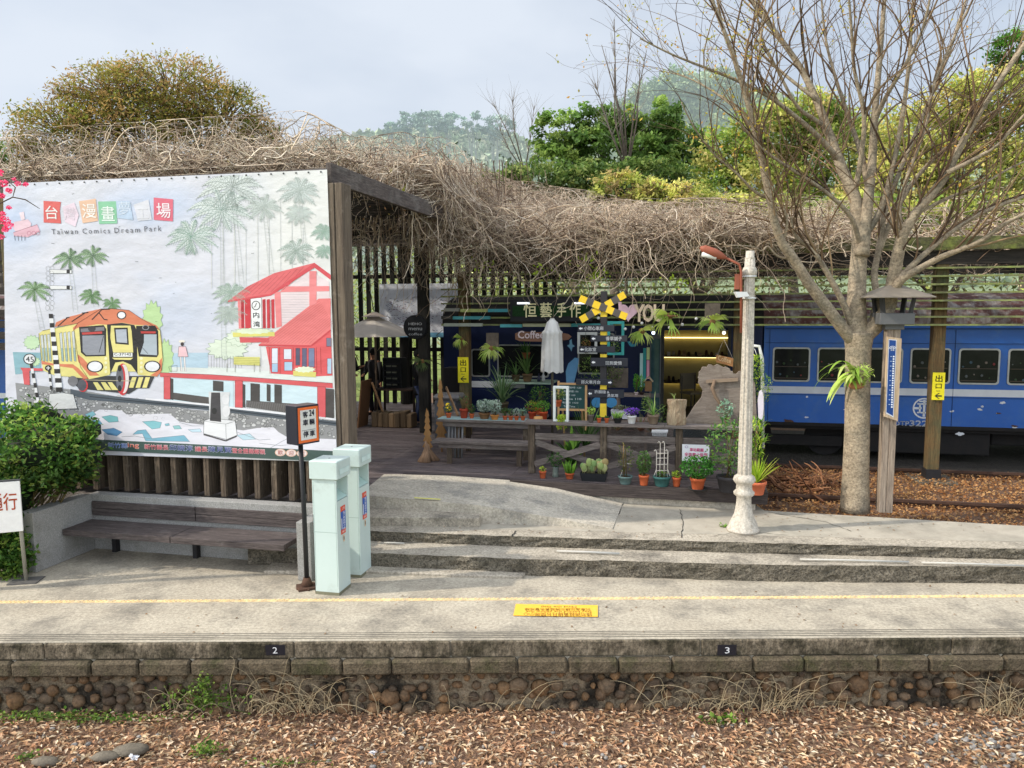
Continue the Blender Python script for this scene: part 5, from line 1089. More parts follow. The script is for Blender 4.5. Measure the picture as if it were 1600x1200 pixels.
t=plant('tall','climbing plant on a cane in a grey-green bowl pot on deck edge',977,756,DZ,.105,.12,c=rgb(96,120,118),top=.50,wid=.13,n=170,ls=.04,pal=[rgb(60,84,50),rgb(90,104,50),rgb(120,120,60)]); b=G(977,756,DZ)
m=MB(); m.tube([b+Vector((-.03,0,.1)),b+Vector((-.03,.01,.6))],.007,6,rgb(150,120,80)); m.tube([b+Vector((-.08,0,.1)),b+Vector((.0,0,.3)),b+Vector((.09,0,.29))],.004,6,rgb(220,215,205)); m.build('cane',paint,t)
plant('bush','feathery rosemary in a plain terracotta pot on deck edge',1006,758,DZ,.075,.15,top=.36,wid=.11,n=420,ls=.045,pal=[rgb(90,120,64),rgb(70,100,50),rgb(110,140,80)],aspect=.15)
t=plant('bush','dark teal bowl pot holding a white wire trellis on deck edge',1034,759,DZ,.13,.145,c=rgb(56,100,98),top=.10,wid=.09,n=60,ls=.035,pal=G1); b=G(1034,759,DZ); m=MB()
wc=rgb(225,215,200)
for sx in (-.08,-.03,.03,.08):
    hh=.50 if abs(sx)>.05 else .62; m.tube([b+Vector((sx*1.0,0,.1)),b+Vector((sx,0,.3)),b+Vector((sx,0,hh))]+[b+Vector((sx-.02-.02*math.cos(a),0,hh+.02*math.sin(a))) for a in (pi*.9,pi*.5,.2)][::-1],.005,6,wc)
for z in (.22,.31,.40,.47): m.tube([b+Vector((-.085,0,z)),b+Vector((.085,0,z))],.0045,6,wc)
for s in (-1,1): m.tube([b+Vector((s*.12,0,.12)),b+Vector((s*.08,0,.24))],.0045,6,wc)
m.build('trellis',paint,t)
plant('bush','yellow-green herb in a narrow terracotta pot beside the big white-flowered bush',1057,760,DZ,.062,.135,top=.11,wid=.075,n=90,ls=.035,pal=GY)
plant('bush','dense dark green bush dotted with white flowers in a terracotta pot and black saucer',1090,765,DZ,.105,.17,top=.33,wid=.26,n=900,ls=.05,pal=[rgb(70,130,50),rgb(54,104,44),rgb(90,150,60)],flower=(.8,.8,.78),fn=18,fs=.022,saucer=True)
t=plant('tall','tall open shrub with ferny leaves in a large charcoal pot on deck edge',1137,768,DZ,.155,.22,c=rgb(58,56,58),top=.85,wid=.33,n=620,ls=.065,pal=[rgb(64,104,56),rgb(90,130,70),rgb(120,150,70)])
plant('spike','upright yellow-green dracaena in a coral clay pot at the right corner of the deck',1182,772,DZ,.13,.18,c=rgb(206,112,78),top=.40,wid=.1,n=60,ls=.03,pal=GY,droop=.7)
b=G(1182,772,DZ); t=thing('tall_dracaena','tall feathery yellow-green dracaena cane rising behind the lamp post','plant',b+Vector((.02,.15,.0))); m=MB(); m.tube([b+Vector((.02,.15,0)),b+Vector((.03,.15,.9))],.012,6,rgb(150,130,90)); m.build('stem',vinem,t); m=MB()
for i in range(230): q=b+Vector((.03+random.uniform(-.1,.1),.15+random.uniform(-.08,.08),random.uniform(.45,1.0))); blade(m,q,random.uniform(0,6.28),random.uniform(.09,.16),.02,random.uniform(.2,1.3),.8,pick(GY+G1),4)
m.build('leaves',leafm,t)
# pots on top rail
ZR=zr+.012
def fr(px): u=UV(px,661,VF-.03)[0]; return W(u,VF-.03,ZR)
t=plant('spike','variegated spider plant in grey-brown pot on the fence rail',1021,0,0,.085,.14,c=rgb(128,112,96),P=fr(1021),top=.34,n=16,ls=.018,pal=[rgb(170,190,120),rgb(110,150,70)],droop=1.8)
plant('bush','pale rosette succulent in a slim grey pot on the fence rail',923,0,0,.05,.12,c=rgb(96,88,82),P=fr(923),top=.13,wid=.07,n=60,ls=.05,pal=[rgb(176,200,100),rgb(150,180,90)])
plant('stick','tiny cactus in small terracotta pot on the rail, left of its twin',936,0,0,.036,.07,P=fr(936),top=.06,wid=.04,n=10,ls=.016,pal=G1)
plant('stick','tiny cactus in small terracotta pot on the rail, between its twin and the black pot',948,0,0,.036,.07,P=fr(948),top=.05,wid=.04,n=8,ls=.016,pal=G2)
plant('stick','finger succulents in a low black pot on the fence rail',965,0,0,.065,.08,c=(.02,.02,.022),P=fr(965),top=.10,wid=.11,n=30,ls=.018,pal=[rgb(120,160,80),rgb(150,180,100)])
plant('bush','purple flowering plant in a white pot on the fence rail',987,0,0,.07,.12,c=(.72,.72,.72),P=fr(987),top=.13,wid=.12,n=90,ls=.04,pal=G2,flower=rgb(130,80,200),fn=230,fs=.03)
plant('trail','yellow-green trailing plant hanging over the rail below the white frame',878,0,0,.05,.06,c=rgb(90,80,60),P=fr(878),top=.3,wid=.10,n=36,ls=.022,pal=GY)
# white standing frame
u0=UV(865,600,VF)[0]; u1=UV(889,600,VF)[0]; z1=UV(870,603,VF)[1]
t=thing('white_frame','empty white rectangular frame standing on the fence rail','frame',W((u0+u1)/2,VF-.02,ZR),-AN)
m=MB(FR); 
for a,b_,c_,d in ((u0,u0+.035,ZR,z1),(u1-.035,u1,ZR,z1),(u0+.035,u1-.035,z1-.035,z1),(u0+.035,u1-.035,ZR,ZR+.03)): m.bx((a,VF-.06,c_),(b_,VF+.02,d),(.72,.74,.70))
m.build('frame',paint,t,bevel=.003)
p=PV(872,635,VF+.35); plant('bush','variegated leafy plant in terracotta pot seen through the white frame',0,0,0,.06,.10,P=p,top=.2,wid=.12,n=110,ls=.05,pal=[rgb(150,160,90),rgb(100,120,60)])
# stump, wicker chair, baskets
p=fr(1056); t=thing('carved_log','pale bark-stripped log block standing on the fence rail','log',p,-AN); m=MB()
vs=[]; n=16
for i in range(9):
    z=.37*i/8
    for k in range(n): a=2*pi*k/n; r=.135*(1+.09*math.sin(3*a+1)+random.uniform(-.05,.05))*(1+.06*math.sin(i)); vs.append(p+W(r*math.cos(a),r*.6*math.sin(a),z))
m.add(vs,[(i*n+k,i*n+(k+1)%n,(i+1)*n+(k+1)%n,(i+1)*n+k) for i in range(8) for k in range(n)]+[tuple(range(8*n,9*n))]); m.build('log_body',M('pale_log',(.50,.40,.27),(.30,.2,.12),rough=.95,scale=3,stretch=(10,10,.9),bump=1,bscale=10,dirt=(.2,.09,.05),dscale=6,dlim=(.55,.7),bdist=.04),t)
m=MB(); 
for i in range(5): blade(m,p+Vector((-.03,0,.37)),random.uniform(2,5),.14,.015,1.3,1.8,pick([rgb(170,190,120)]))
m.build('sprout',leafm,t)
vC=12.3
u,z=UV(1082,660,vC); t=thing('wicker_chair','grey woven chair with rounded back behind the fence','chair',W(u,vC,DZ),-AN); m=MB(FR)
P=[]; 
for k in range(13): a=pi*k/12; P.append((u-.30*math.cos(a)*1.0,vC,1.05+.34*math.sin(a)**.6))
m.poly([(u+.3,vC,DZ+.4),]+[(a,b,c) for a,b,c in P[::-1]]+[(u-.3,vC,DZ+.4)],(0,.04,0),rgb(80,84,84)); m.build('backrest',M('wicker',(1,1,1),(.3,.3,.3),scale=60,bump=.8,bscale=60,attr=True),t)
m=MB(FR); m.bx((u-.28,vC+.05,DZ+.38),(u+.28,vC+.5,DZ+.44),rgb(70,72,72)); m.build('seat',paint,t)
for dx in (-.25,.25):
    for dy in (.05,.45): m=MB(FR); m.tube([(u+dx,vC+dy,DZ),(u+dx,vC+dy,DZ+.38)],.015,6,rgb(50,50,50)); m.build('leg',paint,t)
vB_=12.0; u0,z1=UV(1018,676,vB_); u1,z0=UV(1043,690,vB_)
t=thing('plastic_basket','white slotted plastic basket behind the fence','basket',W((u0+u1)/2,vB_,z0)); m=MB(FR); m.bx((u0+.02,vB_,z0),(u1-.02,vB_+.2,z1-.05),(.7,.7,.7)); 
for k in range(9): m.bx((u0+.01+k*(u1-u0-.04)/8,vB_-.005,z1-.05),(u0+.025+k*(u1-u0-.04)/8,vB_+.2,z1),(.7,.7,.7))
m.bx((u0,vB_-.01,z1),(u1,vB_+.21,z1+.02),(.75,.75,.75)); m.build('basket_body',paint,t)
vv=12.7; u0,z1=UV(955,640,vv); u1,z0=UV(985,654,vv); plant('bush','low succulents in a long white trough behind the purple flowers',0,0,0,.2,z1-z0,c=(.68,.68,.75),sq=((u1-u0)/2,.09),P=W((u0+u1)/2,vv,z0),top=.1,wid=.16,n=90,ls=.04,pal=[rgb(110,120,90),rgb(140,150,120)])
# shelves / table behind the fence
def table(label,x0,x1,y,v,d=.4,c=rgb(130,115,105),zfloor=DZ,name='plant_table',legs=True):
    u0,z=UV(x0,y,v); u1=UV(x1,y,v)[0]; t=thing(name,label,'table',W((u0+u1)/2,v,zfloor),-AN); m=MB(FR); m.bx((u0,v,z-.03),(u1,v+d,z),c); m.build('top',potm,t)
    for a in (u0+.03,u1-.03) if legs else ():
        for b in (v+.03,v+d-.03): m=MB(FR); m.bx((a-.02,b-.02,zfloor),(a+.02,b+.02,z-.031),c); m.build('leg',potm,t)
    return z
table('rough board table behind the fence carrying the white trough',950,1012,656,12.6)
table('small board table left of the cafe door with bird house and cypress pots',962,1016,617,13.6)
zz=table('long pale green wall shelf under the cafe windows',770,862,597,15.2,.68,rgb(170,195,175),name='wall_shelf',legs=False)
vW=15.35
def vp(px,py,v): return PV(px,py,v)
plant('spike','staghorn-like bromeliad in round pot on the left of the pale green shelf',0,0,0,.09,.14,c=rgb(100,84,60),P=vp(806,596,vW),top=.42,n=18,ls=.05,pal=[rgb(110,140,84),rgb(80,110,60)],droop=1.6)
plant('spike','large bromeliad with arching leaves on the middle of the pale green shelf',0,0,0,.11,.16,c=rgb(120,96,70),P=vp(824,596,vW),top=.62,n=20,ls=.06,pal=[rgb(120,150,92),rgb(84,112,62)],droop=1.3)
plant('spike','hanging dark fern above the bromeliads in the cafe window',0,0,0,.09,.12,c=rgb(150,96,60),P=vp(822,560,vW),top=.35,n=34,ls=.03,pal=G2,droop=1.6,cat='fern')
for px,h,c,lab in ((842,.16,(.02,.02,.05),'small dark bottle at right end of the pale green shelf'),(849,.2,(.5,.5,.48),'pale bottle at right end of the pale green shelf')):
    b=vp(px,596,15.35); m=MB(); m.lathe([(.035,0),(.035,h*.6),(.015,h*.75),(.015,h)],(0,0,0),10,c); o=m.build('bottle',gloss); o.location=b; tag(o,lab,'bottle')
plant('spike','big spider plant with long arching leaves under the pale green shelf',0,0,0,.12,.2,c=rgb(90,80,60),P=vp(785,645,13.6),top=.75,n=60,ls=.035,pal=[rgb(96,124,86),rgb(130,150,110),rgb(70,96,60)],droop=1.5)
# on picnic table
ZTT=zt_+.007
def pt3(px,py=None,v=12.35): return W(UV(px,650,v)[0],v,ZTT)
plant('bush','yellow-flowered plant in a small terracotta pot at the left end of the picnic table',0,0,0,.05,.08,P=pt3(701),top=.16,wid=.075,n=70,ls=.035,pal=G2,flower=rgb(250,220,60),fn=24,fs=.04)
plant('tall','sparse tall seedling in terracotta pot by the exit sign post',0,0,0,.075,.16,c=rgb(160,64,42),P=pt3(725),top=.3,wid=.11,n=30,ls=.045,pal=G2)
plant('bush','dark leafy seedling in small pot right of the exit sign post',0,0,0,.045,.08,P=pt3(737),top=.16,wid=.08,n=70,ls=.04,pal=G2)
plant('bush','silver dusty miller in a brown woven basket on the picnic table',0,0,0,.1,.10,c=rgb(140,104,70),P=pt3(757),top=.24,wid=.15,n=380,ls=.05,pal=SIL,aspect=.3)
plant('bush','silver dusty miller in an orange bowl on the picnic table',0,0,0,.075,.08,c=rgb(220,150,80),P=pt3(773,0,12.28),top=.26,wid=.13,n=320,ls=.05,pal=SIL,aspect=.3)
for px,pal_,lab in ((789,G2,'green seedling in small terracotta pot, first of four right of the orange bowl'),(798,[rgb(90,120,80)],'grey-green seedling in small terracotta pot, second right of the orange bowl'),(807,SIL,'small silver plant in small terracotta pot, third right of the orange bowl'),(817,[rgb(120,150,130)],'blue-green seedling in small terracotta pot, fourth right of the orange bowl')):
    plant('bush',lab,0,0,0,.042,.07,P=pt3(px,0,12.28),top=.14,wid=.07,n=90,ls=.035,pal=pal_)
plant('bush','bright green mossy plant in terracotta pot behind the orange box',0,0,0,.075,.12,c=rgb(180,70,40),P=pt3(832,0,12.5),top=.2,wid=.14,n=330,ls=.03,pal=[rgb(100,150,40),rgb(130,170,60),rgb(150,90,50)])
plant('bush','bright green mossy plant in terracotta pot at right end of picnic table',0,0,0,.075,.14,c=rgb(190,80,44),P=pt3(849,0,12.4),top=.2,wid=.13,n=330,ls=.03,pal=[rgb(90,140,50),rgb(120,170,70)])
plant('tall','dark green leafy plant at back of the picnic table beside the white frame',0,0,0,.08,.12,P=pt3(843,0,13.0),top=.4,wid=.2,n=330,ls=.05,pal=G2)
b=pt3(841,0,12.22); m=MB(); m.lathe([(.075,0),(.08,.04),(.07,.08)],(0,0,0),12,rgb(214,160,100),sq=.7); o=m.build('straw_box',potm); o.location=b; tag(o,'small round straw box at front right edge of the picnic table','box')
# wood xmas tree shapes, driftwood at left of the table
def jag(label,px,pyb,pyt,v,w,name='wooden_tree'):
    u,zb_=UV(px,pyb,v); zt2=UV(px,pyt,v)[1]; t=thing(name,label,'wooden tree',W(u,v,DZ),-AN); n=7; R=[];L_=[]
    for k in range(n):
        f=k/n; z=zb_+(zt2-zb_)*f; ww=w*(1-f)+.02; R+=[(u+ww,z),(u+ww*.45,z+(zt2-zb_)/n*.8)]; L_+=[(u-ww,z),(u-ww*.45,z+(zt2-zb_)/n*.8)]
    m=MB(FR)
    for k in range(0,2*n-1): m.add([(L_[k][0],v,L_[k][1]),(R[k][0],v,R[k][1]),(R[k+1][0],v,R[k+1][1]),(L_[k+1][0],v,L_[k+1][1]),(L_[k][0],v+.03,L_[k][1]),(R[k][0],v+.03,R[k][1]),(R[k+1][0],v+.03,R[k+1][1]),(L_[k+1][0],v+.03,L_[k+1][1])],[(0,1,2,3),(7,6,5,4),(1,5,6,2),(0,3,7,4)],rgb(170,130,84))
    m.add([(L_[-1][0],v,L_[-1][1]),(R[-1][0],v,R[-1][1]),(u,v,zt2+.03)],[(0,1,2)],rgb(170,130,84)); m.build('board',M('raw_board',(1,1,1),(.7,.62,.5),scale=4,stretch=(10,10,1),attr=True,bump=.3),t)
    m=MB(FR); m.bx((u-.015,v+.03,DZ),(u+.015,v+.05,zb_+.2),rgb(120,90,60)); m.build('stake',paint,t)
jag('small jagged wooden tree cut-out standing by the driftwood stump',668,708,640,12.1,.08)
jag('taller jagged wooden tree cut-out beside the picnic table end',689,690,592,12.7,.10)
for i,(x0,x1,lab) in enumerate(((664,688,'leaning bundle of pale driftwood at the foot of the small wooden tree'),)):
    b=W(UV(668,716,11.9)[0],11.9,DZ); t=thing('driftwood',lab,'driftwood',b); m=MB()
    for k in range(16): a=random.uniform(0,6.28); r=random.uniform(.05,.2); m.tube([b+Vector((r*math.cos(a),r*math.sin(a)*.7,.0)),b+Vector((r*.5*math.cos(a),r*.4*math.sin(a),.12)),b+Vector((random.uniform(-.03,.03),0,random.uniform(.2,.36)))],[.04,.03,.012],7,jit(rgb(150,120,94),.2))
    m.build('sticks',vinem,t)
b=W(UV(700,700,12.3)[0],12.3,DZ); m=MB()
for k in range(5): x=.06*k; m.tube([b+W(x,0,.0),b+W(x+.02,.02,.62)],.018,8,jit(rgb(130,130,130),.3))
tag(m.build('pole_bundle',paint),'bundle of thin grey poles leaning at the picnic table end','poles')
m=MB(); m.beam(vp(697,605,13),vp(716,650,12.6),.02,.05,rgb(140,110,80)); m.build('plank',paint); tag(bpy.data.objects['plank'],'thin brown plank leaning over the yellow-flowered pot','plank')
# fence sign (pink text)
u0,z1=UV(1066,694,VF-.09); u1,z0=UV(1108,722,VF-.09); t=thing('notice_board','white notice with pink writing hung on the fence','sign',W((u0+u1)/2,VF-.1,z0),-AN); m=MB(FR); m.bx((u0,VF-.10,z0),(u1,VF-.085,z1),(.78,.78,.80)); m.build('panel',paint,t); m=MB(); pkc=rgb(230,70,140); w=u1-u0; h=z1-z0
def nb(a,b): return W(u0+w*a,VF-.103,z0+h*b)
text(m,'車站範圍',nb(.28,.60),nb(.78,.60),h*.2,(0,0,1),pkc,bold=.04); text(m,'全面禁止吸菸',nb(.09,.30),nb(.93,.30),h*.22,(0,0,1),pkc,bold=.04); text(m,'〇',nb(.10,.78),nb(.22,.78),h*.15,(0,0,1),rgb(150,90,170),bold=.02); m.build('lettering',paint,t)
# blackboard easel
vE=12.3; u0,z1=UV(874,601,vE); u1,z0=UV(914,639,vE); t=thing('blackboard_easel','green chalkboard menu on a wooden easel behind the white frame','blackboard',W((u0+u1)/2,vE,DZ),-AN)
m=MB(FR); m.bx((u0,vE,z0),(u1,vE+.02,z1),rgb(30,66,64)); bb=m.build('board',paint,t); m=MB(FR); wc=rgb(190,150,104)
for a,b_,c_,d in ((u0-.03,u0,z0-.35,z1+.06),(u1,u1+.035,z0-.35,z1+.06),(u0,u1,z0-.035,z0),(u0,u1,z1,z1+.03)): m.bx((a,vE-.01,c_),(b_,vE+.03,d),wc)
for a in (u0+.05,u1-.05): m.beam((a,vE+.03,z0),(a,vE+.35,DZ),.03,.03,wc)
m.build('easel_frame',paint,t); m=MB()
for k,s in enumerate(('手沖咖啡 120','黑糖拿鐵 130','花草茶 100','Latte 110','鬆餅 150','Tea Time')): text(m,s,W(u0+.05+.02*(k%2),vE-.003,z1-.06-k*.062),W(u1-.06-.05*(k%3),vE-.003,z1-.06-k*.062),.033,(0,0,1),(.55,.6,.58))
m.build('chalk_writing',paint,t)
# coffee board, closed parasol
vQ=14.2; t=thing('coffee_sign','live-edge wooden sign reading Coffee behind the closed parasol','sign',vp(848,526,vQ),-AN); m=MB()
P=[(805,521),(812,518),(840,519),(870,519),(888,522),(893,526),(888,531),(850,534),(812,533),(805,530)]; m.poly([vp(x,y,vQ) for x,y in P],W(0,.03,0),rgb(130,94,74)); m.build('board',potm,t); m=MB(); text(m,'Coffee',vp(809,529,vQ-.01),vp(850,529,vQ-.01),.14,(0,0,1),rgb(240,225,225),bold=.05); m.build('lettering',paint,t)
vU=12.9; b=PV(863,640,vU); b.z=DZ; t=thing('closed_parasol','closed white parasol standing behind the fence','parasol',b); m=MB(); m.tube([b,Vector((b.x,b.y,vp(863,500,vU).z))],.022,8,rgb(90,84,70)); m.build('pole',paint,t)
m=MB(); zt1=vp(863,497,vU).z; zb1=vp(863,581,vU).z; vs=[]; n=32; prof=[(0,.03),(.04,.05),(.08,.09),(.22,.13),(.26,.155),(.30,.145),(.6,.165),(1.0,.175)]
for f,r in prof:
    for k in range(n): a=2*pi*k/n; rr=r*(1+(.16 if f>.25 else .05)*math.cos(8*a+f)+(.05*math.sin(3*a))); vs.append((b.x+rr*math.cos(a),b.y+rr*math.sin(a),zt1+(zb1-zt1)*f+ (.02*math.cos(8*a) if f==1 else 0)))
m.add(vs,[(i*n+k,i*n+(k+1)%n,(i+1)*n+(k+1)%n,(i+1)*n+k) for i in range(len(prof)-1) for k in range(n)]+[tuple(range(n))],(.72,.70,.66),True); m.build('canopy',M('white_canvas',(1,1,1),(.85,.85,.85),scale=4,attr=True,trans=.15,bump=.3),t)
# cafe shop sign box
vK=14.1; u0,z1=UV(797,468,vK); u1,z0=UV(925,502,vK); t=thing('shop_sign','dark shop sign box with gold Chinese lettering on green turf','sign',W((u0+u1)/2,vK,z0),-AN); m=MB(FR); m.bx((u0,vK,z0),(u1,vK+.1,z1),(.008,.008,.01)); m.build('sign_box',paint,t)
m=MB(FR); q0=UV(801,478,vK); q1=UV(920,494,vK); m.bx((q0[0],vK-.012,q1[1]),(q1[0],vK-.001,q0[1]),rgb(24,62,24)); m.build('turf_panel',M('turf',(1,1,1),(.4,.4,.4),scale=60,bump=1,bscale=70,attr=True),t)
m=MB(); gold=rgb(225,215,165)
for s,a,b_ in (('恒',818,838),('藝',844,862),('手',870,884),('作',890,907)): text(m,s,vp(a,496,vK-.03),vp(b_,496,vK-.03),.27,(0,0,1),gold,off=W(0,-.001,0),bold=.02)
m.build('lettering',paint,t); m=MB(FR)
for x0,x1 in ((808,827),(897,918)): a=UV(x0,474,vK-.06); b_=UV(x1,474,vK-.06); m.bx((a[0],vK-.06,a[1]-.015),(b_[0],vK-.03,a[1]+.02),(.9,.9,.9))
m.build('tube_light',M('tube_white',(.9,.9,.9),bump=0,emit=(.9,.95,1),estr=1.2),t)
# heart + YOU
vY=14.0; t=thing('love_letters','pink heart and cream cut-out letters spelling YOU above the cafe door','sign',vp(1000,490,vY),-AN); m=MB(); hp=[]
for k in range(26): a=2*pi*k/26; hp.append((981.5+ 15.5*math.sin(a)**3, 487-(13*math.cos(a)-5*math.cos(2*a)-2*math.cos(3*a)-math.cos(4*a))*.95))
m.poly([vp(x,y,vY) for x,y in hp],W(0,.03,0),rgb(238,196,206)); m.build('heart',paint,t); m=MB(); m.poly([vp(x,y,vY-.005) for x,y in ((966,471),(971,472),(972,490),(967,489))],W(0,.03,0),rgb(238,196,206)); m.build('letter_stroke',paint,t)
m=MB(); cr=rgb(238,212,180)
for s,a,b_ in (('Y',990,1006),('O',1004,1020),('U',1021,1037)):
    n0=len(m.v)
    text(m,s,vp(a,503,vY-.02),vp(b_,503,vY-.02),.30,(0,0,1),cr,off=W(0,-.004,0),bold=.05)
m.build('letters',paint,t)
for i,(x,y) in enumerate(((998,528),(1003,505),(1019,512),(1034,504),(1046,512),(1066,507),(937,489),(935,497),(977,514),(990,511),(1088,498))):
    m=MB(); m.ball((0,0,0),.028,(.8,.8,.75)); o=m.build('bulb_lamp',paint); o.location=vp(x,y,13.9); tag(o,'small white round bulb strung above the cafe front','bulb','string lights above the cafe front')
# coloured frames
def fframe(label,x0,y0,x1,y1,v,c,w=.05):
    u0,z1=UV(x0,y0,v); u1,z0=UV(x1,y1,v); t=thing('picture_frame',label,'frame',W((u0+u1)/2,v,z0),-AN); m=MB(FR)
    for a,b,c_,d in ((u0,u0+w,z0,z1),(u1-w,u1,z0,z1),(u0+w,u1-w,z1-w,z1),(u0+w,u1-w,z0,z0+w)): m.bx((a,v,c_),(b,v+.03,d),c)
    m.build('frame',paint,t,bevel=.003)
fframe('empty turquoise frame hung behind the signpost boards',949,502,975,555,14.0,rgb(70,170,165)); fframe('empty white frame hung left of the signpost',902,519,933,553,14.05,rgb(190,190,185))
fframe('white frame at the right end behind the lamp post',1184,541,1200,560,12.2,(.7,.7,.66),.03) if False else None
# painted strips by the door
for x0,x1,y0,y1,c,lab in ((1000,1004,552,605,(190,225,220),'pale mint painted batten left of the cafe door'),(1005,1009,544,603,(50,150,150),'teal painted batten left of the cafe door'),(1010.5,1015,543,562,(200,215,150),'short yellow-green batten left of the cafe door'),(1010.5,1014.5,563,592,(225,160,180),'short pink batten left of the cafe door')):
    v=15.4; u0,z1=UV(x0,y0,v); u1,z0=UV(x1,y1,v); m=MB(FR); m.bx((u0,v,z0),(u1,v+.03,z1),rgb(*c)); tag(m.build('painted_batten',paint),lab,'batten')
# blue whale-like board + blue bird cutouts + blue plate
def cut(label,pts,v,c,name,cat,th=.02):
    cx=sum(p[0] for p in pts)/len(pts); cy=sum(p[1] for p in pts)/len(pts); m=MB(); m.poly([vp(x,y,v) for x,y in pts],W(0,th,0),rgb(*c)); o=m.build(name,paint); tag(o,label,cat); return o
cut('blue painted leaf-shaped board left of the signpost',[(885,600),(884,580),(888,568),(898,559),(904,560),(903,572),(900,585),(897,598)],13.9,(84,130,165),'painted_board','board')
cut('teal bird cut-out hung beside the turquoise frame',[(980,534),(984,533),(988,538),(992,537),(998,534),(993,541),(986,542),(983,539)],13.95,(40,110,130),'bird_cutout','ornament')
cut('grey-blue bird cut-out hung right of the Coffee sign',[(890,532),(893,530),(894,538),(898,541),(894,543),(893,549),(890,544),(886,540),(890,538)],13.95,(90,130,150),'bird_cutout','ornament')
for x in (933,955): 
    cut('round blue plate hung low behind the signpost, %s one'%('left' if x==933 else 'right'),[(x+9*math.cos(2*pi*k/16),629+8*math.sin(2*pi*k/16)) for k in range(16)],12.9,(70,140,190),'blue_plate','plate')
# birdhouse, cypress
plant('tall','small bright green cypress in a pinkish pot, left of its twin',0,0,0,.04,.05,c=rgb(220,200,200),P=vp(994,617,13.7),top=.33,wid=.07,n=260,ls=.03,pal=[rgb(110,180,40),rgb(80,150,40)]); plant('tall','small bright green cypress in a dark pot, beside the bird house',0,0,0,.05,.05,c=rgb(50,30,30),P=vp(1002.5,617,13.7),top=.31,wid=.07,n=260,ls=.03,pal=[rgb(110,180,40),rgb(80,150,40)])
u,z=UV(1013,611,13.75); t=thing('bird_house','little twig bird house on the table by the cafe door','bird house',W(u,13.75,z),-AN); m=MB(FR); m.bx((u-.06,13.7,z),(u+.06,13.8,z+.18),rgb(120,90,60)); m.build('box',potm,t); m=MB(FR); m.beam((u-.08,13.75,z+.17),(u+.002,13.75,z+.26),.13,.015,rgb(170,150,120)); m.beam((u+.08,13.75,z+.17),(u-.002,13.75,z+.26),.13,.015,rgb(170,150,120)); m.build('roof',potm,t)
# bark board with orchids below the turquoise frame
u0,z1=UV(950,575,14.0); u1,z0=UV(981,606,14.0); t=thing('bark_panel','dark bark panel with ferns hung behind the signpost','bark panel',W((u0+u1)/2,14,z0),-AN); m=MB(FR); m.bx((u0,14,z0),(u1,14.05,z1)); m.build('panel',barkd,t); leafball('fern',t,W((u0+u1)/2-.1,13.95,(z0+z1)/2+.1),.22,.06,.28,260,.07,[rgb(90,110,60),rgb(120,130,80),rgb(60,80,40)],.25)
for (x,y,s,lab) in ((870,540,.14,'small dark leafy plant hung behind the parasol'),(915,575,.2,'trailing leafy plant hung below the white frame'),(932,590,.13,'string-of-beads plant hung beside the signpost'),(962,540,.12,'pale leafy plant hung inside the turquoise frame'),(915,540,.12,'reddish leafy plant seen in the white frame'),(1010,630,.1,'striped leafy plant behind the fence near the door'),(1033,650,.16,'green strap-leaved plant between rail pots and log')):
    p=vp(x,y,13.9 if y<620 else 12.0); t=thing('hanging_plant',lab,'hanging plant',p); leafball('foliage',t,p,s*.8,s*.3,s*1.3,110,.055,[rgb(100,130,60),rgb(140,160,90),rgb(70,100,50)] if y!=540 or x!=915 else [rgb(140,100,60),rgb(110,110,60)],.3); m=MB(); m.tube([p+Vector((0,0,s*1.2)),p+Vector((0,0,s*2.2))] if y<620 else [p-Vector((0,0,s)),p],.004,5,(.1,.1,.08)); m.build('cord',paint,t)
# low shrubs & junk visible through the fence
t=thing('leafy_plant','broad-leaved dark plant growing behind the fence at the left brace','plant',vp(890,700,12.2)); b=W(UV(893,700,12.2)[0],12.2,DZ); m=MB()
for i in range(34): blade(m,b,random.uniform(0,6.28),random.uniform(.35,.7),.11,random.uniform(.7,1.4),1.1,pick(G2+G1))
m.build('leaves',leafm,t)
t=thing('spiky_plant','spiky dark green plant behind the fence between easel and signpost','plant',vp(915,690,12.4)); b=W(UV(916,690,12.4)[0],12.4,DZ+.2); m=MB()
for i in range(60): blade(m,b,random.uniform(0,6.28),random.uniform(.5,.95),.03,random.uniform(.9,1.5),.8,pick(G2+[rgb(110,130,90)]))
m.build('leaves',leafm,t)
t=thing('dry_agave','reddish dry agave behind the fence in the middle bay','plant',vp(985,690,12.3)); m=MB()
for q in (965,1000,1018):
    b=W(UV(q,690,12.3)[0],12.3,DZ+.55)
    for i in range(26): blade(m,b,random.uniform(0,6.28),random.uniform(.2,.36),.03,random.uniform(.2,1.3),.5,pick([rgb(110,70,60),rgb(90,90,60),rgb(130,100,80)]))
m.build('leaves',leafm,t)
m=MB(FR); u0=UV(940,700,12.9)[0]; m.bx((u0,12.9,DZ),(u0+1.3,12.93,DZ+.6)); tag(m.build('low_partition',woodx),'low dark plank panel behind the middle of the fence','panel')
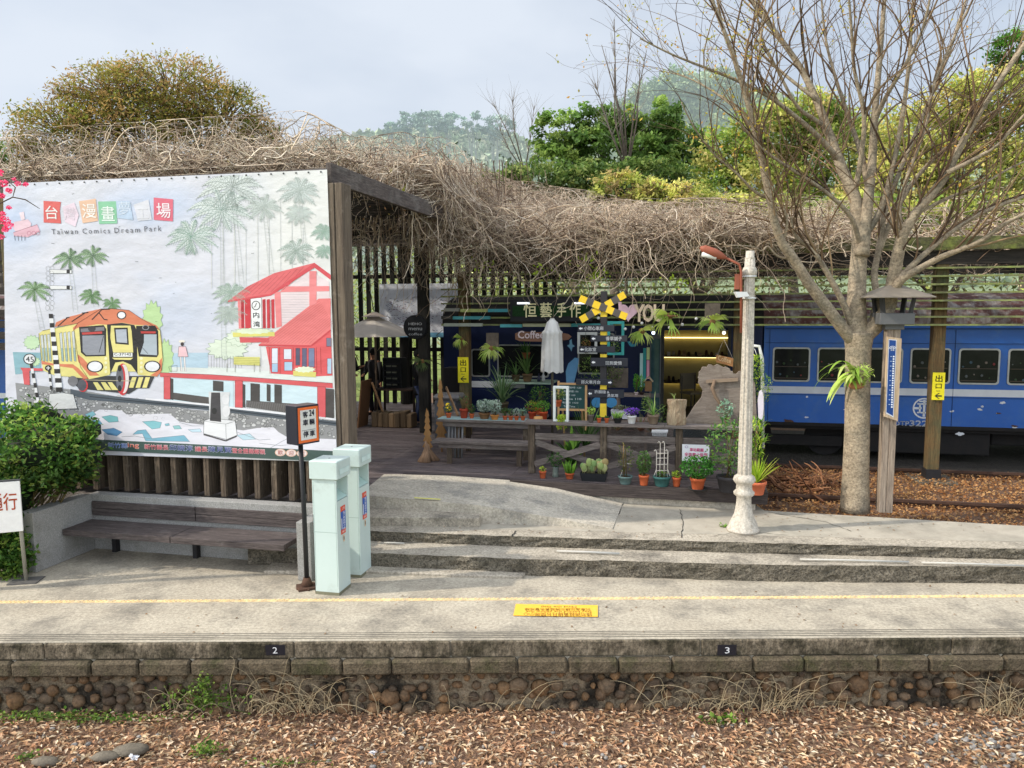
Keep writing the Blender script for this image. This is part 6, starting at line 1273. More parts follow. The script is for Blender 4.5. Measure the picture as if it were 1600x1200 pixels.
# rooster-shaped board
vR=12.0; t=thing('cutout_board','large grey timber cut-out board shaped like a ruffled bird behind the fence','wooden board',vp(1115,660,vR),-AN); m=MB()
P=[(1062,666),(1075,650),(1085,634),(1095,622),(1098,610),(1092,600),(1090,590),(1093,580),(1100,573),(1112,570),(1125,571),(1140,576),(1146,584),(1158,580),(1172,582),(1180,600),(1182,640),(1183,668)]
PP=[]
for i,(a,b) in enumerate(zip(P,P[1:]+P[:1])):
    PP.append(a)
    if 3<=i<=12:
        for f in (.33,.66): PP.append((a[0]+(b[0]-a[0])*f+random.uniform(-1.5,1.5),a[1]+(b[1]-a[1])*f-1.6*((f>.5)*2-1)))
m.poly([vp(x,y,vR) for x,y in PP],W(0,.04,0)); m.build('board',M('grey_board',(.27,.225,.185),(.16,.125,.10),rough=.9,scale=3,stretch=(1,8,6),bump=.5,dirt=(.12,.09,.07),dscale=4,dlim=(.5,.7)),t,bevel=.004)
m=MB(); m.beam(vp(1103,596,vR-.03),vp(1153,593,vR-.03),.03,.05,rgb(150,130,110)); m.tube([vp(1117,594,vR-.06),vp(1113,606,vR-.07),vp(1118,620,vR-.07),vp(1128,635,vR-.07),vp(1134,652,vR-.06),vp(1136,672,vR-.05)],[.022,.03,.026,.022,.022,.02],8,rgb(130,108,88)); m.build('stick_brace',vinem,t)
u,z=UV(1134,645,vR-.1); plant('bush','pale blue-green leafy plant in front of the cut-out board',0,0,0,.0,.0,P=W(u,vR-.15,z-.1),top=.3,wid=.14,n=150,ls=.05,pal=[rgb(160,190,170),rgb(130,170,150)])
# hanging wooden sign + white bracket + hanging fern + surfboard
vH=13.9; t=thing('hanging_sign','small carved wooden sign hung on cords right of the cafe door','sign',vp(1133,568,vH),-AN); m=MB(); m.poly([vp(x,y,vH) for x,y in ((1119,554),(1146,560),(1145,573),(1119,566))],W(0,.03,0),rgb(178,128,80)); m.build('board',potm,t); m=MB(); m.tube([vp(1121,555,vH),vp(1131,530,vH),vp(1145,560,vH)],.005,5,(.5,.45,.4)); m.build('cord',paint,t); m=MB(); text(m,'Coffee',vp(1122,563,vH-.01),vp(1142,568,vH-.01),.09,(0,0,1),rgb(230,200,150)); m.build('lettering',paint,t)
vI=12.2; t=thing('plant_bracket','white bent bracket carrying hanging fern pots at right end of fence','bracket',W(UV(1190,680,vI)[0],vI,DZ),-AN); m=MB(FR)
def q3(px,py,v=vI): a=UV(px,py,v); return (a[0],v,a[1])
m.tube([q3(1192,700),q3(1191,560),q3(1186,541),q3(1172,540)],.025,8,(.66,.66,.6)); m.build('post',paint,t)
for x,y,s,lab in ((1190,602,.17,'round yellow-green fern ball hung from the white bracket'),(1182,568,.13,'pale twiggy fern hung behind the lamp post')):
    p=vp(x,y,vI-.1); t=thing('hanging_fern',lab,'hanging plant',p); leafball('foliage',t,p-Vector((0,0,s*.3)),s,s*.7,s*1.5,330,.045,GY+G1,.3); m=MB(); m.tube([p+Vector((0,0,s)),vp(x-3,545,vI-.05)],.004,5,(.7,.7,.65)); m.build('cord',paint,t)
cut('small white and pink surfboard-shaped sign leaning by the lamp post',[(1185,655),(1184,625),(1186,612),(1190,609),(1193,618),(1193,640),(1191,656)],vI-.2,(225,215,222),'surfboard_sign','sign')
# staghorn ferns
def stag(label,px,py,v,s,plaque=True,az=None,pal=None):
    p=vp(px,py,v); t=thing('staghorn_fern',label,'staghorn fern',p,-AN)
    if plaque:
        m=MB(); m.T=Matrix.Translation(p+W(0,.06,0)*1.0-W(0,0,0))@Matrix.Rotation(-AN,4,'Z'); m.lathe([(s*.32,-.0),(s*.32,.03)],(0,0,0),14,rgb(140,100,70)) if plaque=='round' else m.bx((-s*.28,0,-s*.1),(s*.28,.04,s*.7),rgb(130,98,70)); m.build('plaque',barkd if plaque!='round' else potm,t)
    m=MB(); pal=pal or [rgb(170,186,90),rgb(140,165,76),rgb(190,200,120)]
    for i in range(10):
        a=random.uniform(pi*.95,2.05*pi)-AN; L_=s*random.uniform(.42,.72); c_=pick(pal); el=random.uniform(-.7,.8); d=Vector((math.cos(a)*math.cos(el),math.sin(a)*.5*math.cos(el),math.sin(el))).normalized()
        # antler frond: narrow base widening, then splitting into pointed fingers
        q=p.copy(); side=d.cross(Vector((0,-1,.2))).normalized(); pts=[]; dd=d.copy()
        for k in range(5):
            w_=s*(.025+.02*k); pts+=[q-side*w_,q+side*w_]; q=q+dd*L_*.16; dd=(dd+Vector((0,0,-.22))).normalized()
        m.add(pts,[(2*k,2*k+1,2*k+3,2*k+2) for k in range(4)],c_,True)
        for f in (-1.2,-.4,.4,1.2):
            b0=q-dd*L_*.16+side*s*.07*f; e0=b0+(dd+side*f*.45+Vector((0,0,-.25))).normalized()*L_*random.uniform(.4,.6); md=b0.lerp(e0,.5)+Vector((0,0,.02)); w_=s*.028
            m.add([b0-side*w_,b0+side*w_,md+side*w_*.8,md-side*w_*.8,e0],[(0,1,2,3),(3,2,4)],c_,True)
    m.build('fronds',leafm,t); m=MB(); m.ball(p,s*.14,rgb(130,100,60),8,6,(1,.6,1)); m.build('root_ball',potm,t); return t
stag('staghorn fern on a wooden plaque hanging left of the Coffee sign',768,545,13.9,.42); stag('small staghorn fern tied to the exit sign post',721,530,14.3,.3,False); stag('staghorn fern hanging low beside the turquoise frame',1003,518,13.7,.45,False)
stag('wide staghorn fern on a round log slice right of the YOU letters',1045,495,13.6,.5,'round'); stag('staghorn fern on a tall bark plaque above the doorway corner',1113,503,13.5,.45)
stag('dark staghorn fern bracketed on the tall dark pavilion post',660,565,14.4,.36,False,None,[rgb(90,104,60),rgb(70,84,50)])
# ================================================================ LEFT PAVILION CONTENT
vA=16.2; b=PV(588,600,vA); b=Vector((b.x,b.y,DZ)); t=thing('open_parasol','open beige parasol over the stall in the pavilion','parasol',b); zc_=vp(588,493,vA).z; ze=vp(588,524,vA).z
m=MB(); m.tube([b,Vector((b.x,b.y,zc_))],.025,8,rgb(130,110,90)); m.build('pole',paint,t)
Rr=.92; m=MB(); vs=[(b.x,b.y,zc_)]; n=8
for f in (.35,.7,1):
    for k in range(n*3): a=2*pi*k/(n*3)+.2; c_=abs(math.cos((a-.2)*n/2)); rr=Rr*f*(.94+.06*c_); vs.append((b.x+rr*math.cos(a),b.y+rr*math.sin(a),zc_+(ze-zc_)*(f**1.15)-.02*(1-c_)*f))
N=n*3; m.add(vs,[(0,1+k,1+(k+1)%N) for k in range(N)]+[(1+i*N+k,1+(i+1)*N+k,1+(i+1)*N+(k+1)%N,1+i*N+(k+1)%N) for i in range(2) for k in range(N)],(.85,.76,.66)); m.build('canopy',MC['white_canvas'],t)
m=MB(); m.lathe([(.30,zc_-.03),(.04,zc_+.08)],(b.x,b.y,0),8,rgb(180,165,150),sm=False); m.build('vent_cap',paint,t)
# display cabinet, table, easel, sacks
table('dark wooden stall table under the beige parasol',583,648,608,15.6,.6,rgb(52,36,28))
u0,z0=UV(600,608,15.9); u1,z1=UV(628,560,15.9); t=thing('display_cabinet','black display cabinet with small compartments on the stall table','cabinet',W((u0+u1)/2,15.9,z0),-AN); m=MB(FR); m.bx((u0,15.95,z0),(u1,16.2,z1),(.02,.02,.02))
for a in (u0,u1-.03): m.bx((a,15.85,z0),(a+.03,15.95,z1),(.02,.02,.02))
for k in range(6): z=z0+(z1-z0)*k/5; m.bx((u0,15.85,z-.012),(u1,15.95,z+.012),(.02,.02,.02))
m.build('case',paint,t); m=MB(FR)
for i in range(2):
    for k in range(4): z=z0+(z1-z0)*(k+.25)/5+.05; x=u0+.05+i*.14; m.bx((x,15.92,z),(x+.11,15.945,z+.05),rgb(150,150,130))
m.build('goods',paint,t)
b=W(UV(566,660,15.2)[0],15.2,DZ); t=thing('easel_board','leaning wooden sandwich board beside the stall','board',b); m=MB(); m.beam(b,b+W(.12,0,1.0),.5,.03,rgb(110,78,52)); m.beam(b+W(.55,.1,0),b+W(.25,0,.95),.06,.04,rgb(160,120,80)); m.build('boards',paint,t)
b=W(UV(612,660,15.2)[0],15.2,DZ); t=thing('burlap_bundle','wrapped brown cardboard bundle on the floor before the stall','bundle',b,-AN); Mx=PM[t.name]; m=MB(Mx); 
for k in range(7): x=-.42+k*.13; m.bx((x,-.12+random.uniform(-.03,.03),0),(x+.125,.25,.34+random.uniform(-.05,.02)),jit(rgb(120,98,72),.2))
m.build('wrapping',paint,t,bevel=.02)
t=thing('round_sign','round black menu sign on the tall dark pavilion post','sign',vp(651,511,14.5),-AN); c0=Vector(toU(vp(651,511,14.45))); m=MB(FR); n=20; R=.24; m.poly([(c0.x+R*math.cos(2*pi*k/n),14.35,c0.z+R*math.sin(2*pi*k/n)) for k in range(n)],(0,.1,0),(.01,.01,.012)); m.build('disc',paint,t); m=MB()
for i,s in enumerate(('HEHO','menu','coffee')): text(m,s,W(c0.x-.13,14.345,c0.z+.04-i*.1),W(c0.x+.15,14.345,c0.z+.04-i*.1),.05,(0,0,1),(.5,.5,.5))
m.build('lettering',paint,t)
# background picture sheet
t=thing('printed_sheet','grey-white printed sheet with dense sketch hung on the back slats','banner',W(-6.6,18.8,2.4),-AN); vG=18.7; m=MB(FR); a=UV(592,444,vG); b_=UV(716,527,vG); m.bx((a[0],vG,b_[1]),(b_[0],vG+.01,a[1]),(.9,.92,.98)); m.build('sheet',paint,t); m=MB(FR); random.seed(21)
m.bx((a[0],vG-.004,b_[1]),(b_[0],vG-.001,b_[1]+.12),rgb(120,180,210))
for k in range(520):
    x=random.uniform(a[0]+.15,b_[0]-.05); z=random.uniform(b_[1]+.15,a[1]-.35); l=random.uniform(.02,.06); q=random.uniform(-.5,1.2); m.beam((x,vG-.006,z),(x+l*math.cos(q),vG-.006,z+l*math.sin(q)),.001,.012,rgb(*random.choice(((90,90,140),(120,120,130),(70,80,120),(170,120,130)))),up=(0,1,0)) if False else m.add([(x,vG-.006,z),(x+l*math.cos(q),vG-.006,z+l*math.sin(q)),(x+l*math.cos(q)+.008,vG-.006,z+l*math.sin(q)+.01),(x+.008,vG-.006,z+.01)],[(0,1,2,3)],rgb(*random.choice(((90,90,140),(120,120,130),(70,80,120),(170,120,130)))))
m.build('sketch_print',paint,t)
# grey bin under cover beside the table
u0,z0=UV(690,690,13.6); t=thing('covered_bin','grey bin wrapped in plastic behind the wooden trees','bin',W(u0+.1,13.6,DZ),-AN); m=MB(FR); a=UV(678,622,13.6); b_=UV(718,610,13.6); m.bx((a[0],13.6,DZ),(a[0]+.42,14.0,a[1]-.05),rgb(90,92,96)); m.build('bin_body',paint,t,bevel=.02); m=MB(FR); m.bx((a[0]-.03,13.57,a[1]-.049),(a[0]+.5,14.05,a[1]+.07),rgb(120,116,114)); m.build('cover',paint,t,bevel=.05)
m=MB(FR); a=UV(693,575,14.9); b_=UV(724,640,14.9); m.bx((a[0],14.9,DZ),(b_[0],15.3,a[1]),(.012,.01,.01)); tag(m.build('dark_cupboard',paint),'tall black cupboard in shade left of the exit sign post','cupboard')
# ================================================================ PEOPLE (in the shade of the pavilion)
def person(label,b,rz,h,pose,cloth,legc,hairc,skin=rgb(190,140,110),cap=None,seat=False):
    t=thing('person',label,'person',b,rz); Mx=PM[t.name]; k=h/1.75
    J={}; 
    def A(n,x,y,z,r): J[n]=(Vector((x,y,z))*k,r*k)
    A('pel',0,0,.95,.13);A('spi',0,.01,1.12,.12);A('che',0,.0,1.32,.145);A('nec',0,-.0,1.49,.055);A('hd0',0,-.02,1.56,.07);A('hd1',0,-.03,1.66,.09)
    for s,S in ((-1,'l'),(1,'r')):
        A(S+'hip',s*.10,0,.88,.09);A(S+'kne',s*.11,-.02*(1 if s>0 else 2),.50,.06);A(S+'ank',s*.12,.03,.09,.04);A(S+'toe',s*.13,-.12,.04,.035)
        A(S+'sho',s*.19,0,1.42,.055);a=pose[0 if s<0 else 1];A(S+'elb',s*.24,a[0][0],a[0][1],.042);A(S+'wri',s*a[1][2],a[1][0],a[1][1],.028);d=Vector((a[1][0]-a[0][0],a[1][1]-a[0][1])).normalized()
        A(S+'pal',s*a[1][2],a[1][0]+d.x*.06,a[1][1]+d.y*.06,.03)
        for f in range(4): A(S+'f%d'%f,s*(a[1][2]-.03+f*.02),a[1][0]+d.x*(.13+.01*(f in(1,2))),a[1][1]+d.y*.13-.01,.0085)
        A(S+'th',s*(a[1][2]-.055),a[1][0]+d.x*.05-.03,a[1][1]+d.y*.07,.010)
    E=[('pel','spi'),('spi','che'),('che','nec'),('nec','hd0'),('hd0','hd1')]
    for S in 'lr': E+=[('pel',S+'hip'),(S+'hip',S+'kne'),(S+'kne',S+'ank'),(S+'ank',S+'toe'),('che',S+'sho'),(S+'sho',S+'elb'),(S+'elb',S+'wri'),(S+'wri',S+'pal'),(S+'pal',S+'th')]+[(S+'pal',S+'f%d'%f) for f in range(4)]
    names=list(J); me=bpy.data.meshes.new('body'); me.from_pydata([tuple(J[n][0]) for n in names],[(names.index(a),names.index(b)) for a,b in E],[]); o=bpy.data.objects.new('body',me); col.objects.link(o); o.parent=t; PM[o.name]=Mx
    o.modifiers.new('skin','SKIN')
    for i,n in enumerate(names): me.skin_vertices[0].data[i].radius=(J[n][1],J[n][1]); me.skin_vertices[0].data[i].use_root=(n=='pel')
    sb=o.modifiers.new('sub','SUBSURF'); sb.levels=sb.render_levels=1; me.materials.append(M('skin%d'%(hash(label)%97),skin,bump=0))
    def part(name,vsrc,mat_c,inf):
        m=MB(Mx)
        return m
    # clothing: jacket torso lathe-like, sleeves, trousers
    m=MB(Mx); prof=[(.19,.72),(.185,.9),(.165,1.1),(.19,1.3),(.175,1.42),(.075,1.50)]; m.lathe([(r*k,z*k) for r,z in prof],(0,0,0),16,cloth,sq=.72)
    for S in 'lr': m.tube([J[S+'sho'][0]*1.0,J[S+'elb'][0],J[S+'wri'][0]],[.075*k,.06*k,.045*k],9,cloth)
    m.build('jacket',potm,t)
    m=MB(Mx)
    for S in 'lr': m.tube([J[S+'hip'][0]+Vector((0,0,.05)),J[S+'kne'][0],J[S+'ank'][0]],[.105*k,.08*k,.06*k],9,legc); 
    m.build('trousers',potm,t); m=MB(Mx)
    for S in 'lr': q=J[S+'toe'][0]; m.ball(q+Vector((0,.05,.0)),.06*k,(.5,.5,.5) if cap else (.04,.04,.04),8,6,(.75,1.7,.7))
    m.build('shoes',potm,t)
    m=MB(Mx); q=J['hd1'][0]; m.ball(q+Vector((0,.018,.02)),.112*k,hairc,12,8,(.92,1.02,1.0)); m.build('hair',potm,t)
    m=MB(Mx); f=q+Vector((0,-.098*k,-.03*k)); m.ball(f,.018*k,skin,6,5,(.7,.9,1.2)); m.ball(f+Vector((-.033,.022,.03)),.010,(.02,.02,.02)); m.ball(f+Vector((.033,.022,.03)),.010,(.02,.02,.02)); m.ball(f+Vector((0,.012,-.045)),.018,rgb(150,80,80),6,4,(1.3,.5,.35)); m.ball(q+Vector((-.1*k,.01,-.01)),.02,skin); m.ball(q+Vector((.1*k,.01,-.01)),.02,skin); m.build('face',potm,t)
    if cap: m=MB(Mx); m.lathe([(.118*k,0),(.115*k,.05*k),(.08*k,.1*k),(.02*k,.12*k)],q+Vector((0,.0,.025)),14,cap); m.poly([q+Vector((x,y,.04)) for x,y in ((-.08,-.09),(.08,-.09),(.06,-.2),(-.06,-.2))],(0,0,.012),cap); m.build('cap',potm,t)
    return t
blk=(.012,.012,.014)
fwd=((-.04,1.16),(-.2,1.1,.16)); dn=((.0,1.15),(-.03,.9,.27)); up_=((-.06,1.15),(-.22,1.22,.12))
person('person in a long black coat and cap at the left of the pavilion opening',W(UV(547,656,15.9)[0],15.9,DZ),math.radians(70),1.72,(fwd,up_),blk,blk,(.01,.01,.01),cap=blk)
person('person with dark hair in a black jacket behind the parasol pole',W(UV(586,650,16.9)[0],16.9,DZ),math.radians(-30),1.55,(fwd,dn),blk,(.02,.02,.03),(.01,.01,.01))
person('person in dark top and blue jeans half hidden behind the tall dark post',W(UV(652,660,15.6)[0],15.7,DZ),math.radians(100),1.6,(fwd,fwd),blk,rgb(40,52,84),(.01,.01,.01))
# ================================================================ VINES on the roofs
def vines(name,n,K,start,surf,pull,step,pal,rad,parent=None,label=None,zrand=.5,grav=0):
    P=start(n); d=rng.normal(size=(n,3)); d[:,2]*=zrand; d/=np.linalg.norm(d,axis=1)[:,None]; curl=rng.normal(size=(n,3))*.24; path=np.zeros((n,K,3)); st=step*rng.uniform(.6,1.3,(n,1))
    for k in range(K):
        path[:,k]=P; d=d+curl*.5+rng.normal(size=(n,3))*.27; z=surf(P); d[:,2]+=np.clip((z-P[:,2])*pull,-.6,.6)-grav; d/=np.linalg.norm(d,axis=1)[:,None]; P=P+d*st
        if parent is not None:
            uu,v_=toUV(P); sh=np.maximum(0,9.1-v_)*(uu<-4.25); P[:,0]+=sh*s0; P[:,1]+=sh*c0; P[:,2]=np.where(sh>0,np.maximum(P[:,2],5.0),P[:,2])
            uu,v_=toUV(P); k2=np.maximum(0,uu+4.42)*(uu<-3.9)*(v_<12.2); P[:,0]-=k2*c0; P[:,1]+=k2*s0
            P[:,2]=np.where((uu<-4.5)&(v_<13.6),np.maximum(P[:,2],4.93),P[:,2])
            P[:,2]=np.minimum(P[:,2],surfAll(P)+.55)
    R=rad*(.5+rng.exponential(.5,(n,1)).clip(0,1.3))*np.linspace(1.15,.45,K)[None,:]; C=np.array(pal)[rng.integers(0,len(pal),n)]*rng.uniform(.55,1.25,(n,1))
    return tubeset(name,path,R,C,vinem,parent)
c0,s0=ca,sa
def tow(u,v,z): return np.stack([u*c0+v*s0,-u*s0+v*c0,z],1)
def toUV(P): return P[:,0]*c0-P[:,1]*s0, P[:,0]*s0+P[:,1]*c0
def sstep(a,b,x): t=np.clip((x-a)/(b-a),0,1); return t*t*(3-2*t)
def nz(u,v): return .5*np.sin(u*1.3+.7*np.sin(v))+.3*np.sin(v*1.9+u*.6)+.2*np.sin(u*3.1+v*2.3)
def hA(u,v): return 4.95+(.14+.85*sstep(9.6,15.5,v)*sstep(-9.6,-5.2,u))*(1+.16*nz(u,v))*(1-.0*u)
def hB(u,v): 
    f=1-sstep(-3.8,1.6,u); return 4.25+(.14+.78*sstep(13.8,16.8,v)*f+.08*sstep(13.8,15.5,v))*(1+.16*nz(u,v))
def surfAll(P):
    u,v=toUV(P); a=hA(u,v); b=hB(u,v); w=sstep(-4.9,-3.6,u); return a*(1-w)+b*w
vpal=[rgb(224,202,176),rgb(204,182,158),rgb(236,220,198),rgb(184,162,142),rgb(212,188,160),rgb(226,208,180),rgb(140,120,102),rgb(120,98,80)]
vt=tag(thing('climbing_vine','tangled mass of bare tan climbing vine covering pavilion and pergola roofs','climbing vine',W(-4,13,4.9)))
def stA(n): 
    u=rng.uniform(-9.7,-4.2,n); v=9.05+9.8*rng.uniform(0,1,n)**1.5; z=4.98+(hA(u,v)-4.95)*rng.uniform(0,1,n)**.4; return tow(u,v,z)
def stB(n):
    u=-4.6+rng.uniform(0,1,n)**1.35*7.4; v=13.8+5.0*rng.uniform(0,1,n)**1.35; z=4.3+(hB(u,v)-4.25)*rng.uniform(0,1,n)**.4; return tow(u,v,z)
kw=dict(parent=vt)
def stE(n): u=rng.uniform(-5.0,-4.05,n); v=rng.uniform(12.0,14.6,n); z=4.95+rng.uniform(-.1,.7,n); return tow(u,v,z)
def stF(n): u=rng.uniform(-5.0,1.2,n)-rng.exponential(.5,n)*0; v=rng.uniform(13.5,14.6,n); z=4.35+rng.uniform(-.1,.4,n); return tow(u,v,z)
objs=[vines('vine_stems',5200,16,stA,surfAll,.5,.10,vpal,.0054,**kw),
 vines('vine_stems',6200,16,stB,surfAll,.5,.10,vpal,.0056,**kw),
 vines('vine_stems',800,16,stE,surfAll,.25,.10,vpal,.007,grav=.12,**kw),
 vines('hanging_stems',1000,15,stF,lambda P: np.full(len(P),4.32),.2,.085,vpal,.007,grav=.03,**kw)]
def stG(n): u=np.clip(rng.normal(-2.2,1.9,n),-5,1.6); v=rng.uniform(13.55,14.3,n); z=rng.uniform(4.0,4.4,n); return tow(u,v,z)
vines('hanging_stems',230,18,stG,lambda P: np.full(len(P),3.7),.10,.085,vpal,.007,grav=.14,**kw)
def stH(n): u=rng.uniform(-6.4,-3.4,n); v=rng.uniform(13.0,14.6,n); z=rng.uniform(4.2,4.9,n); return tow(u,v,z)
vines('hanging_stems',260,18,stH,lambda P: np.full(len(P),4.0),.10,.085,vpal,.007,grav=.12,**kw)
def stI(n): u=rng.uniform(-9.2,-3,n); v=rng.uniform(12,17,n); z=hA(u,v); return tow(u,v,z)
vines('loose_stems',220,16,stI,lambda P: surfAll(P)+.12,.4,.10,[rgb(150,130,110),rgb(110,92,78)],.005,**kw)
def stJ(n): u=rng.uniform(0,13,n); v=rng.uniform(14.3,19,n); z=4.28+.45*rng.uniform(0,1,n)**2-.02*np.clip(u,0,9); return tow(u,v,z)
vines('vine_stems',1700,14,stJ,surfAll,.4,.11,vpal,.009,**kw)
n=9000; u=rng.uniform(-9.3,5,n); v=rng.uniform(9.3,18,n); P=tow(u,v,np.zeros(n)); ok=(u<-4.3)|(v>13.8); P=P[ok]; P[:,2]=surfAll(P)-rng.exponential(.25,len(P))+.08; P=P[P[:,2]>4.3]; leafset('dead_leaves',P,rng.uniform(.03,.07,len(P)),np.array([rgb(190,160,110),rgb(150,110,76),rgb(170,150,90),rgb(110,84,64)])[rng.integers(0,4,len(P))]*rng.uniform(.6,1.2,(len(P),1)),leafm,vt)
# a few fresh leaves in the vine
n=500; u=rng.uniform(-9,6,n); v=rng.uniform(9.3,17,n); P=tow(u,v,np.zeros(n)); ok=(u<-4.3)|(v>13.8); P=P[ok]; P[:,2]=surfAll(P)+rng.uniform(-.15,.1,len(P)); leafset('young_leaves',P,rng.uniform(.05,.1,len(P)),np.tile(rgb(170,170,70),(len(P),1))*rng.uniform(.6,1.1,(len(P),1)),leafm,vt)
for (px,py) in ((930,428),(848,425),(750,412),(915,405),(1060,440),(935,432)):
    p=PV(px,py,13.7); P=np.array(p)+rng.normal(size=(26,3))*[.12,.05,.06]; leafset('young_leaves',P,rng.uniform(.05,.11,26),np.tile(rgb(176,200,70),(26,1))*rng.uniform(.6,1.1,(26,1)),leafm,vt)
# ================================================================ TREES
def crown(name,t,blobs,n,ls,pal,cl=45,dark=.5,aspect=.55,spread=.16,edge=.45,flat=.2,lm=None):
    """blobs: (center Vector, rx, ry, rz); leaves in clumps on the blob shells"""
    tot=sum(b[1]*b[3] for b in blobs); Ps=[];Cs=[]
    pal=np.array(pal)
    for c,rx,ry,rz in blobs:
        m=int(n*b_w(rx,rz)/tot); nc=max(3,m//cl); d=rng.normal(size=(nc,3)); d/=np.linalg.norm(d,axis=1)[:,None]; d[:,1]=-np.abs(d[:,1])*.9+.15*rng.normal(size=nc)
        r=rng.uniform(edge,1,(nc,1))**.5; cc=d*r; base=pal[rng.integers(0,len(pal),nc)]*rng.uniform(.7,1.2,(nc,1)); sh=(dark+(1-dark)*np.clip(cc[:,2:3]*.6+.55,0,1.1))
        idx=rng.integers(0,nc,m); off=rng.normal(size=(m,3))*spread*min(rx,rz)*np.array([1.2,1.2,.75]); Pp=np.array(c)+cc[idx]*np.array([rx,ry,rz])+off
        Ps.append(Pp); Cs.append(base[idx]*sh[idx]*rng.uniform(.7,1.2,(m,1)))
    P=np.concatenate(Ps); C=np.concatenate(Cs); return leafset(name,P,rng.uniform(ls*.6,ls*1.3,len(P)),C,lm or leafm,t,aspect=aspect,flat=flat)
def b_w(rx,rz): return rx*rz
def px2(px,py,Y,rx,rz,ry=None): c=PY(px,py,Y); k=Y/1200; return (c,rx*k,(ry or rx)*k*.8,rz*k)
def tree(name,label,Y,base,blobs,n,ls,pal,trad=.2,cat='tree',twigs=0,tc=(1,1,1),group=None,**k):
    b=PY(base,480,Y); b.z=0; t=thing(name,label,cat,b,0,group); bl=[px2(a[0],a[1],Y+(a[4] if len(a)>4 else 0),a[2],a[3]) for a in blobs]
    top=sum((x[0] for x in bl),Vector())/len(bl); m=MB(); m.cur=rgb(120,124,112); fk=Vector((b.x+(top.x-b.x)*.4,b.y,b.z+(top.z-b.z)*.55)); m.tube([b,b.lerp(fk,.5)+Vector((.1,0,0)),fk],[trad,trad*.8,trad*.6],8)
    for c,rx,ry,rz in bl:
        m.tube([fk,fk.lerp(c,.55)+Vector((0,0,.1*rz)),c],[trad*.45,trad*.3,trad*.12],6)
        for q in range(7):
            e=c+Vector((random.uniform(-1,1)*rx*.9,random.uniform(-1,1)*ry*.6,random.uniform(-.1,.95)*rz)); m.tube([fk.lerp(c,.6),c.lerp(e,.4)+Vector((0,0,.05*rz)),e],[trad*.2,trad*.12,trad*.03],4,cap=False)
    m.build('trunk',hazeglow if 'lm' in k else barkd,t)
    crown('crown',t,bl,n,ls,pal,**k); 
    if twigs:
        P=[];R=[]
        for i in range(twigs):
            c,rx,ry,rz=random.choice(bl); a=Vector((random.gauss(0,1),random.gauss(0,.6),abs(random.gauss(.3,.8)))).normalized(); s_=c+Vector((a.x*rx*.3,a.y*ry*.3,a.z*rz*.2)); e=c+Vector((a.x*rx*1.08,a.y*ry,a.z*rz*1.12)); pts=[]
            for j in range(5): q=s_.lerp(e,j/4)+Vector((random.uniform(-.1,.1),0,random.uniform(-.05,.1))); pts.append(tuple(q))
            P.append(pts); R.append([.022,.018,.013,.009,.005])
        tubeset('twigs',np.array(P),np.array(R),np.tile(rgb(110,86,64),(len(P),1)),vinem,t)
    return t
OL=[rgb(156,150,70),rgb(172,158,82),rgb(196,160,104),rgb(130,136,62),rgb(176,140,98)]
DG=[rgb(110,142,70),rgb(90,120,58),rgb(134,162,84),rgb(150,172,92)]
YG=[rgb(196,198,104),rgb(172,180,90),rgb(212,206,122),rgb(150,162,80),rgb(220,200,130)]
MG=[rgb(140,166,76),rgb(118,150,66),rgb(166,184,90)]
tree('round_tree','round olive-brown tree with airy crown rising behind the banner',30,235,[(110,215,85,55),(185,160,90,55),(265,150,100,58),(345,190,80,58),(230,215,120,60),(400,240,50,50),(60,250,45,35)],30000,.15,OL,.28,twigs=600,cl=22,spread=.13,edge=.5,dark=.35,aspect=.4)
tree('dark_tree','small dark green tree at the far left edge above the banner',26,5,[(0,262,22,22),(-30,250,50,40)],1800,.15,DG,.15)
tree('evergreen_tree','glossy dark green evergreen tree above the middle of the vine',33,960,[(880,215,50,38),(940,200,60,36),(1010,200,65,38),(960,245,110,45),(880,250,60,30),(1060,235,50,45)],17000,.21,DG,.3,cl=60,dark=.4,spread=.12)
tree('hazy_tree','hazy pale green tree on the hill right of the evergreen',75,1060,[(1060,150,60,35),(1020,165,60,30),(1110,150,50,35),(985,190,55,22)],9000,.42,[rgb(132,150,110),rgb(150,164,124),rgb(116,138,100)],.5,dark=.6,lm=hazeglow)
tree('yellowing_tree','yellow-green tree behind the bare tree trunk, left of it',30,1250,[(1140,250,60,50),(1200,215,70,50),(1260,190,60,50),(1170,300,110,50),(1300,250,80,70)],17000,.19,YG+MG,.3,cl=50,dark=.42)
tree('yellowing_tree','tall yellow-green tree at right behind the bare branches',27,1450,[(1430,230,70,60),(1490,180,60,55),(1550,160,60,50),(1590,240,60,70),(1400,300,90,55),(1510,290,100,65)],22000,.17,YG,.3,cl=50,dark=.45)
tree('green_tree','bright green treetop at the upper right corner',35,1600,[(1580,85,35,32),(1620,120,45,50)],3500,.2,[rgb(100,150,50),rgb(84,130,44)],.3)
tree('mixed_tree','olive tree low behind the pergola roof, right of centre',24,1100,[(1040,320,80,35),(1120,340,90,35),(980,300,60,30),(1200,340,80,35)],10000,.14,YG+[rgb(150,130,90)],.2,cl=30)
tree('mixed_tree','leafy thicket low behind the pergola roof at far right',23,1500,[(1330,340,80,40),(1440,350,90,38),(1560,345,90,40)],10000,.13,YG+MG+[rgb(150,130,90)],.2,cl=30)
tree('mixed_tree','soft green thicket below the glossy evergreen, behind the vine roof',28,900,[(850,285,70,30),(930,290,80,35),(1010,285,70,35),(790,290,50,22)],12000,.17,[rgb(96,122,60),rgb(120,140,72),rgb(84,110,52),rgb(140,150,84)],.2,cl=26,dark=.38)
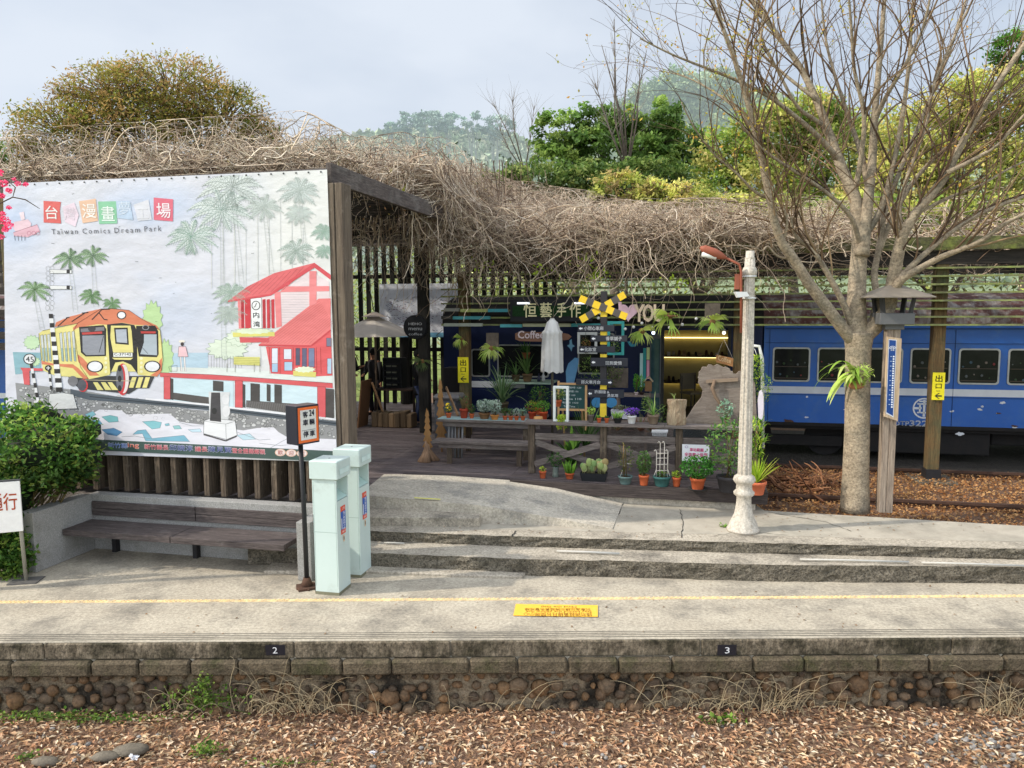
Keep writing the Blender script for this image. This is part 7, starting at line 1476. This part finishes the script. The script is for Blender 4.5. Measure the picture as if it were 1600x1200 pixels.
# distant pines on the ridge
for i,(px,py,rx,rz,lab) in enumerate(((640,192,16,14,'hazy distant pine on the ridge, leftmost of the group'),(664,189,15,16,'hazy distant pine on the ridge, tallest of the group'),(684,190,13,13,'hazy distant pine on the ridge, third from the left'),(703,192,13,14,'hazy distant pine on the ridge, right of the gap-free group'),(745,194,26,16,'hazy distant broad tree on the ridge, second from the right'),(778,198,24,18,'hazy distant broad tree on the ridge, rightmost'),(612,200,12,8,'low hazy distant tree left of the pines'))):
    tree('distant_tree',lab,150,px,[(px,py,rx,rz),(px-rx*.4,py+rz*.5,rx*.6,rz*.6)],1100,.62,[rgb(136,156,140),rgb(120,144,126),rgb(154,170,154)],.35,group='distant trees on the ridge',dark=.7,lm=hazeglow)
# hills with wood; distance haze put into pale colours and glow
hz=lambda c: M('hill_%d'%c[0],c,tuple(x*.8 for x in c),scale=.15,bump=0,rough=1)
def hill(name,Y,prof,c,leafc,ls,n):
    pts=[PY(x,y,Y) for x,y in prof]; m=MB(); B=[Vector((p.x,Y+40,p.z*.2)) for p in pts]; F=[Vector((p.x,Y-30,-1)) for p in pts]; k=len(pts); m.add(F+pts+B,[(i,i+1,k+i+1,k+i) for i in range(k-1)]+[(k+i,k+i+1,2*k+i+1,2*k+i) for i in range(k-1)]); struct(m,name,hz(c))
    P=[];
    for i in range(n):
        j=random.randrange(k-1); f=random.random(); p=pts[j].lerp(pts[j+1],f); q=F[j].lerp(F[j+1],f); t=random.random()**1.5*.75; P.append(tuple(p.lerp(q,t)+Vector((0,-.5,ls*.5*random.gauss(.2,.6)))))
    C=np.array(leafc)[rng.integers(0,len(leafc),n)]*rng.uniform(.8,1.1,(n,1)); tag(leafset('woodland',np.array(P),rng.uniform(ls*.6,ls*1.4,n),C,hazeglow,None,aspect=.8),'hazy far-off woodland covering the %s'%name.replace('_',' '),'woodland',kind='stuff')
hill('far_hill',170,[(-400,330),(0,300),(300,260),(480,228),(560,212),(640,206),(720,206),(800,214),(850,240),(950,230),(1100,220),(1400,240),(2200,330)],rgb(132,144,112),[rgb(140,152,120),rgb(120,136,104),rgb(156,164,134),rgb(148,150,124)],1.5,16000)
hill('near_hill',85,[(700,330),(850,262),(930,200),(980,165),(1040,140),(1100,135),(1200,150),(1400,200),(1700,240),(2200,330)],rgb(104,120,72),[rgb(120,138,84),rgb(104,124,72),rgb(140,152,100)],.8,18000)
# undergrowth right behind the coaches
n=34000; u=np.where(rng.uniform(0,1,n)<.35,rng.uniform(-16,-3,n),rng.uniform(-9,22,n)); v=rng.uniform(20.2,23,n); z=rng.uniform(0,1,n)**.8*(5.2+.6*np.sin(u*1.1)+.5*np.sin(u*2.7)); v=np.where(u<-3.6,v+7.5,v); P=tow(u,v,z); keep=(u>-3.6)|((z>1.0)&(rng.uniform(0,1,n)<.9))
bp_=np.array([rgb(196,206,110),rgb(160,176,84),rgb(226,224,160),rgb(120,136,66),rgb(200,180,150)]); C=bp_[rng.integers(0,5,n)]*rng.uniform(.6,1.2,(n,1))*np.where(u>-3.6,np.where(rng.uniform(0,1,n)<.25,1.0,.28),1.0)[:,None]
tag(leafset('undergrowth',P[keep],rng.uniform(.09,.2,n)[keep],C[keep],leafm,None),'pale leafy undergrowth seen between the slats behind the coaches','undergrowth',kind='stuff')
vines('x',1,3,stA,surfAll,.1,.01,vpal,.001) if False else None
def stU(n): u=rng.uniform(-10,15,n); v=rng.uniform(19.6,20.6,n); z=rng.uniform(.5,5.0,n); return tow(u,v,z)
o=vines('bare_scrub',900,14,stU,lambda P: np.full(len(P),3.5),.02,.12,[rgb(120,110,80),rgb(90,84,60),rgb(150,140,100)],.009); tag(o,'thin bare scrub stems behind the pavilion slats','scrub',kind='stuff')
# bare spindly saplings against the sky
def rectree(name,label,cat,limbs,mat,twig,seed,leafn=0,gens=3,Yspread=1.2,leafpal=None,leafregion=None,extra=None):
    pass
# ---------------------------------------------------------------- the big bare tree
random.seed(42)
tb1=G(1336,793,.333); YB=tb1.y
bt=thing('bare_tree','tall pale-barked bare tree with many thin branches at right','tree',tb1)
def lim(pts,dy): 
    n=len(pts); return [PY(x,y,YB+dy*(i/(n-1))) for i,(x,y) in enumerate(pts)]
def smooth(pts,rs,k=4):
    out=[];rr=[]
    P=[pts[0]]+pts+[pts[-1]]
    for i in range(1,len(P)-2):
        for j in range(k):
            t=j/k; a,b,c,d=P[i-1],P[i],P[i+1],P[i+2]; out.append(.5*((2*b)+(c-a)*t+(2*a-5*b+4*c-d)*t*t+(3*b-a-3*c+d)*t**3)); rr.append(rs[i-1]+(rs[min(i,len(rs)-1)]-rs[i-1])*t)
    out.append(pts[-1]); rr.append(rs[-1]); return out,rr
km=YB/1200/2
def limb(pts,w,dy,base=None):
    P=lim(pts,0) if False else [PY(x,y,YB+dy[0]+(dy[1]-dy[0])*(i/(len(pts)-1))) for i,(x,y) in enumerate(pts)]
    n=len(P); R=[(w[0]+(w[1]-w[0])*(i/(n-1))**.72)*km*.93 for i in range(n)]; return smooth(P,R)
tm=MB(); allL=[]
P,R=smooth([tb1-Vector((0,0,.05)),PY(1337,740,YB),PY(1339,680,YB),PY(1340,610,YB),PY(1341,550,YB),PY(1342,520,YB)],[(46)*km,40*km,38*km,37*km,38*km,46*km]); tm.tube(P,R,18); tm.build('trunk',barkm,bt)
LB=[([(1336,535),(1322,520),(1290,478),(1262,440),(1240,405),(1222,380),(1210,345),(1203,310),(1192,260),(1180,205),(1168,160),(1150,100),(1128,40),(1100,-30)],(24,5),(0,-.8)),
 ([(1332,510),(1318,475),(1300,440),(1280,405),(1262,385),(1245,372),(1238,355),(1236,338)],(13,4),(0,-.3)),
 ([(1340,530),(1338,480),(1340,430),(1343,380),(1340,335),(1334,305),(1318,270),(1305,235),(1292,200),(1275,155),(1250,105),(1215,55),(1180,10),(1160,-20)],(36,5),(0,.8)),
 ([(1347,400),(1352,350),(1358,300),(1363,250),(1366,190),(1372,120),(1378,50),(1384,-30)],(24,6),(.05,.6)),
 ([(1350,525),(1372,505),(1388,480),(1394,450),(1400,415),(1406,385),(1412,365),(1430,335),(1455,305),(1480,270),(1500,230),(1525,185),(1560,130),(1600,70),(1640,10)],(30,6),(0,-.9)),
 ([(1396,455),(1412,435),(1440,418),(1470,402),(1500,390),(1535,375),(1570,350),(1620,325)],(15,5),(-.25,-1.4)),
 ([(1395,462),(1402,440),(1425,415),(1455,388),(1490,360),(1530,335),(1570,318),(1620,300)],(13,5),(-.25,-.5)),
 ([(1362,510),(1370,470),(1366,430),(1372,395),(1378,355),(1386,320),(1405,270),(1430,210),(1455,150),(1480,90),(1500,30),(1515,-20)],(14,4),(0,1.2)),
 ([(1310,250),(1280,215),(1240,180),(1200,150),(1150,125),(1100,105),(1050,85),(1000,60)],(11,2),(.4,-.8)),
 ([(1292,200),(1270,185),(1245,165),(1215,110),(1190,60),(1180,0)],(9,3),(.5,.0)),
 ([(1358,300),(1345,240),(1325,180),(1305,120),(1290,60),(1282,-20)],(12,3),(.3,1.4)),
 ([(1366,190),(1385,150),(1415,100),(1440,50),(1455,-10)],(10,3),(.4,-.4)),
 ([(1345,390),(1330,340),(1290,300),(1245,270),(1200,240),(1175,215),(1155,190)],(9,2),(.1,-1.0)),
 ([(1372,395),(1395,340),(1430,280),(1480,230),(1530,200),(1580,150),(1630,110)],(11,3),(.4,.9)),
 ([(1412,365),(1405,330),(1420,270),(1445,200),(1460,130),(1490,60),(1530,-20)],(9,3),(-.4,.2)),
 ([(1480,270),(1520,250),(1560,225),(1600,180),(1640,150)],(8,3),(-.7,-1.3)),
 ([(1203,310),(1180,300),(1150,270),(1115,240),(1085,200),(1065,160)],(6,2),(-.3,-1.1)),
 ([(1222,380),(1230,350),(1225,325)],(6,3),(-.3,-.5)),
 ([(1180,205),(1150,170),(1110,140),(1070,120),(1030,110)],(6,1.5),(-.5,.2)),
 ([(1168,160),(1185,100),(1190,40),(1200,-20)],(6,2),(-.5,.3)),
 ([(1343,380),(1375,330),(1395,260),(1410,180),(1420,100),(1425,20),(1430,-20)],(12,4),(.1,.3)),
 ([(1334,305),(1345,250),(1350,180),(1335,110),(1330,40),(1325,-20)],(11,3),(.3,-.3)),
 ([(1430,335),(1480,310),(1530,290),(1580,262),(1630,240)],(7,3),(-.5,.1)),
 ([(1240,405),(1215,400),(1200,385),(1190,392),(1175,385),(1130,383)],(4,1.5),(-.2,-.6)),
 ([(1275,155),(1230,120),(1185,80),(1140,40),(1100,0)],(7,2),(.5,1.2))]
for pts,w,dy in LB:
    P,R=limb(pts,w,dy); m=MB(); m.tube(P,R,9 if w[0]>15 else 6); m.build('limb',barkm,bt); allL.append((P,R))
def grow(src,frac,n,K,step,r0,bias,spread=.5,up=.25):
    paths=[];rad=[]
    for i in range(n):
        P,R=random.choices(src,weights=[len(p[0]) for p in src])[0]; j=int(len(P)*random.uniform(*frac)); j=min(max(j,1),len(P)-2); p=Vector(P[j]); d=(Vector(P[j+1])-Vector(P[j-1])).normalized(); d=(d+Vector((random.gauss(0,spread),random.gauss(0,spread*.6),random.gauss(up,spread*.6)))).normalized()
        r=min(r0,R[j]*.6)*random.uniform(.6,1); st=step*random.uniform(.6,1.2); pts=[];rr=[]
        cv=Vector((random.gauss(0,.12),random.gauss(0,.08),random.gauss(0.03,.08)))
        for k in range(K): pts.append(tuple(p)); rr.append(max(.0016,r*(1-.85*k/(K-1)))); d=(d+cv+Vector((random.gauss(0,.1),random.gauss(0,.06),random.gauss(.02,.08)))).normalized(); p=p+d*st
        paths.append(pts); rad.append(rr)
    return paths,rad
def pxof(P): d=np.array(P)-np.array([0,0,CH]); z=d@np.array(CF); return 800+1200*(d@np.array(CR))/z, 600-1200*(d@np.array(CU))/z
tc_=[rgb(124,98,72),rgb(96,74,56),rgb(146,122,92)]
p1,r1=grow(allL,(.28,1),400,12,.18,.018,0,.30,.42)
kp=[i for i in range(len(p1)) if not(pxof([p1[i][-1]])[0][0]<1170 and random.random()<.5)]; p1=[p1[i] for i in kp]; r1=[r1[i] for i in kp]
s1=[([Vector(q) for q in p],r) for p,r in zip(p1,r1)]
tubeset('branches',np.array(p1),np.array(r1),np.array(tc_)[rng.integers(0,3,len(p1))]*rng.uniform(.6,1.1,(len(p1),1)),vinem,bt,n=5)
p2,r2=grow(s1,(.15,1),900,7,.11,.006,0,.42,.35)
p3,r3=grow(allL,(.35,1),220,7,.10,.006,0,.6)
tubeset('twigs',np.array(p2+p3),np.array(r2+r3),np.array(tc_)[rng.integers(0,3,len(p2)+len(p3))]*rng.uniform(.5,1.0,(len(p2)+len(p3),1)),vinem,bt)
ends=np.array([p[random.randrange(3,7)] for p in p2+p3]); 
xx,yy=pxof(ends); w=np.where(xx<1190,.9,np.where((yy<90)&(xx<1430),.35,np.where(xx>1480,.3,.07))); w=w*(yy<300); sel=rng.uniform(0,1,len(ends))<w; E_=np.repeat(ends[sel],5,axis=0)+rng.normal(size=(sel.sum()*5,3))*.06
leafset('last_leaves',E_,rng.uniform(.025,.06,len(E_)),np.array([rgb(190,170,70),rgb(160,160,60),rgb(200,150,70)])[rng.integers(0,3,len(E_))]*rng.uniform(.7,1.1,(len(E_),1)),leafm,bt)
# scar + fern on trunk
p=PY(1333,588,YB-.2); t=thing('staghorn_fern','large staghorn fern growing on the bare tree trunk','staghorn fern',p); m=MB(); sp_=[rgb(176,196,100),rgb(140,170,70),rgb(196,206,130)]
for i in range(34):
    a=random.choice((random.uniform(2.4,4.2),random.uniform(3.6,6.0))); blade(m,p+Vector((random.uniform(-.08,.05),-.02,random.uniform(-.05,.1))),a,random.uniform(.35,.68) if a<4 else random.uniform(.15,.3),.075,random.uniform(-.2,1.1),random.uniform(1.6,2.8),pick(sp_),8)
m.build('fronds',leafm,t); m=MB(); m.ball(p+Vector((.05,.02,-.12)),.10,rgb(170,120,80),9,6,(1.2,.6,.6),.1); m.build('root_ball',potm,t)
leafball('shoots',t,p+Vector((.12,-.05,.02)),.14,.08,.17,120,.07,sp_,.3)
# pale thin saplings in front of sky (centre)
for (bx,Y,lab,tips) in ((800,45,'thin bare sapling against the sky in the centre',[(770,160),(800,150),(835,165),(850,190),(780,200)]),(960,30,'spindly bare tree left of the big bare tree crown',[(940,70),(960,100),(985,60),(1000,110),(930,130),(960,30),(1010,80)])):
    b=PY(bx+20,300,Y); b.z=0; t=thing('bare_sapling',lab,'tree',b); q0=PY(bx+20,270,Y); m=MB(); m.tube([b,q0],[.08,.05],6); m.build('trunk',barkd,t); src=[]
    m=MB()
    for x,y in tips: e=PY(x,y,Y); mid=q0.lerp(e,.5)+Vector((random.uniform(-.3,.3),0,0)); m.tube([q0,mid,e],[.045,.03,.012],5); src.append(([q0.lerp(mid,f/6) for f in range(7)]+[mid.lerp(e,f/6) for f in range(7)],[.03]*14))
    m.build('limbs',barkd,t); p_,r_=grow(src,(.3,1),120,6,.3 if Y>40 else .2,.012,0,.5); tubeset('twigs',np.array(p_),np.array(r_)*1.3,np.tile(rgb(140,130,120),(len(p_),1)),vinem,t)
# pile of cut roots
b=G(1250,765,.12); t=thing('root_pile','tangled pile of cut brown roots on the siding leaves','root pile',b); pp=[];rr=[]
for i in range(90):
    p=Vector((b.x+random.gauss(0,.34),b.y+random.gauss(0.1,.35),.12+random.random()*.12)); d=Vector((random.gauss(0,1),random.gauss(0,.6),random.gauss(0,.35))).normalized(); l=[]
    for k in range(8): l.append(tuple(p)); d=(d+Vector((random.gauss(0,.3),random.gauss(0,.3),random.gauss(-.03,.2)))).normalized(); p=p+d*.08; p.z=max(p.z,.13)
    pp.append(l); rr.append([.022*random.uniform(.4,1.2)*(1-k/11) for k in range(8)])
tubeset('roots',np.array(pp),np.array(rr),np.array([rgb(130,86,56),rgb(100,66,44),rgb(156,110,76)])[rng.integers(0,3,len(pp))],vinem,t,n=5)
# hedge bush at left
bc=[PY(x,y,Y) for x,y,Y in ((60,706,9.35),(-5,785,9.2),(112,712,9.6),(85,740,9.6),(0,850,9.0),(45,668,9.8),(115,676,9.7))]
t=thing('leafy_shrub','dense glossy green shrub spilling over the left end of bench wall','shrub',Vector((-6.3,9.2,0))); bl=[(bc[0],.62,.45,.42),(bc[1],.42,.4,.5),(bc[2],.38,.35,.38),(bc[3],.42,.3,.25),(bc[4],.34,.25,.35),(PY(8,870,8.95),.36,.2,.22),(bc[5],.5,.4,.35),(bc[6],.35,.35,.2)]
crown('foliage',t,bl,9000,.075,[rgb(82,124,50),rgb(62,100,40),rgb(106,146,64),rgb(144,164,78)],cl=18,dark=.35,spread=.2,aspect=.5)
m=MB()
for i in range(60):
    c,rx,ry,rz=random.choice(bl); e=c+Vector((random.uniform(-1,1)*rx,random.uniform(-1,.3)*ry,random.uniform(-.5,1.15)*rz)); m.tube([Vector((-6.4+random.uniform(-.4,.5),9.3,.1)),c+Vector((random.uniform(-.2,.2),.1,-.1)),e],[.012,.009,.004],5,rgb(110,96,60))
m.build('stems',vinem,t)
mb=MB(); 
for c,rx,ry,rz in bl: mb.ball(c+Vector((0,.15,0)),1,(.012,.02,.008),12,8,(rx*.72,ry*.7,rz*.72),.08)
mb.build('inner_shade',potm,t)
# ivy at base
P=np.stack([rng.uniform(-6.4,-5.75,700),rng.uniform(8.75,9.1,700),rng.uniform(0,.25,700)],1); ok=P[:,0]<-5.82; tag(leafset('ground_ivy',P[ok],rng.uniform(.03,.06,ok.sum()),np.tile(rgb(120,150,60),(ok.sum(),1))*rng.uniform(.5,1.1,(ok.sum(),1)),leafm,None,aspect=.7),'bright green ivy creeping at the foot of the shrub','ivy',kind='stuff')
# cherry blossom branch at left edge
b=PY(-60,420,8.4); t=thing('blossom_tree','pink blossoming cherry branches entering at the left edge','tree',Vector((b.x-.6,b.y,0))); m=MB(); m.tube([Vector((b.x-.6,b.y,0)),Vector((b.x-.5,b.y,2.2)),PY(-60,360,8.4)],[.06,.05,.03],7); 
for P in ([(-60,360),(0,318),(20,308),(40,312),(62,326)],[(-60,330),(-10,300),(15,285),(24,293),(20,308)],[(-60,400),(-10,380),(10,370)],[(-40,300),(0,280),(40,275)]): m.tube([PY(x,y,8.4) for x,y in P],[.012]+[.007]*(len(P)-2)+[.003],5)
m.build('branches',barkd,t); cs_=[(5,286,8),(28,287,5),(40,288,4),(14,298,6),(4,306,5),(8,345,9),(2,335,7),(14,352,8),(8,358,6),(14,324,4),(2,370,5),(0,270,6),(22,280,4),(-20,300,20),(-25,350,22)]
P=[];
for x,y,r in cs_:
    for k in range(int(10*r)): 
        a=random.uniform(0,6.28); q=r*random.random()**.5; P.append(tuple(PY(x+q*math.cos(a),y+q*.7*math.sin(a),8.4+random.uniform(-.06,.06))))
leafset('blossoms',np.array(P),rng.uniform(.018,.03,len(P)),np.array([rgb(235,90,140),rgb(240,130,170),rgb(220,60,110)])[rng.integers(0,3,len(P))],leafm,t,aspect=.8)
# weed tufts on pavement
weed('small weed tuft growing beside the lamp post base',1132,823,G(1132,823,.34).y,.05,.02,40,G1,(.02,.04))
weed('small weed in the leaves near the brown post',1490,765,13.4,.1,.03,60,G1,(.03,.06))
# cracks on upper pavement and platform
m=MB()
def crack(pts,z,w=.012):
    Q=[]
    for (a,b) in zip(pts[:-1],pts[1:]):
        for k in range(6): f=k/6; Q.append(G(a[0]+(b[0]-a[0])*f+random.uniform(-1.5,1.5),a[1]+(b[1]-a[1])*f+random.uniform(-.6,.6),z))
    Q.append(G(*pts[-1],z))
    for p,q in zip(Q[:-1],Q[1:]):
        d=(q-p); n=Vector((-d.y,d.x,0)).normalized()*w*random.uniform(.4,1)/2; m.add([p+n,q+n,q-n,p-n],[(0,1,2,3)],(.03,.028,.024))
crack([(972,786),(969,800),(960,812),(957,822)],.3375,.02); crack([(1062,795),(1068,815),(1065,840)],.3375,.014); crack([(1200,800),(1290,815),(1330,830)],.3375); crack([(1110,838),(1160,830),(1230,836)],.3375,.008); crack([(800,838),(806,829)],.3375,.02)
o=m.build('crack_lines',paint); o['kind']='structure'
# thin leaf scatter on steps/platform
n=320; P=np.stack([rng.uniform(-4,6,n),rng.uniform(7.2,8.5,n),np.full(n,.008)],1); P2=np.stack([rng.uniform(-1,6,n),rng.uniform(9.2,10.2,n),np.full(n,.342)],1); P=np.concatenate([P[:70],P2[:150]]); tag(leafset('scattered_leaves',P,rng.uniform(.02,.045,len(P)),np.tile(rgb(130,96,66),(len(P),1))*rng.uniform(.5,1.2,(len(P),1)),leafm,None,flat=.9),'a few dry leaves scattered on the platform paving','leaves',kind='stuff')
# ================================================================ LIGHT
SEL=math.radians(38); AZ=math.radians(9)   # sun low at the left, slightly in front of the facade
sv=Vector((-math.cos(SEL)*math.cos(AZ),-math.cos(SEL)*math.sin(AZ),math.sin(SEL)))
sl_=bpy.data.lights.new('sun','SUN'); sl_.energy=SUN_E; sl_.angle=math.radians(1.2); sl_.color=(1,.93,.82); so=bpy.data.objects.new('sun',sl_); col.objects.link(so); so.rotation_euler=sv.to_track_quat('Z','Y').to_euler(); so.location=(0,0,30)
w=bpy.data.worlds.new('World'); sc.world=w; w.use_nodes=True; nt=w.node_tree; L=nt.links.new; bg=nt.nodes['Background']
sky=nd(nt,'ShaderNodeTexSky',sky_type='NISHITA'); sky.sun_disc=False; sky.sun_elevation=SEL; sky.sun_rotation=math.atan2(sv.x,sv.y); sky.air_density=1; sky.dust_density=2.5
tc=nd(nt,'ShaderNodeTexCoord'); mp=nd(nt,'ShaderNodeMapping'); mp.inputs['Scale'].default_value=(1,1,2.4); mp.inputs['Location'].default_value=(.35,.2,.1); L(tc.outputs['Generated'],mp.inputs[0]); nn=nd(nt,'ShaderNodeTexNoise'); nn.inputs['Scale'].default_value=1.9; nn.inputs['Detail'].default_value=5; nn.inputs['Roughness'].default_value=.5; L(mp.outputs[0],nn.inputs['Vector'])
mr=nd(nt,'ShaderNodeMapRange'); mr.inputs['From Min'].default_value=.38; mr.inputs['From Max'].default_value=.62; mr.inputs['To Min'].default_value=.60; mr.inputs['To Max'].default_value=.95; L(nn.outputs['Fac'],mr.inputs['Value'])
mx=nd(nt,'ShaderNodeMix',data_type='RGBA'); L(mr.outputs[0],mx.inputs['Factor']); L(sky.outputs[0],mx.inputs['A']); mx.inputs['B'].default_value=(5.3,5.75,6.4,1)
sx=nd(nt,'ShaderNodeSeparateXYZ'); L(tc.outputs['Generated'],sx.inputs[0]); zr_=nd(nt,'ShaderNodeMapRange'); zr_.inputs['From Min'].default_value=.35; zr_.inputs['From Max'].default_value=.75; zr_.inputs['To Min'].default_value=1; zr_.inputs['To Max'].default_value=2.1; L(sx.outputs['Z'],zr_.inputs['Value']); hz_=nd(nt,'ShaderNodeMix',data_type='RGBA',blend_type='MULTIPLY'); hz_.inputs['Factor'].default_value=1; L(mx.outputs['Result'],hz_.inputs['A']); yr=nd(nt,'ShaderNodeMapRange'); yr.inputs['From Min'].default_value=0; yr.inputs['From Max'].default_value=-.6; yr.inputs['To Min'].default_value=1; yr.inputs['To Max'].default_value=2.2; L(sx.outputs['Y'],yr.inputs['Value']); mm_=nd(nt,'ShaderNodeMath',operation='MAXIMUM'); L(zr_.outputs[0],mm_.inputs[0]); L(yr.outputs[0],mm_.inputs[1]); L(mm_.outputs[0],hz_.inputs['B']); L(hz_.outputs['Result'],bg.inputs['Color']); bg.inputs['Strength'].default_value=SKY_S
sc.cycles.max_bounces=6; sc.cycles.transparent_max_bounces=4
